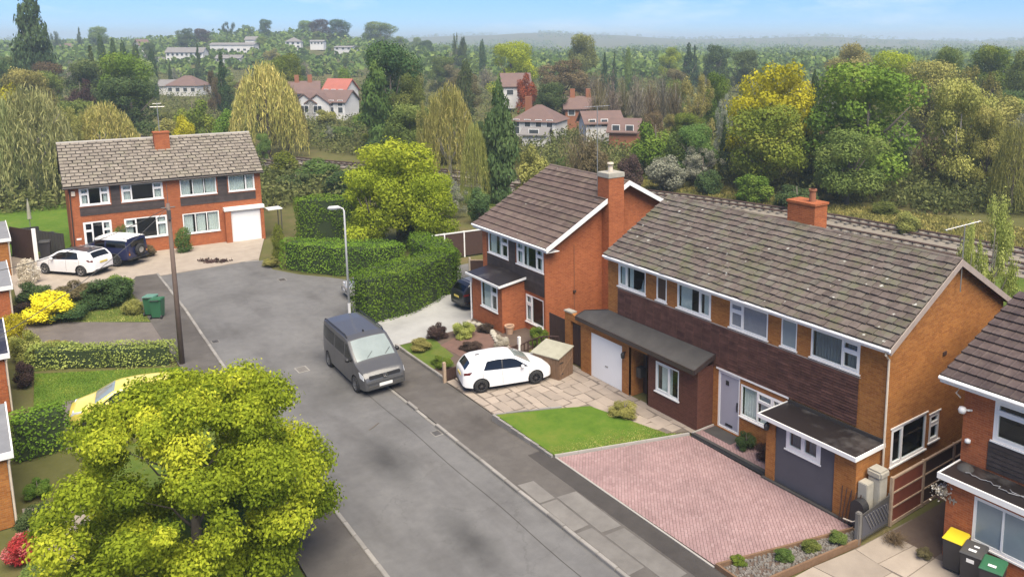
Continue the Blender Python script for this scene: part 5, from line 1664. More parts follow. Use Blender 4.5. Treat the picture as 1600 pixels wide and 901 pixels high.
T(725, 58, 16, 325, 'broad', 'pine', 'pine_tree', 'rounded dark pine right beside the flat topped one')
T(60 + 1015, 69, 44, 275, 'cone', 'dark', 'conifer_tree', 'broad bluish conifer in the right distance, leftmost of its clump')
T(1084, 72, 22, 280, 'cone', 'pine', 'conifer_tree', 'pointed bluish conifer in the middle of the right distant clump')
T(1118, 70, 52, 272, 'broad', 'dark', 'broadleaf_tree', 'round bluish dark tree in the right distant clump')
T(1160, 80, 56, 250, 'broad', 'dark', 'broadleaf_tree', 'low dark round tree at the right end of the distant clump')
T(1045, 74, 40, 300, 'broad', 'lime', 'broadleaf_tree', 'pale lime tree left of the bluish distant conifers')
T(862, 127, 60, 148, 'broad', 'dark', 'broadleaf_tree', 'dark green dense tree behind the white hipped roof house')
T(1025, 180, 90, 95, 'dome', 'green', 'broadleaf_tree', 'dense dark green rounded tree behind the long house left roof end')
T(1060, 196, 60, 92, 'dome', 'mid', 'broadleaf_tree', 'mid green round tree right of the dense one behind the ridge')
T(912, 188, 96, 86, 'twig', 'brown', 'broadleaf_tree', 'brown bushy bare tree behind the orange house chimney and aerial')
T(930, 215, 60, 80, 'dome', 'brown', 'garden_tree', 'brown leaved bush directly behind the orange house chimney')
T(836, 212, 72, 80, 'dome', 'olive', 'garden_tree', 'yellow olive bush right of the dark columnar conifer')
T(1040, 240, 80, 86, 'dome', 'grey', 'shrub', 'grey green round bush above the long house left roof end', cat='shrub')
T(985, 235, 56, 84, 'dome', 'purple', 'shrub', 'purplish low bush behind the orange house right gable', cat='shrub')
T(1100, 232, 90, 88, 'wispy', 'grey', 'shrub', 'grey thin scrub above the middle of the long ridge', cat='shrub')
T(1205, 98, 158, 88, 'broad', 'gold', 'broadleaf_tree', 'tree with golden yellow top, left of the big green one', var=0)
T(1195, 165, 150, 84, 'broad', 'green', 'broadleaf_tree', 'green lower tree in front of the golden topped one')
T(1358, 103, 210, 84, 'broad', 'green', 'broadleaf_tree', 'big fresh green tree behind the long house ridge, right of the golden one', var=1)
T(1330, 200, 130, 78, 'broad', 'mid', 'broadleaf_tree', 'mid green tree at the foot of the big fresh green one')
T(1272, 112, 30, 98, 'column', 'pine', 'conifer_tree', 'narrow dark tree in the gap between the golden and the big green tree')
T(1503, 126, 112, 84, 'broad', 'willow', 'birch_tree', 'yellow olive tall leafy tree at the right with pale trunk', bark='bark_pale')
T(1548, 165, 66, 82, 'broad', 'willow', 'birch_tree', 'smaller yellow olive leafy tree right of the yellow olive one')
T(1320, 68, 78, 190, 'broad', 'olive', 'broadleaf_tree', 'olive tree top above the big green tree against the far plain')
T(1395, 82, 90, 150, 'broad', 'lime', 'broadleaf_tree', 'pale yellow green dome behind the big green tree right shoulder')
T(1478, 72, 56, 160, 'broad', 'mid', 'broadleaf_tree', 'mid green tree on the right skyline')
T(1545, 70, 80, 165, 'broad', 'green', 'broadleaf_tree', 'broad green tree on the skyline near the right edge')
T(1600, 78, 70, 150, 'broad', 'mid', 'broadleaf_tree', 'green tree cut by the right edge on the skyline')
T(1450, 96, 110, 122, 'broad', 'olive', 'broadleaf_tree', 'grey olive broad tree right of the big green tree')
T(1580, 150, 130, 96, 'broad', 'olive', 'broadleaf_tree', 'olive broad tree mass at the right edge')
T(1520, 105, 100, 118, 'wispy', 'olive', 'broadleaf_tree', 'thin olive tree behind the yellow olive drooping tree')
T(1465, 190, 100, 92, 'twig', 'brown', 'broadleaf_tree', 'brown scrubby tree left of the yellow olive drooping one')
T(1592, 190, 70, 74, 'willow', 'olive', 'willow_tree', 'olive drooping tree cut by the right edge above the railway')
for i, px in enumerate((935, 955, 975, 995, 1015, 1035, 1055)):
    T(px, 102 + (i * 7) % 16, 44, 138 + (i * 5) % 14, 'twig', 'twig' if i % 2 else 'brown', 'bare_tree', ['leftmost', 'second from left', 'third from left', 'middle', 'third from right', 'second from right', 'rightmost'][i] + ' bare grey brown tree in the thicket right of the brick chimneys', 'bare trees of the thicket behind the chimneys', bark='bark_pale')
for i, px in enumerate((1090, 1115, 1140, 1262, 1290)):
    T(px, [118, 112, 150, 190, 215][i], [70, 64, 60, 60, 60][i], [120, 132, 100, 95, 90][i], ['wispy', 'broad', 'wispy', 'broad', 'wispy'][i], ['olive', 'green', 'grey', 'mid', 'olive'][i], 'broadleaf_tree', ['thin olive tree left of the golden topped tree, upper one', 'green domed tree in the distance left of the golden topped tree', 'thin grey green tree at the left edge of the golden topped tree', 'mid green tree below the gap between golden and big green trees', 'thin olive scrub tree above the chimney pot of the long house'][i])
# lime coloured tree behind the hedge
T(617, 219, 176, 62, 'broad', 'lime', 'lime_tree', 'bright yellow green tree standing behind the long hedges by the street lamp', var=2)
T(572, 262, 112, 60, 'broad', 'lime', 'lime_tree', 'lower left side tree of the bright yellow green clump behind the lamp', var=1)
T(668, 272, 100, 60, 'broad', 'lime', 'lime_tree', 'rounded right side tree of the bright yellow green clump', var=1)
# shrubs behind and between
T(440, 232, 66, 92, 'dome', 'green', 'shrub', 'light green shrub right beside the far semis gable end', cat='shrub')
T(492, 246, 90, 90, 'dome', 'mid', 'shrub', 'mid green broad shrub behind the far garden hedge', cat='shrub')
T(455, 268, 80, 84, 'dome', 'dark', 'shrub', 'dark shrub low behind the far garden hedge, left one', cat='shrub')
T(525, 262, 80, 82, 'dome', 'dark', 'shrub', 'dark shrub low behind the far garden hedge, right one', cat='shrub')
T(700, 285, 70, 72, 'wispy', 'grey', 'shrub', 'grey green tangled shrub above the brown garden fence', cat='shrub')
T(745, 290, 50, 70, 'dome', 'dark', 'shrub', 'dark shrub between the brown fence and the orange house roof', cat='shrub')
T(540, 330, 60, 66, 'dome', 'purple', 'shrub', 'dark purplish shrub under the lime tree left side', cat='shrub')
T(640, 320, 60, 62, 'dome', 'dark', 'shrub', 'dark shrub under the middle of the lime tree', cat='shrub')
T(1180, 268, 80, 80, 'dome', 'green', 'shrub', 'green shrub on the grass behind the long ridge', cat='shrub')
T(1110, 262, 60, 84, 'dome', 'dark', 'shrub', 'dark green shrub edging the bright grass behind the ridge', cat='shrub')
T(1430, 330, 56, 66, 'dome', 'olive', 'shrub', 'olive bramble bush on the railway bank', cat='shrub')
T(1390, 320, 60, 74, 'dome', 'mid', 'shrub', 'green bramble bush at the wood edge left of the railway gap', cat='shrub')
T(1250, 285, 80, 76, 'dome', 'dark', 'shrub', 'dark shrub behind the long house chimney', cat='shrub')
T(1570, 312, 110, 40, 'wispy', 'varieg', 'garden_tree', 'pale leaved garden tree with thin stems behind the right edge roof', bark='bark_pale')
T(1535, 355, 70, 38, 'wispy', 'varieg', 'garden_tree', 'pale leaved shrub between the long house gable and the railway', bark='bark_pale')

T(508, 168, 46, 150, 'dome', 'willow', 'garden_tree', 'pale green garden tree in front of the white gabled house')
T(565, 172, 44, 145, 'dome', 'green', 'garden_tree', 'green garden tree at the right foot of the white gabled house')
T(470, 188, 50, 140, 'dome', 'olive', 'shrub', 'olive shrub at the left foot of the white gabled house', cat='shrub')
T(530, 195, 70, 130, 'dome', 'mid', 'shrub', 'mid green shrub bank below the white gabled house', cat='shrub')
T(600, 205, 80, 105, 'dome', 'dark', 'shrub', 'dark shrub at the foot of the very tall dark tree', cat='shrub')
T(232, 92, 34, 205, 'broad', 'willowg', 'garden_tree', 'pale green arching tree among the clipped cypresses')
T(420, 62, 24, 440, 'broad', 'green', 'broadleaf_tree', 'yellow green narrow tree on the hill left of the hilltop houses')
T(490, 34, 40, 540, 'broad', 'mid', 'broadleaf_tree', 'grey green round tree on the hilltop left of the purple one')
T(508, 32, 36, 530, 'broad', 'purple', 'broadleaf_tree', 'purple brown round tree crowning the hilltop')
T(536, 32, 40, 535, 'broad', 'dark', 'broadleaf_tree', 'dark round tree crowning the hilltop right of the purple one')
T(600, 36, 62, 520, 'broad', 'mid', 'broadleaf_tree', 'wide grey green tree at the right end of the hilltop')
T(366, 36, 26, 560, 'wispy', 'pine', 'pine_tree', 'thin cedar like tree on the skyline left of the hilltop')
T(396, 40, 26, 560, 'broad', 'mid', 'broadleaf_tree', 'grey green tree on the skyline above the long pale building')
T(425, 32, 26, 560, 'broad', 'dark', 'broadleaf_tree', 'dark upright tree on the skyline left of the hilltop houses')
T(98, 50, 22, 470, 'wispy', 'pine', 'pine_tree', 'thin pine on the left skyline right of the poplar')
T(136, 45, 18, 480, 'cone', 'pine', 'conifer_tree', 'pointed conifer on the left skyline above the bungalow')
T(165, 42, 36, 480, 'broad', 'mid', 'broadleaf_tree', 'grey green tree on the left skyline right of the pointed conifer')

# ---- the woods between: individual trees by kind
COL = {'dark': 'dark green', 'mid': 'mid green', 'olive': 'olive', 'brown': 'brown', 'green': 'fresh green', 'pine': 'blackish', 'grey': 'grey green', 'twig': 'twiggy'}
SHP = {'broad': 'broad', 'cone': 'pointed', 'wispy': 'thin', 'dome': 'low rounded', 'twig': 'leafless', 'willow': 'drooping'}
SECT = [(110, 'near the tall poplar at left'), (250, 'round the clipped cypresses'), (430, 'round the white school'), (580, 'on the hilltop'), (700, 'beside the very tall dark tree'), (840, 'below the centre skyline'), (960, 'round the brick chimneys'), (1120, 'behind the central thicket'), (1290, 'round the golden topped tree'), (1440, 'round the big fresh green tree'), (2000, 'towards the right edge')]


HOUSES = [(455, 560, 172, 184), (250, 336, 245, 150), (800, 890, 150, 222), (870, 1000, 165, 210), (258, 412, 425, 103), (445, 560, 455, 82), (95, 135, 330, 90)]


def woods(n, x0, x1, d0, d1, skyline, jitter, hmax, keep=()):
    for i in range(n):
        px = rnd.uniform(x0, x1); d = d0 * (d1 / d0) ** rnd.random()
        sk = np.interp(px, [0, 150, 300, 420, 500, 560, 640, 700, 800, 900, 1000, 1100, 1250, 1400, 1600], skyline)
        kind, leaf = rnd.choice([('broad', 'dark'), ('broad', 'mid'), ('broad', 'mid'), ('broad', 'olive'), ('broad', 'brown'), ('broad', 'green'), ('cone', 'pine'), ('wispy', 'grey'), ('dome', 'olive'), ('twig', 'twig'), ('dome', 'mid'), ('broad', 'dark')])
        top = sk + rnd.uniform(0, jitter)
        for a, b, dh, row in HOUSES:
            if a - 12 < px < b + 12 and d < dh: top = max(top, row + rnd.uniform(0, 6))
        p = far(px, d, top)
        g = float(gz(p.x, p.y)); h = min(hmax, p.z - g)
        if h < 1.8: continue
        h *= rnd.uniform(.75, 1)
        w_ = h * (rnd.uniform(.55, .95) if kind != 'cone' else rnd.uniform(.3, .5))
        if kind == 'dome': h *= .6; w_ = h * 1.3
        sec = [q for q in SECT if px < q[0]][0][1]
        zone = 'nearest' if d < 130 else 'nearer' if d < 200 else 'middle' if d < 300 else 'distant' if d < 430 else 'farthest'
        size = 'tall' if h > 9 else 'small' if h < 5 else 'middling'
        tree('woodland_tree', f'{size} {SHP[kind]} {COL[leaf]} tree in {zone} woods {sec}', (p.x, p.y, g), h, w_, kind, leaf, 'trees of the woods')


SKY1 = [62, 62, 62, 62, 56, 56, 66, 80, 90, 100, 100, 108, 118, 120, 112]
woods(105, -20, 1620, 150, 330, SKY1, 26, 13)
woods(45, 60, 720, 330, 640, [56, 54, 56, 50, 42, 40, 52, 66, 80, 82, 88, 92, 92, 94, 88], 8, 15)
SKY3 = [140, 140, 190, 150, 130, 200, 130, 150, 150, 170, 150, 160, 170, 170, 130]
woods(45, 560, 1640, 95, 150, SKY3, 40, 10)
woods(45, 1050, 1660, 80, 130, SKY3, 60, 9)
woods(32, -40, 520, 100, 150, SKY3, 40, 9)

from collections import defaultdict
same = defaultdict(list)
for o in C.objects:
    if o.name.startswith('woodland_tree'): same[o['label']].append(o)
for lab, obs in same.items():
    if len(obs) < 2: continue
    obs.sort(key=lambda o: (o.location - CAM).dot(RGT) / (o.location - CAM).dot(FWD))
    words = {2: ['left', 'right'], 3: ['left', 'middle', 'right'], 4: ['leftmost', 'second left', 'second right', 'rightmost']}.get(len(obs)) or ['leftmost'] + [q + ' from left' for q in ('second', 'third', 'fourth', 'fifth', 'sixth', 'seventh', 'eighth', 'ninth', 'tenth')][:len(obs) - 2] + ['rightmost']
    for o, q in zip(obs, words): o['label'] = q + ' ' + lab

# ---- the far woodland and hedgerows nobody could count
pts, tn = [], []
for i in range(9000):
    px = rnd.uniform(-150, 1750); d = 300 * (3100 / 300) ** (rnd.random() ** .8)
    p = far(px, d, HZ); g = float(gz(p.x, p.y)); r = rnd.uniform(3.5, 8); t0 = rnd.random() * .7
    if d > 900 and math.sin(p.x * .011 + 2 * math.sin(p.y * .006)) + math.sin(p.y * .017) < .35: continue
    if any(a - 10 < px < b + 10 and dh - 12 < d < dh + 12 for a, b, dh, row in HOUSES): continue
    if any(a - 10 < px < b + 10 and d < dh for a, b, dh, row in HOUSES): r = rnd.uniform(1.6, 2.6)
    if d < 480 and CAM.z - (g + r * 1.3 - 0) < 0: r *= .6
    for k in range(26):
        a, e = rnd.uniform(0, 6.28), rnd.random()
        pts.append((p.x + r * math.cos(a) * math.sqrt(1 - e * e), p.y + r * math.sin(a) * math.sqrt(1 - e * e), g + r * (.15 + e * 1.1))); tn.append(t0 + .3 * rnd.random())
o = put('far_woodland', leaf_mesh('far_woodland', np.array(pts), 2.1, LEAF['mid'], None, .85, 0, np.array(tn), .6)); o['kind'] = 'stuff'
# scrub and undergrowth between the trees, from the railway bank outwards
pts, tn = [], []
for i in range(15000):
    px = rnd.uniform(-60, 1680); d = 74 * (330 / 74) ** (rnd.random() ** 1.2)
    p = far(px, d, HZ)
    if p.y < -14 and p.x > -60: continue
    near = min((Vector((p.x, p.y)) - Vector(rl[k])).length for k in range(len(rl)))
    yr = np.interp(p.x, [q[0] for q in rl][::-1], [q[1] for q in rl][::-1])
    if -7 < p.y - yr < 10.5: continue
    if p.y < yr and p.y > -18 and p.x > -48: continue
    if p.x > -34 and p.x < 8 and 0 < p.y - yr < 11: continue
    if any(a - 6 < px < b + 6 and dh - 9 < d < dh + 8 for a, b, dh, row in HOUSES): continue
    h = rnd.uniform(.6, 2.4); t0 = rnd.random() * .6 + .15 * math.sin(p.x * .11) * math.cos(p.y * .13); g = float(gz(p.x, p.y))
    for k in range(22):
        a = rnd.uniform(0, 6.28); e = rnd.random()
        pts.append((p.x + h * .9 * math.cos(a) * (1 - e * .6), p.y + h * .9 * math.sin(a) * (1 - e * .6), g + h * (.1 + .9 * e))); tn.append(t0 + .4 * rnd.random())
o = put('undergrowth', leaf_mesh('undergrowth', np.array(pts), (.4), LEAF['scrub'], None, .55, -.3, np.array(tn), .4)); o['kind'] = 'stuff'

# ---- the big maple in the foreground
mp = at(312, 905); mp.z = 0
t = thing('maple_tree', 'big yellow green maple in the lower left foreground hiding the pavement', 'tree', mp)
lob = []
r = random.Random(11)
HT = 7.0
for i in range(190):
    a = r.uniform(0, 2 * PI); z = .9 + 5.2 * r.random() ** .9; e = np.interp(z, [.9, 2.2, 3.4, 4.4, 5.3, 6.1], [3.1, 3.7, 3.65, 3.35, 2.75, 1.5])
    q = e * r.uniform(.5, 1.02)
    s = r.uniform(.25, .68)
    ls = (q * math.cos(a) * RGT.x + q * math.sin(a) * RGT.y)
    if ls < -2.3 and z > 3.3: continue
    if ls < -3.1: continue
    lob.append((q * math.cos(a) - .08 * RGT.x, q * math.sin(a) - .08 * RGT.y, z * .97, s * 1.15, s * 1.15, s * .9))
for i in range(7): lob.append((r.uniform(-1, 1), r.uniform(-1, 1), r.uniform(5.5, 6.15), .55, .55, .42))
P, d, lt = lobes_points(lob, 175000, .3)
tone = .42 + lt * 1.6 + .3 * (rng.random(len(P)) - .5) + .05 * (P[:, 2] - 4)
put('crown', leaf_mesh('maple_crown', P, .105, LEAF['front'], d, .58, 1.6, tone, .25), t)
mb = MB(); mb.tube([(0, 0, -.1), (.03, .02, .9), (-.05, .04, 2.0), (.02, 0, 3.6), (.1, .05, 5.6)], [.2, .16, .13, .08, .02], 9)
for i in range(14):
    a = i * 2.4; z = 1.2 + i * .23; q = r.uniform(.9, 1.6); j = lambda: r.uniform(-.18, .18)
    mb.tube([(0, 0, z), (q * .3 * math.cos(a) + j(), q * .3 * math.sin(a) + j(), z + .4), (q * .6 * math.cos(a) + j(), q * .6 * math.sin(a) + j(), z + .75 + j()), (q * math.cos(a) + j(), q * math.sin(a) + j(), z + 1.3)], [.055, .04, .026, .008], 6)
mb.build('trunk', M['bark'], t, False, smooth=True)


# ---- hedges and garden shrubs
def hedge(label, poly, h, leaf='hedge', dens=150, size=.1, wav=.12, group=None):
    cx = sum(p[0] for p in poly) / len(poly); cy = sum(p[1] for p in poly) / len(poly)
    t = thing('hedge', label, 'hedge', (cx, cy, 0), 0, group)
    a = sum(poly[i][0] * poly[(i + 1) % len(poly)][1] - poly[(i + 1) % len(poly)][0] * poly[i][1] for i in range(len(poly)))
    if a < 0: poly = poly[::-1]
    pts, nor = [], []
    n = len(poly)
    for i in range(n):
        p, q = np.array(poly[i], float), np.array(poly[(i + 1) % n], float)
        L = np.linalg.norm(q - p); k = int(L * h * dens)
        f, z = rng.random(k), rng.random(k) ** .9 * h
        b = p + (q - p) * f[:, None]; nn = np.array([(q - p)[1], -(q - p)[0]]) / max(L, 1e-6)
        bul = wav * (np.sin(f * L * 2.1 + i) * .5 + np.sin(z * 2.7 + f * L) * .5) + rng.normal(0, .065, k) - np.clip((z - h + .25), 0, 1) * .5
        pts.append(np.column_stack([b + nn * bul[:, None], z])); nor.append(np.column_stack([np.tile(nn, (k, 1)), np.full(k, .15)]))
    x0, x1 = min(p[0] for p in poly), max(p[0] for p in poly); y0, y1 = min(p[1] for p in poly), max(p[1] for p in poly)
    k = int((x1 - x0) * (y1 - y0) * dens * 1.3)
    q = np.column_stack([rng.uniform(x0, x1, k), rng.uniform(y0, y1, k)])
    m = np.array([inside(p, poly) for p in q]) if k else np.zeros(0, bool)
    q = q[m]
    z = h + wav * .6 * np.sin(q[:, 0] * 1.7) * np.cos(q[:, 1] * 1.3) + rng.normal(0, .035, len(q))
    pts.append(np.column_stack([q, z])); nor.append(np.tile([0, 0, 1.0], (len(q), 1)))
    P = np.concatenate(pts); N = np.concatenate(nor)
    nz = np.sin(P[:, 0] * 1.9 + np.sin(P[:, 1] * 2.3)) * np.cos(P[:, 1] * 1.6 + P[:, 2] * 1.1)
    o = put('foliage', leaf_mesh('hedge_foliage', P, size, LEAF[leaf], N, .7, .2, .45 + .22 * nz + .35 * (rng.random(len(P)) - .5), .2), t, True)
    ic = [(cx + (p[0] - cx) * .9, cy + (p[1] - cy) * .9) for p in poly]
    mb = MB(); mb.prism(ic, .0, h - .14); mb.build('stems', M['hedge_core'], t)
    return t


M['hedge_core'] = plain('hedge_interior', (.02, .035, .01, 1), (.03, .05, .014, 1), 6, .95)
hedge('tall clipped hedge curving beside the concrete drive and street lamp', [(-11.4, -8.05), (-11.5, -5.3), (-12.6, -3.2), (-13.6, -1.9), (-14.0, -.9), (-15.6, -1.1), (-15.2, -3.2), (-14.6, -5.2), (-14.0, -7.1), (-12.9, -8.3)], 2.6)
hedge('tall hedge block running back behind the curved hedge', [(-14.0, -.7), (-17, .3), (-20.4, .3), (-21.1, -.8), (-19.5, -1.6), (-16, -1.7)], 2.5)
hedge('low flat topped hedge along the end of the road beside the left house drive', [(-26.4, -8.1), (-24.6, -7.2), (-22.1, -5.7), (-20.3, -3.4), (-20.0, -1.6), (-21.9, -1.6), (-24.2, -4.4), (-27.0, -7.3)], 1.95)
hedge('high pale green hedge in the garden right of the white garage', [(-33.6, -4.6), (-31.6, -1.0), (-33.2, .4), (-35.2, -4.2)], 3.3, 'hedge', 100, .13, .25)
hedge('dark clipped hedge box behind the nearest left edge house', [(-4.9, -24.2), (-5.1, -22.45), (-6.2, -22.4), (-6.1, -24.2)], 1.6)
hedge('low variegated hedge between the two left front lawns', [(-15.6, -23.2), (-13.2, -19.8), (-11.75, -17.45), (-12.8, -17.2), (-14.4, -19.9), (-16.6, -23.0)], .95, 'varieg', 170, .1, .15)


def bush(label, x, y, w_, h, leaf, kind='dome', name='shrub', group=None, cat='shrub', z=.05, wy=None):
    t = tree(name, label, (x, y, z), h, w_, kind, leaf, group, cat, trunk=False)
    if wy: t.scale = (w_, wy, h); t.rotation_euler = (0, 0, 0)
    return t


bush('bright yellow rounded bush beside the brown tarmac drive at left', -23.2, -21.6, 4.4, 1.75, 'yellow', wy=3.4)
bush('dark green lower bush at the foot of the bright yellow one', -22.9, -21.0, 3.2, .85, 'dark', wy=3.0)
bush('reddish brown bush left of the bright yellow bush', -24.6, -22.9, 1.6, 1.0, 'purple')
bush('wide dark green shrub in the left garden behind the yellow bush', -27.2, -22.2, 3.4, 1.4, 'dark', wy=2.6)
bush('brownish green shrub in the middle of the left garden in front of the white car', -26.9, -20.2, 2.8, 1.2, 'brown')
bush('dark bushy shrub right of the yellow bush, near the green bins', -24.2, -18.7, 3.2, 1.9, 'dark')
bush('light green shrub right end of the left garden', -25.6, -17.9, 2.4, 1.6, 'green')
bush('yellowish low plant beside the left lawn corner post', -21.6, -17.8, 1.6, .9, 'olive')
bush('cream flowering bush beside the farthest left extension', -32.6, -22.2, 1.7, 1.9, 'blossom')
bush('variegated golden bush at the left edge next to the drive', -19.6, -23.6, 2.0, 1.9, 'gold')
bush('pale round variegated bush at the left edge above the low hedge', -16.9, -23.2, 1.7, 1.8, 'varieg')
bush('small olive clipped bush right of the pale round one', -17.3, -21.9, 1.5, .8, 'olive')
bush('second small olive bush beside the low hedge end', -16.6, -21.4, 1.4, .65, 'mid')
bush('brown upright shrub beside the second left edge extension wall', -13.2, -23.4, 1.2, 1.3, 'purple')
bush('dark leafy bush under the maple left side beside the hedge box', -3.6, -21.6, 1.9, 1.3, 'dark')
bush('olive straggly bush between the yellow car and the maple', -5.2, -20.8, 1.8, 1.2, 'olive')
bush('dark shrub in front of the yellow car under the maple', -5.6, -19.4, 1.8, 1.3, 'dark')
bush('dark leaved bush at the lower left edge behind the red flowers', 1.3, -23.9, 1.3, 1.2, 'dark')
bush('red and white flowering bush at the lower left corner', 2.6, -24.3, 1.3, 1.0, 'red')
bush('dark bushy growth on the verge right of the maple trunk', 7.6, -18.6, 2.2, 1.3, 'dark')
bush('olive weeds at the pavement edge under the maple right side', 6.2, -18.2, 1.6, .8, 'olive')
bush('green low plants at the bottom left corner', 3.9, -24.0, 1.6, .7, 'mid')
bush('green bush at the foot of the nearest left extension', -1.6, -23.7, 1.0, .7, 'green')
bush('egg shaped clipped shrub against the far red brick pier', -35.3, -12.4, 1.5, 1.9, 'mid', 'egg', 'clipped_shrub')
bush('brown low shrub under the far ground floor window', -35.6, -14.9, 2.0, .95, 'brown')
bush('green climbing shrub between the far ground floor windows', -36.5, -16.3, 1.3, 2.6, 'mid')
bush('small upright conifer at the left end of the low hedge', -28.7, -7.5, 1.1, 2.7, 'green', 'egg', 'dwarf_conifer')
bush('rough green plants at the foot of the low hedge by the drive corner', -27.3, -8.5, 1.4, .7, 'olive')
bush('yellow variegated round bush in the bed beside the concrete drive', -6.35, -4.6, 1.45, 1.0, 'varieg', z=.12)
bush('dark purple round bush left of the yellow variegated one', -6.9, -5.9, 1.3, .95, 'purple', z=.12)
bush('olive green low ground plant at the bed corner nearest the van', -6.0, -7.2, 1.9, .6, 'olive', z=.12, wy=1.4)
bush('yellow green low plant along the bed edge behind the pale post', -3.2, -7.4, 1.7, .55, 'green', z=.12, wy=1.1)
bush('green bush under the orange house ground floor window', -3.1, -1.95, 1.25, 1.1, 'green', z=.1)
bush('white flowering plant behind the white hatchback roof', -3.4, -4.0, 1.0, .85, 'blossom', z=.12)
bush('reddish low plants in the mulch bed behind the white hatchback', -4.4, -5.2, 1.3, .45, 'purple', z=.12)
bush('small brown plant in the bed left of the flower pot', -6.2, -3.3, 1.2, .5, 'purple', z=.12)
bush('brown grassy plant at the back corner of the small front lawn', 6.2, -3.75, 1.5, .65, 'olive', 'dome', z=.12)
bush('dark shrub under the ground floor window left of the porch, left one', 11.3, -1.85, .95, .75, 'dark', z=.1)
bush('dark brownish shrub under the ground floor window beside the porch pier', 12.3, -1.9, .95, .7, 'purple', z=.1)
for i, (x, y, s, lf, lab) in enumerate(((16.05, -7.35, .6, 'green', 'bright green tuft at the near corner of the timber planter'), (16.75, -6.1, .8, 'mid', 'grey green cushion plant near the middle of the timber planter'), (16.95, -5.1, .8, 'mid', 'mid green plant in the far half of the timber planter'), (17.25, -4.1, .8, 'mid', 'square clipped green plant at the back of the timber planter'))):
    bush(lab, x, y, s, s * .45, lf, z=.12)
bush('dry brown twigs and leaves heaped beside the fence on the side path', 18.3, -2.6, 1.1, .35, 'brown', 'twig', 'brushwood', cat='brushwood')
bush('pale dry weed clump at the corner of the right edge house', 19.3, -2.6, .6, .35, 'brown', 'dome')
# grass blades on the near lawns, ground cover nobody could count
def grass(poly, z, n, leaf, size=.1):
    x0, x1 = min(p[0] for p in poly), max(p[0] for p in poly); y0, y1 = min(p[1] for p in poly), max(p[1] for p in poly)
    q = [(rnd.uniform(x0, x1), rnd.uniform(y0, y1)) for _ in range(n)]
    q = np.array([(a, b, z + .02) for a, b in q if inside((a, b), poly)])
    tn = .45 + .3 * np.sin(q[:, 0] * 2.1 + 1.5 * np.sin(q[:, 1] * 1.3)) * np.cos(q[:, 1] * 1.7 + .6 * q[:, 0]) + rng.uniform(-.3, .3, len(q))
    o = put('grass', leaf_mesh('grass', q, size, LEAF[leaf], None, .25, -3.0, tn, 0)); o['kind'] = 'stuff'
grass(lw, .13, 14000, 'olive', .075)
grass([(-14.6, -23.0), (-11.2, -17.3), (-9.0, -17.35), (-9.1, -21.0), (-10.2, -23.3)], .05, 12000, 'green', .09)
grass([(-26.9, -22.5), (-29.2, -17.0), (-19.5, -17.25), (-23.5, -22.8)], .045, 9000, 'olive', .12)
grass([(-40, 30), (-30, 34), (-12, 37.6), (0, 38.3), (25, 40), (25, 45), (-2, 45), (-38, 38)], .05, 42000, 'willow', .34)

# ------------------------------------------------------------------ vehicles (local frame: +x forward, z up, wheels on z=0)
def interp(pts, x):
    return float(np.interp(x, [p[0] for p in pts], [p[1] for p in pts]))


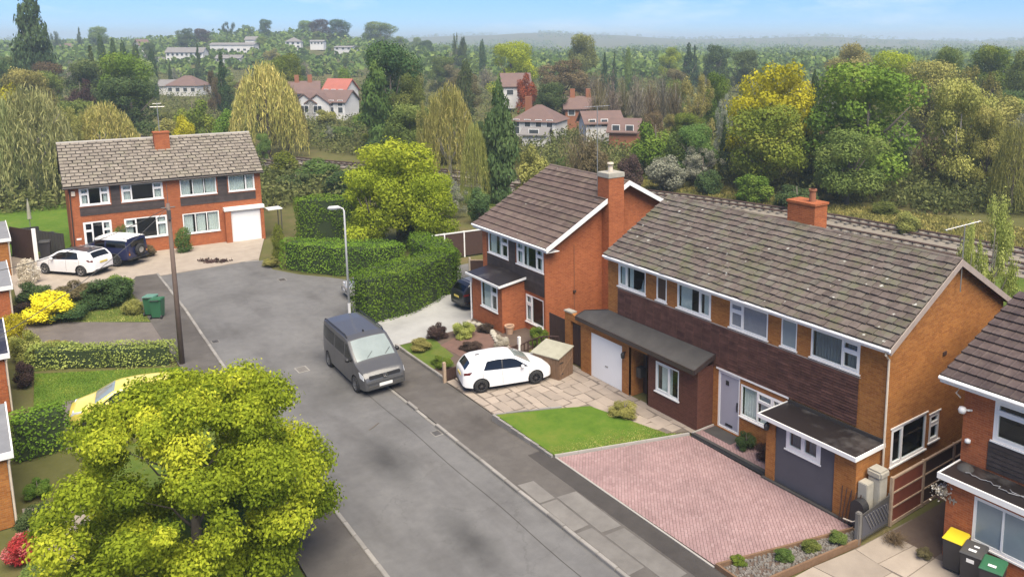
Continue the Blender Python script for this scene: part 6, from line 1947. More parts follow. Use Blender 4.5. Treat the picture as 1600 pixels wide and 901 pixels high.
class Car:
    def __init__(s, label, cat, name, loc, heading, scale, sp, group='parked cars'):
        s.sp = sp; s.L, s.W, s.H = sp['L'], sp['W'], sp['H']
        s.t = thing(name, label, cat, loc, heading, group)
        s.t.scale = (scale,) * 3
        if 'roll' in sp: s.t.rotation_euler = (sp['roll'], 0, heading)
        s.body()

    def hp(s, x):
        f = abs(x) / (s.L / 2)
        return s.W / 2 * (1 - s.sp.get('taper', .16) * f ** 5 - .02 * f ** 2)

    def zt(s, x): return interp(s.sp['top'], x)
    def zb(s, x): return interp(s.sp['bot'], x)
    def zl(s, x): return min(interp(s.sp['belt'], x), s.zt(x) - .05)

    def side(s, x, z):
        h, zl = s.hp(x), s.zl(x)
        if z <= zl:
            zm = s.zb(x) + .42 * (zl - s.zb(x))
            return h * (1 - .09 * ((z - zm) / (zl - s.zb(x) + .01)) ** 2)
        return h * .97 * (1 - s.sp.get('tumble', .24) * ((z - zl) / max(.2, s.H - zl)) ** 1.3)

    def top_w(s, x): return s.side(x, s.zt(x) - .05) - .04

    def surf_z(s, x, y):
        w_ = max(.05, s.top_w(x)); f = min(1, abs(y) / w_)
        return s.zt(x) - .05 * f ** 2.6 + .012

    def body(s):
        sp = s.sp
        xs = sorted(set(np.round(np.concatenate([np.linspace(-s.L / 2, s.L / 2, 45), [p[0] for p in sp['top']], s.L / 2 - np.array([.02, .06, .12]), -s.L / 2 + np.array([.02, .06, .12])]), 4)))
        xs = [x for x in xs if -s.L / 2 - 1e-6 <= x <= s.L / 2 + 1e-6]
        vs, fs = [], []; K = None
        for x in xs:
            e = min(s.L / 2 - abs(x), .14) / .14
            rr = .93 + .07 * math.sqrt(max(0, 1 - (1 - e) ** 2))
            zt, zb, zl = s.zt(x), s.zb(x), s.zl(x)
            zc = (zb + zl) / 2
            half = [(0, zb), (s.side(x, zb) * .86, zb)]
            for f in (.04, .2, .4, .6, .8, .93, 1.0):
                z = zb + (zl - zb) * f; half.append((s.side(x, z), z))
            for f in (.25, .5, .75):
                z = zl + (zt - .05 - zl) * f; half.append((s.side(x, z), z))
            wt = s.top_w(x)
            half += [(s.side(x, zt - .05), zt - .05), (wt, zt - .022), (wt * .8, s.surf_z(x, wt * .8)), (wt * .45, s.surf_z(x, wt * .45)), (0, s.surf_z(x, 0))]
            ring = [(x, y * rr, zc + (z - zc) * (rr if z < zl else 1)) for y, z in half] + [(x, -y * rr, zc + (z - zc) * (rr if z < zl else 1)) for y, z in half[-2:0:-1]]
            K = len(ring); vs += ring
        n = len(xs)
        for i in range(n - 1):
            for k in range(K): fs.append((i * K + k, (i + 1) * K + k, (i + 1) * K + (k + 1) % K, i * K + (k + 1) % K))
        fs.append(tuple(range(K))); fs.append(tuple((n - 1) * K + k for k in range(K - 1, -1, -1)))
        me = bpy.data.meshes.new('body'); me.from_pydata(vs, [], fs)
        me.materials.append(M[sp['paint']]); me.materials.append(M['black'])
        bm = bmesh.new(); bm.from_mesh(me); bmesh.ops.recalc_face_normals(bm, faces=bm.faces); bm.to_mesh(me); bm.free()
        o = put('body', me, s.t)
        # wheel arches cut through the side
        cut = MB(); r = sp['wheel'] + .055
        for x in sp['axles']:
            for sgn in (1, -1):
                y0, y1 = sgn * (s.W / 2 - .32), sgn * (s.W / 2 + .2)
                cut.lathe([(0, y0), (r, y0), (r, y1), (0, y1)], 28, (x, 0, sp['wheel']), 1)
        cm = cut.mesh('cut', M['black'])
        bm = bmesh.new(); bm.from_mesh(cm); bmesh.ops.remove_doubles(bm, verts=bm.verts, dist=1e-5); bmesh.ops.recalc_face_normals(bm, faces=bm.faces); bm.to_mesh(cm); bm.free()
        co = bpy.data.objects.new('cut', cm); C.objects.link(co); co.parent = s.t
        md = o.modifiers.new('arch', 'BOOLEAN'); md.object = co; md.operation = 'DIFFERENCE'; md.solver = 'EXACT'
        bpy.context.view_layer.update()
        dg = bpy.context.evaluated_depsgraph_get()
        nm = bpy.data.meshes.new_from_object(o.evaluated_get(dg))
        o.modifiers.clear(); o.data = nm
        bpy.data.objects.remove(co)
        nm.name = 'body'
        while len(nm.materials) > 2: nm.materials.pop()
        for p in nm.polygons:
            c = p.center
            inw = any(math.hypot(c.x - x, c.z - sp['wheel']) < r * 1.0 - .002 and abs(c.y) < s.W / 2 - .02 for x in sp['axles']) or any(abs(math.hypot(c.x - x, c.z - sp['wheel']) - r) < .012 and abs(p.normal.y) < .3 and abs(c.y) > s.W / 2 - .34 for x in sp['axles'])
            low = sp.get('sill', 0) and c.z < sp['sill']
            p.material_index = 1 if inw or low else 0
            p.use_smooth = not inw
        nm.set_sharp_from_angle(angle=R(38))
        s.bd = o
        for x in sp['axles']:
            for sgn in (1, -1): s.wheel(x, sgn)

    def wheel(s, x, sgn):
        r = s.sp['wheel']; y = sgn * (s.W / 2 - .1)
        mb = MB(); mb.lathe([(r * .66, -.1), (r * .9, -.1), (r, -.06), (r, .06), (r * .9, .1), (r * .66, .1)], 24, (x, y, r), 1)
        t = mb.build('wheel', M['rubber'], s.t, False, smooth=True)
        mb = MB(); f = sgn * .085
        ys = y + f
        mb.lathe([(r * .67, 0), (r * .67, sgn * .01), (r * .6, sgn * .01), (r * .6, -sgn * .06)], 24, (x, ys, r), 1)
        k = s.sp.get('spokes', 5)
        for i in range(k):
            a = 2 * PI * i / k + .3; c, s_ = math.cos(a), math.sin(a); hw = r * s.sp.get('spw', .1)
            q = lambda d, w_, yy: (x + d * c - w_ * s_, yy, r + d * s_ + w_ * c)
            y0, y1 = ys - sgn * .05, ys + sgn * .004
            mb.faces([q(r * .1, -hw, y1), q(r * .63, -hw * .8, y1), q(r * .63, hw * .8, y1), q(r * .1, hw, y1), q(r * .1, -hw, y0), q(r * .63, -hw * .8, y0), q(r * .63, hw * .8, y0), q(r * .1, hw, y0)], [(0, 1, 2, 3), (3, 2, 1, 0), (0, 4, 5, 1), (2, 6, 7, 3), (1, 5, 4, 0), (3, 7, 6, 2)])
        mb.lathe([(0, sgn * .008), (r * .16, sgn * .006), (r * .16, -sgn * .05)], 12, (x, ys, r), 1)
        mb.build('rim', M[s.sp.get('rim', 'rim')], t, False)
        mb = MB(); mb.lathe([(0, 0), (r * .66, 0)], 20, (x, y - sgn * .02, r), 1); mb.build('hub_recess', M['black'], t, False)

    def panel_side(s, name, mat, xa, xb, lo, hi, n=10, m=4, off=.007, both=True, sides=(1, -1)):
        """lo(x), hi(x): heights; hugging the flank"""
        for sg in sides:
            mb = MB(); g = []
            for i in range(n + 1):
                x = xa + (xb - xa) * i / n
                z0, z1 = lo(x), hi(x)
                g.append([(x, sg * (s.side(x, z0 + (z1 - z0) * j / m) + off), z0 + (z1 - z0) * j / m) for j in range(m + 1)])
            for i in range(n):
                for j in range(m):
                    q = [g[i][j], g[i + 1][j], g[i + 1][j + 1], g[i][j + 1]]
                    if Vector(q[0]) == Vector(q[3]) and Vector(q[1]) == Vector(q[2]): continue
                    mb.quad(*(q if sg < 0 else q[::-1]))
            mb.build(name, M[mat], s.t, False, smooth=True)

    def panel_top(s, name, mat, xa, xb, fa, fb, n=8, m=10, off=.008, y0=-1, y1=1):
        mb = MB(); g = []
        for i in range(n + 1):
            x = xa + (xb - xa) * i / n; f = fa + (fb - fa) * i / n; w_ = s.top_w(x) * f
            g.append([(x, w_ * (y0 + (y1 - y0) * j / m), s.surf_z(x, w_ * (y0 + (y1 - y0) * j / m)) + off) for j in range(m + 1)])
        up = g[0][0][0] < g[-1][0][0]
        for i in range(n):
            for j in range(m):
                q = [g[i][j], g[i + 1][j], g[i + 1][j + 1], g[i][j + 1]]
                mb.quad(*(q if up else q[::-1]))
        return mb.build(name, M[mat], s.t, False, smooth=True)

    def bit(s, name, mat, x0, x1, y0, y1, z0, z1, bevel=.015, both=False, par=None):
        for sg in ((1, -1) if both else (1,)):
            mb = MB(); a, b = sorted((y0 * sg, y1 * sg)); mb.box(x0, x1, a, b, z0, z1)
            mb.build(name, M[mat], par or s.t, False, bevel=bevel)

    def wedge(s, name, mat, pts, thick, both=True):
        """lamp hugging the corner: pts (x, z) outline on the flank, swept inwards"""
        for sg in ((1, -1) if both else (1,)):
            mb = MB()
            o = [(x, sg * (s.side(x, z) + .012), z) for x, z in pts]
            mb.extrude(o, (0, -sg * thick, 0)); mb.build(name, M[mat], s.t, False)

    def seam(s, xs, lo=None):
        for x in xs:
            z0 = lo or s.zb(x) + .1
            s.panel_side('door_seam', 'black', x - .006, x + .006, lambda q: z0, lambda q: s.zl(q) - .01, 1, 6, .004)

    def mirror(s, x, z, mat):
        for sg in (1, -1):
            mb = MB(); y = s.side(x, z); mb.lathe([(0, -.07), (.07, -.06), (.095, .0), (.08, .06), (0, .075)], 10, (x, sg * (y + .13), z + .06), 0)
            mb.tube([(x, sg * (y - .02), z), (x, sg * (y + .1), z + .04)], .025, 6)
            mb.build('door_mirror', M[mat], s.t, False, smooth=True)


def hatch_spec(paint, **kw):
    d = dict(L=4.07, W=1.76, H=1.47, paint=paint, wheel=.315, axles=(1.27, -1.24), taper=.2, tumble=.27, sill=.26,
             top=[(-2.035, .78), (-2.0, .95), (-1.95, 1.02), (-1.66, 1.36), (-1.42, 1.43), (-.5, 1.48), (.15, 1.45), (.45, 1.37), (1.12, 1.0), (1.3, .94), (1.8, .82), (2.0, .7), (2.035, .62)],
             bot=[(-2.035, .36), (-1.9, .27), (-1.5, .2), (1.6, .19), (1.95, .24), (2.035, .3)],
             belt=[(-2.035, .98), (-1.3, .98), (.6, .9), (1.3, .86), (2.03, .7)])
    d.update(kw)
    return d


def hatch_details(c, side_win=True, dark_roof=False, plate_f='plate_w'):
    hi = lambda x: c.zt(x) - .1
    def win(xa, xb, nose=0, tail=0):
        c.panel_side('side_window', 'glass_car', xa, xb, lambda x: c.zl(x) + .035, lambda x: max(c.zl(x) + .036, min(hi(x), c.zl(x) + .04 + (xb - x) * nose if nose else 9, c.zl(x) + .04 + (x - xa) * tail if tail else 9)))
    if side_win:
        win(-.24, .92, nose=.62); win(-1.12, -.3, tail=2.0)
        c.panel_side('door_pillar', 'black', -.3, -.24, lambda x: c.zl(x) + .035, hi, 1, 4, .008)
    c.panel_top('windscreen', 'screen_car', 1.08, .36, .93, .9)
    c.panel_top('rear_window', 'glass_car', -1.91, -1.67, .84, .84)
    if dark_roof: c.panel_top('roof_panel', 'car_roof', -1.6, .3, 1.0, 1.0, 10, 10, .006)
    L2 = c.L / 2
    c.wedge('headlight', 'lens', [(L2 - .08, .64), (L2 - .16, .78), (L2 - .52, .83), (L2 - .5, .76)], .3)
    c.wedge('tail_light', 'lens_red', [(-L2 + .05, .86), (-L2 + .06, .96), (-L2 + .42, .99), (-L2 + .3, .87)], .3)
    c.bit('grille', 'black', L2 - .09, L2 + .012, -.5, .5, .42, .58)
    c.bit('number_plate', plate_f, L2 + .0, L2 + .022, -.26, .26, .45, .56, .004)
    c.bit('number_plate', 'plate_y', -L2 - .02, -L2 + .02, -.26, .26, .72, .83, .004)
    c.bit('rear_bumper_insert', 'black', -L2 - .012, -L2 + .2, -.6, .6, .3, .42)
    c.mirror(.62, .93, c.sp['paint'])
    c.seam((.95, -.27, -1.16))
    for x in (.0, -.95): c.panel_side('door_handle', c.sp['paint'], x - .09, x + .09, lambda q: .83, lambda q: .855, 2, 1, .03)
    c.bit('aerial', 'black', -1.3, -1.12, -.012, .012, 1.42, 1.5, .004)


# the white hatchback on the crazy paving
wr, wf = at(753, 614, .08), at(838, 600, .08)
hd = math.atan2(wf.y - wr.y, wf.x - wr.x)
dirv = Vector((math.cos(hd), math.sin(hd), 0)); nrm = Vector((-dirv.y, dirv.x, 0))
sc = (wf - wr).length / 2.51
mid = (wr + wf) / 2 + nrm * (.88 * sc) - dirv * .015
c = Car('white hatchback parked on the crazy paving beside the wooden bin store', 'car', 'parked_car', (mid.x, mid.y, .08), hd, sc, hatch_spec('car_white', rim='rim', spokes=10, spw=.05))
hatch_details(c)

# white hatchback with dark roof at the far left
wf, wr = at(66.5, 428, .05), at(131, 433, .05)
hd = math.atan2(wf.y - wr.y, wf.x - wr.x)
dirv = Vector((math.cos(hd), math.sin(hd), 0)); nrm = Vector((-dirv.y, dirv.x, 0))
sc = (wf - wr).length / 2.51 * .87
mid = (wr + wf) / 2 - nrm * (.88 * sc)
c = Car('white hatchback with a dark roof parked across the far left drive', 'car', 'parked_car', (mid.x, mid.y, .05), hd, sc, hatch_spec('car_white', rim='rim_lt', spokes=5, spw=.09))
hatch_details(c, dark_roof=True)
A1 = (mid, dirv, nrm, hd)

# navy off-roader with a white roof behind it
sp = dict(L=4.3, W=1.79, H=1.97, paint='car_navy', wheel=.39, axles=(1.45, -1.1), taper=.03, tumble=.13, rim='rim_lt', spokes=5, spw=.16,
          top=[(-2.15, 1.0), (-2.12, 1.62), (-2.08, 1.88), (-1.9, 1.93), (.25, 1.93), (.42, 1.88), (.72, 1.3), (.78, 1.2), (2.0, 1.14), (2.12, 1.1), (2.15, .9)],
          bot=[(-2.15, .55), (-1.9, .45), (1.9, .45), (2.15, .52)], belt=[(-2.15, 1.22), (.7, 1.22), (.8, 1.12), (2.15, 1.02)])
dc = at(180, 417, .05)
pos = dc + dirv * 1.15 - nrm * .95
c = Car('navy blue boxy off-roader with a white roof parked behind the far white hatchback', 'car', 'off_road_car', (pos.x, pos.y, .05), hd, 1.06, sp)
c.panel_top('roof_panel', 'white', -2.06, .38, 1.03, 1.03, 12, 10, .02)
c.panel_side('roof_side', 'white', -2.06, .4, lambda x: c.zt(x) - .16, lambda x: c.zt(x) - .03, 8, 2, .012)
c.panel_top('windscreen', 'screen_car', .7, .46, .95, .93)
c.panel_side('side_window', 'glass_car', -.35, .42, lambda x: 1.27, lambda x: 1.72, 4, 3)
c.panel_side('side_window', 'glass_car', -1.95, -.5, lambda x: 1.3, lambda x: 1.7, 5, 3)
for sg in (1, -1):
    for x in (1.45, -1.1):
        mb = MB(); prev = [(x + .5 * math.cos(a), sg * (.9), .39 + .5 * math.sin(a)) for a in np.linspace(-.1, PI + .1, 13)]
        mb.tube(prev, .045, 6); mb.build('arch_flare', M['black' if x < 0 else 'black'], c.t, False)
mb = MB(); mb.lathe([(.2, -.09), (.34, -.09), (.39, -.04), (.39, .06), (.34, .1), (.2, .1)], 22, (-2.26, -.1, 1.02), 0); sw = mb.build('spare_wheel', M['rubber'], c.t, False, smooth=True)
mb = MB(); mb.lathe([(0, -.1), (.19, -.08), (.21, 0)], 18, (-2.26, -.1, 1.02), 0); mb.build('rim', M['rim_lt'], sw, False)
c.bit('rear_window', 'glass_car', -2.165, -2.14, -.55, .55, 1.32, 1.68, .01)
for z, m in ((.95, 'lens_red'), (.8, 'lens_amber')): c.bit('tail_light', m, -2.18, -2.13, .68, .78, z, z + .1, .01, True)
c.bit('rear_bumper', 'black', -2.25, -2.1, -.85, .85, .48, .6)
c.bit('front_bumper', 'black', 2.1, 2.28, -.88, .88, .55, .7)
c.bit('headlight', 'lens', 2.12, 2.17, .45, .65, .82, 1.0, .02, True)
c.bit('grille', 'black', 2.13, 2.165, -.4, .4, .75, 1.05)
c.seam((.5, -.42))

# grey van straddling the kerb
vr, vf = at(513.5, 572), at(555, 612)
hd = math.atan2(vf.y - vr.y, vf.x - vr.x)
dirv = Vector((math.cos(hd), math.sin(hd), 0)); nrm = Vector((-dirv.y, dirv.x, 0))
sc = (vf - vr).length / 3.3
sp = dict(L=5.15, W=1.93, H=1.98, paint='car_grey', wheel=.345, axles=(1.68, -1.62), taper=.12, tumble=.13, sill=.33, rim='rim_lt', spokes=6, spw=.1, roll=R(1.8),
          top=[(-2.575, .9), (-2.56, 1.5), (-2.5, 1.85), (-2.35, 1.94), (-1.5, 1.98), (.4, 1.97), (.8, 1.9), (1.72, 1.25), (1.82, 1.2), (2.38, 1.0), (2.52, .84), (2.575, .66)],
          bot=[(-2.575, .42), (-2.4, .3), (2.3, .25), (2.575, .3)], belt=[(-2.575, 1.2), (1.3, 1.16), (1.8, 1.1), (2.3, .9), (2.575, .72)])
mid = (vr + vf) / 2 + nrm * (.96 * sc)
c = Car('grey panel van with roof rails parked half on the pavement', 'van', 'parked_van', (mid.x, mid.y, .02), hd, sc, sp, None)
c.panel_top('windscreen', 'screen_car', 1.7, .84, .93, .9, 10, 12)
c.panel_side('side_window', 'glass_car', .62, 1.42, lambda x: c.zl(x) + .03, lambda x: max(c.zl(x) + .031, min(c.zt(x) - .15, 1.76)), 8, 4)
for a, b in ((-.62, .5), (-2.3, -.74)): c.panel_side('side_window', 'glass_car', a, b, lambda x: 1.24, lambda x: 1.76, 6, 4)
c.panel_side('waist_trim', 'chrome', -2.4, .55, lambda x: 1.185, lambda x: 1.21, 8, 1, .012)
for sg in (1, -1):
    mb = MB(); mb.tube([(-2.2, sg * .77, 1.96), (-2.1, sg * .77, 2.03), (.45, sg * .77, 2.03), (.58, sg * .77, 1.95)], .025, 6); mb.build('roof_rail', M['black'], c.t, False)
c.wedge('headlight', 'lens', [(2.47, .72), (2.4, .9), (2.08, .98), (2.2, .78)], .36)
c.bit('grille', 'black', 2.42, 2.57, -.64, .64, .74, .87)
c.bit('lower_bumper', 'bin_grey', 2.3, 2.6, -.78, .78, .28, .5, .05)
c.bit('bumper', 'car_grey', 2.35, 2.6, -.8, .8, .52, .68, .05)
c.bit('number_plate', 'plate_w', 2.59, 2.615, -.27, .27, .4, .52, .004)
mb = MB(); mb.lathe([(.0, 0), (.085, 0)], 20, (2.585, 0, .8), 0); mb.lathe([(.075, -.02), (.095, -.02), (.095, .012), (.075, .012)], 20, (2.585, 0, .8), 0)
for q in ([(-.04, .845), (0, .8), (.04, .845)], [(-.065, .82), (-.03, .745), (0, .785), (.03, .745), (.065, .82)]):
    mb.tube([(2.6, y, z) for y, z in q], .008, 5)
mb.build('badge', M['chrome'], c.t, False)
for y in (-.35, .4): 
    mb = MB(); mb.tube([(1.66, y, 1.31), (1.45, y + .28, 1.47)], .012, 4); mb.build('wiper', M['black'], c.t, False)
c.mirror(1.28, 1.2, 'black')
c.seam((1.5, .56, -.68))
c.bit('roof_aerial', 'black', .3, .42, -.02, .02, 1.98, 2.06, .005)
c.bit('dashboard', 'black', 1.2, 1.55, -.75, .75, 1.05, 1.12)

# yellow car, mostly behind the maple
sp = hatch_spec('car_yellow')
pos = Vector((-6.9, -20.2, .06))
c = Car('pale yellow hatchback half hidden behind the foreground maple', 'car', 'parked_car', pos, R(-100), 1.0, sp)
hatch_details(c)
# black car beside the orange house, seen from behind
sp = hatch_spec('car_black', H=1.62, top=[(-2.035, .85), (-2.0, 1.02), (-1.95, 1.08), (-1.6, 1.45), (-1.35, 1.56), (-.5, 1.62), (.15, 1.6), (.45, 1.5), (1.12, 1.1), (1.3, 1.03), (1.8, .92), (2.0, .8), (2.035, .7)])
c = Car('black car with pale grey roof reversed beside the orange house', 'car', 'parked_car', (-10.85, -.55, .075), R(92), 1.04, sp)
hatch_details(c)
c.panel_top('roof_panel', 'metal', -1.45, .3, .98, .98, 10, 10, .006)
c.panel_side('bumper_trim', 'chrome', -1.95, -1.6, lambda x: .42, lambda x: .5, 3, 1, .012)
# silver car nose showing past the hedge
c = Car('silver car with only its nose showing past the tall hedge', 'car', 'parked_car', (-17.0, -4.9, .0), R(-95), 1.04, hatch_spec('car_silver'))
hatch_details(c)

# ------------------------------------------------------------------ street furniture and yard things
lp = at(548, 502)
t = thing('street_lamp', 'pale grey tapered street lamp beside the tall hedge and grey van', 'street lamp', (-12.35, -8.5, 0))
x, y = -12.35, -8.5
mb = MB(); mb.tube([(x, y, 0), (x, y, 1.2)], .085, 10); mb.build('base', M['lamp'], t)
mb = MB(); mb.tube([(x, y, 1.2), (x, y, 6.45), (x - .02, y - .06, 6.58), (x - .06, y - .2, 6.64)], [.07, .05, .045, .04], 10); mb.build('column', M['lamp'], t, smooth=True)
mb = MB(); mb.tube([(x - .05, y - .15, 6.63), (x - .1, y - .3, 6.67), (x - .25, y - .72, 6.66), (x - .28, y - .8, 6.63)], [.05, .1, .1, .04], 10); hd_ = mb.build('lantern', M['lamp'], t, smooth=True)
mb = MB(); mb.tube([(x - .12, y - .34, 6.6), (x - .24, y - .68, 6.6)], .06, 8); mb.build('lens', M['lens'], hd_)
mb = MB(); mb.box(x - .06, x + .06, y - .1, y - .085, 2.2, 2.5); mb.build('number_tag', M['white'], t)
for (x, y, lab) in ((2.6, -10.62, 'dark road gully grate against the right kerb below the van'), (-14.0, -15.15, 'dark road gully grate against the left kerb by the telegraph pole')):
    t = thing('gully_grate', lab, 'drain', (x, y, 0))
    mb = MB(); mb.box(-.24, .24, -.18, .18, .002, .01); mb.build('frame', M['kerb'], t, False)
    for i in range(6):
        mb = MB(); mb.box(-.2 + i * .068, -.16 + i * .068, -.15, .15, .01, .016); mb.build('bar', M['black'], t, False)
t = thing('telegraph_pole', 'tall brown wooden telegraph pole on the left pavement', 'telegraph pole', (-11.6, -17.2, 0))
x, y = -11.6, -17.2
mb = MB(); mb.tube([(x, y, -.05), (x + .02, y, 4), (x, y, 8.05)], [.13, .11, .085], 10); mb.build('pole', M['wood_pole'], t, smooth=True)
mb = MB(); mb.box(x + .1, x + .2, y - .07, y + .07, 7.3, 7.75); mb.tube([(x, y - .3, 7.85), (x, y + .3, 7.85)], .03, 6); mb.build('terminal_box', M['bin_grey'], t)
for (q, sag, lab) in ((Vector((-15.5, -24.6, 5.0)), .4, 'to the second left edge house'), (pt(frame(Vector((-37.25, -19.15, 0)), R(-3), '+x'), 6.2, 5.1, .1), 1.0, 'to the far red brick semis'), (Vector((-3, -25.3, 5.1)), .5, 'to the nearest left edge house')):
    p = Vector((x, y, 7.85)); mb = MB()
    mb.tube([p.lerp(q, i / 12) - UP * sag * 4 * (i / 12) * (1 - i / 12) for i in range(13)], .016, 4)
    tag(mb.build('telephone_wire', M['bin_grey'], None), 'thin telephone wire running from the telegraph pole ' + lab, 'wire')


def bin_(label, x, y, rz, body, lid, s=1.0, lidtilt=0.0, z=.07, hb=1.0, group='wheelie bins'):
    t = thing('wheelie_bin', label, 'bin', (x, y, z), rz, group)
    t.scale = (s, s, s)
    mb = MB(); a, b = .24, .29
    mb.faces([(-a, -a, .06), (a, -a, .06), (a, a, .06), (-a, a, .06), (-b, -b, hb), (b, -b, hb), (b, b * 1.1, hb), (-b, b * 1.1, hb)], [(0, 3, 2, 1), (4, 5, 6, 7), (0, 1, 5, 4), (1, 2, 6, 5), (2, 3, 7, 6), (3, 0, 4, 7)])
    mb.build('body', M[body], t, False, bevel=.02)
    mb = MB(); mb.faces([(-.31, -.33, hb), (.31, -.33, hb), (.31, .35, hb), (-.31, .35, hb), (-.27, -.29, hb + .05), (.27, -.29, hb + .05), (.28, .33, hb + .09), (-.28, .33, hb + .09)], [(0, 3, 2, 1), (4, 5, 6, 7), (0, 1, 5, 4), (1, 2, 6, 5), (2, 3, 7, 6), (3, 0, 4, 7)])
    mb.build('lid', M[lid], t, False, bevel=.015)
    mb = MB(); mb.tube([(-.2, .39, hb + .02), (.2, .39, hb + .02)], .022, 6); mb.box(-.2, -.16, .3, .39, hb - .02, hb + .04); mb.box(.16, .2, .3, .39, hb - .02, hb + .04); mb.build('handle', M['black'], t, False)
    for sg in (1, -1):
        mb = MB(); mb.lathe([(0, -.03), (.1, -.03), (.1, .03), (0, .03)], 14, (sg * .26, .27, .1), 0); mb.build('wheel', M['black'], t, False)
    return t


bin_('green wheelie bin with faded lid standing nearer the road on the left pavement', -19.95, -16.8, R(-120), 'bin_green', 'bin_green', 1.08)
bin_('green wheelie bin with pale teal lid half hidden behind the nearer one', -20.75, -17.0, R(-120), 'bin_green', 'bin_teal', 1.08)
b_ = bin_('black wheelie bin with bright yellow lid against the right edge house', 20.15, -2.38, R(8), 'bin_black', 'bin_yellow', 1.0, hb=1.02)
b_ = bin_('black wheelie bin with charcoal lid between the yellow and the green lids', 20.85, -2.65, R(12), 'bin_black', 'bin_grey', 1.06)
mb = MB(); mb.box(-.1, .1, -.18, -.08, 1.075, 1.085); mb.box(-.02, .12, .05, .12, 1.085, 1.1); mb.build('sticker', M['white'], b_, False)
mb = MB(); mb.box(-.1, .1, -.31, -.296, .8, .9); mb.build('sticker', M['white'], b_, False)
b_ = bin_('dark bin with green lid cut by the bottom right corner', 21.55, -2.9, R(14), 'bin_black', 'bin_green', 1.06)
mb = MB(); mb.box(-.1, .1, -.18, -.08, 1.075, 1.085); mb.build('sticker', M['white'], b_, False)

# wooden bin store beside the white hatchback
t = thing('bin_store', 'weathered wooden bin store with sloping lid beside the white hatchback', 'bin store', (.55, -3.55, 0), R(17))
w0, d0, h0, h1 = .78, .52, 1.1, 1.38
mb = MB(); mb.faces([(-w0, -d0, .02), (w0, -d0, .02), (w0, d0, .02), (-w0, d0, .02), (-w0, -d0, h0), (w0, -d0, h0), (w0, d0, h1), (-w0, d0, h1)], [(0, 3, 2, 1), (4, 5, 6, 7), (0, 1, 5, 4), (1, 2, 6, 5), (2, 3, 7, 6), (3, 0, 4, 7)])
bx_ = mb.build('box', M['wood_dark'], t, False)
for i in range(9):
    x0 = -w0 + i * .174; mb = MB(); mb.box(x0 + .008, x0 + .166, -d0 - .022, -d0 - .001, .03, h0 - .01); mb.build('board', M['wood_raw'], t, False)
for i in range(6):
    y0 = -d0 + i * .1735; zz = h0 + (h1 - h0) * (i + .4) / 6; mb = MB(); mb.box(w0 + .001, w0 + .022, y0 + .008, y0 + .166, .03, zz - .01); mb.build('board', M['wood_raw'], t, False)
for (a, b) in (((-d0 + .05, .25), (d0 - .05, .95)),):
    mb = MB(); mb.extrude([(w0 + .023, a[0], a[1]), (w0 + .023, b[0], b[1]), (w0 + .023, b[0], b[1] + .09), (w0 + .023, a[0], a[1] + .09)], (.02, 0, 0)); mb.build('brace', M['wood_raw'], t, False)
for z in (.3, .85):
    mb = MB(); mb.box(w0 + .023, w0 + .034, -d0 + .03, -d0 + .3, z, z + .05); mb.build('hinge', M['black'], t, False)
mb = MB(); mb.faces([(-w0 - .07, -d0 - .1, h0 + .01), (w0 + .07, -d0 - .1, h0 + .01), (w0 + .07, d0 + .04, h1 + .03), (-w0 - .07, d0 + .04, h1 + .03), (-w0 - .07, -d0 - .1, h0 + .05), (w0 + .07, -d0 - .1, h0 + .05), (w0 + .07, d0 + .04, h1 + .07), (-w0 - .07, d0 + .04, h1 + .07)], [(0, 3, 2, 1), (4, 5, 6, 7), (0, 1, 5, 4), (1, 2, 6, 5), (2, 3, 7, 6), (3, 0, 4, 7)]); mb.build('lid', M['shed_top'], t, False)

# low fence with pale posts between the bed and the hatchback
t = thing('garden_fence', 'low dark fence with two pale posts between planting bed and white hatchback', 'fence', (-2.1, -5.5, 0))
for (x, y, h) in ((-1.62, -8.12, 1.05), (-2.45, -3.55, 1.0)):
    mb = MB(); mb.box(x - .07, x + .07, y - .07, y + .07, 0, h); mb.build('post', M['wood_pale' if y < -5 else 'white'], t, bevel=.01)
P, Q = Vector((-1.68, -8.0, 0)), Vector((-2.42, -3.65, 0)); dv = (Q - P).normalized(); L = (Q - P).length
for i in range(28):
    mb = MB(); a = P + dv * (L * i / 28 + .01); b = P + dv * (L * (i + 1) / 28 - .01); hh = .62 + .03 * rnd.random(); mb.extrude([a + UP * .12, b + UP * .12, b + UP * hh, a + UP * hh], Vector((dv.y, -dv.x, 0)) * .02); mb.build('pale', M['wood_dark'], t)
mb = MB(); mb.extrude([P + UP * .5, Q + UP * .5, Q + UP * .57, P + UP * .57], Vector((-dv.y, dv.x, 0)) * .04); mb.build('rail', M['wood_dark'], t)
t = thing('curved_gate', 'small dark trellis gate with curved top left of the wooden bin store', 'gate', (-1.5, -2.9, 0))
pts = [Vector((-2.4, -3.5, .55)), Vector((-2.0, -3.25, .85)), Vector((-1.5, -2.95, 1.12)), Vector((-1.0, -2.65, 1.25)), Vector((-.6, -2.4, 1.28))]
mb = MB(); mb.tube(pts, .035, 6); mb.tube([Vector((p.x, p.y, .12)) for p in pts], .03, 6); gf = mb.build('frame', M['wood_dark'], t)
for i in range(10):
    f = i / 9 * 3.99; k = int(f); p = pts[k].lerp(pts[k + 1], f - k); mb = MB(); mb.box(p.x - .035, p.x + .035, p.y - .02, p.y + .02, .1, p.z); mb.build('pale', M['wood_dark'], t)
t = thing('flower_pot', 'cream terracotta pot at the foot of the orange bay wall', 'flower pot', (-5.2, -2.45, .1))
mb = MB(); mb.lathe([(.0, 0), (.17, 0), (.24, .4), (.27, .4), (.27, .5), (.22, .5), (.2, .42), (0, .42)], 14, (0, 0, 0)); mb.build('pot', M['terracotta'], t, False)
mb = MB(); mb.lathe([(0, .425), (.2, .425)], 12); mb.build('soil', M['soil'], t, False)

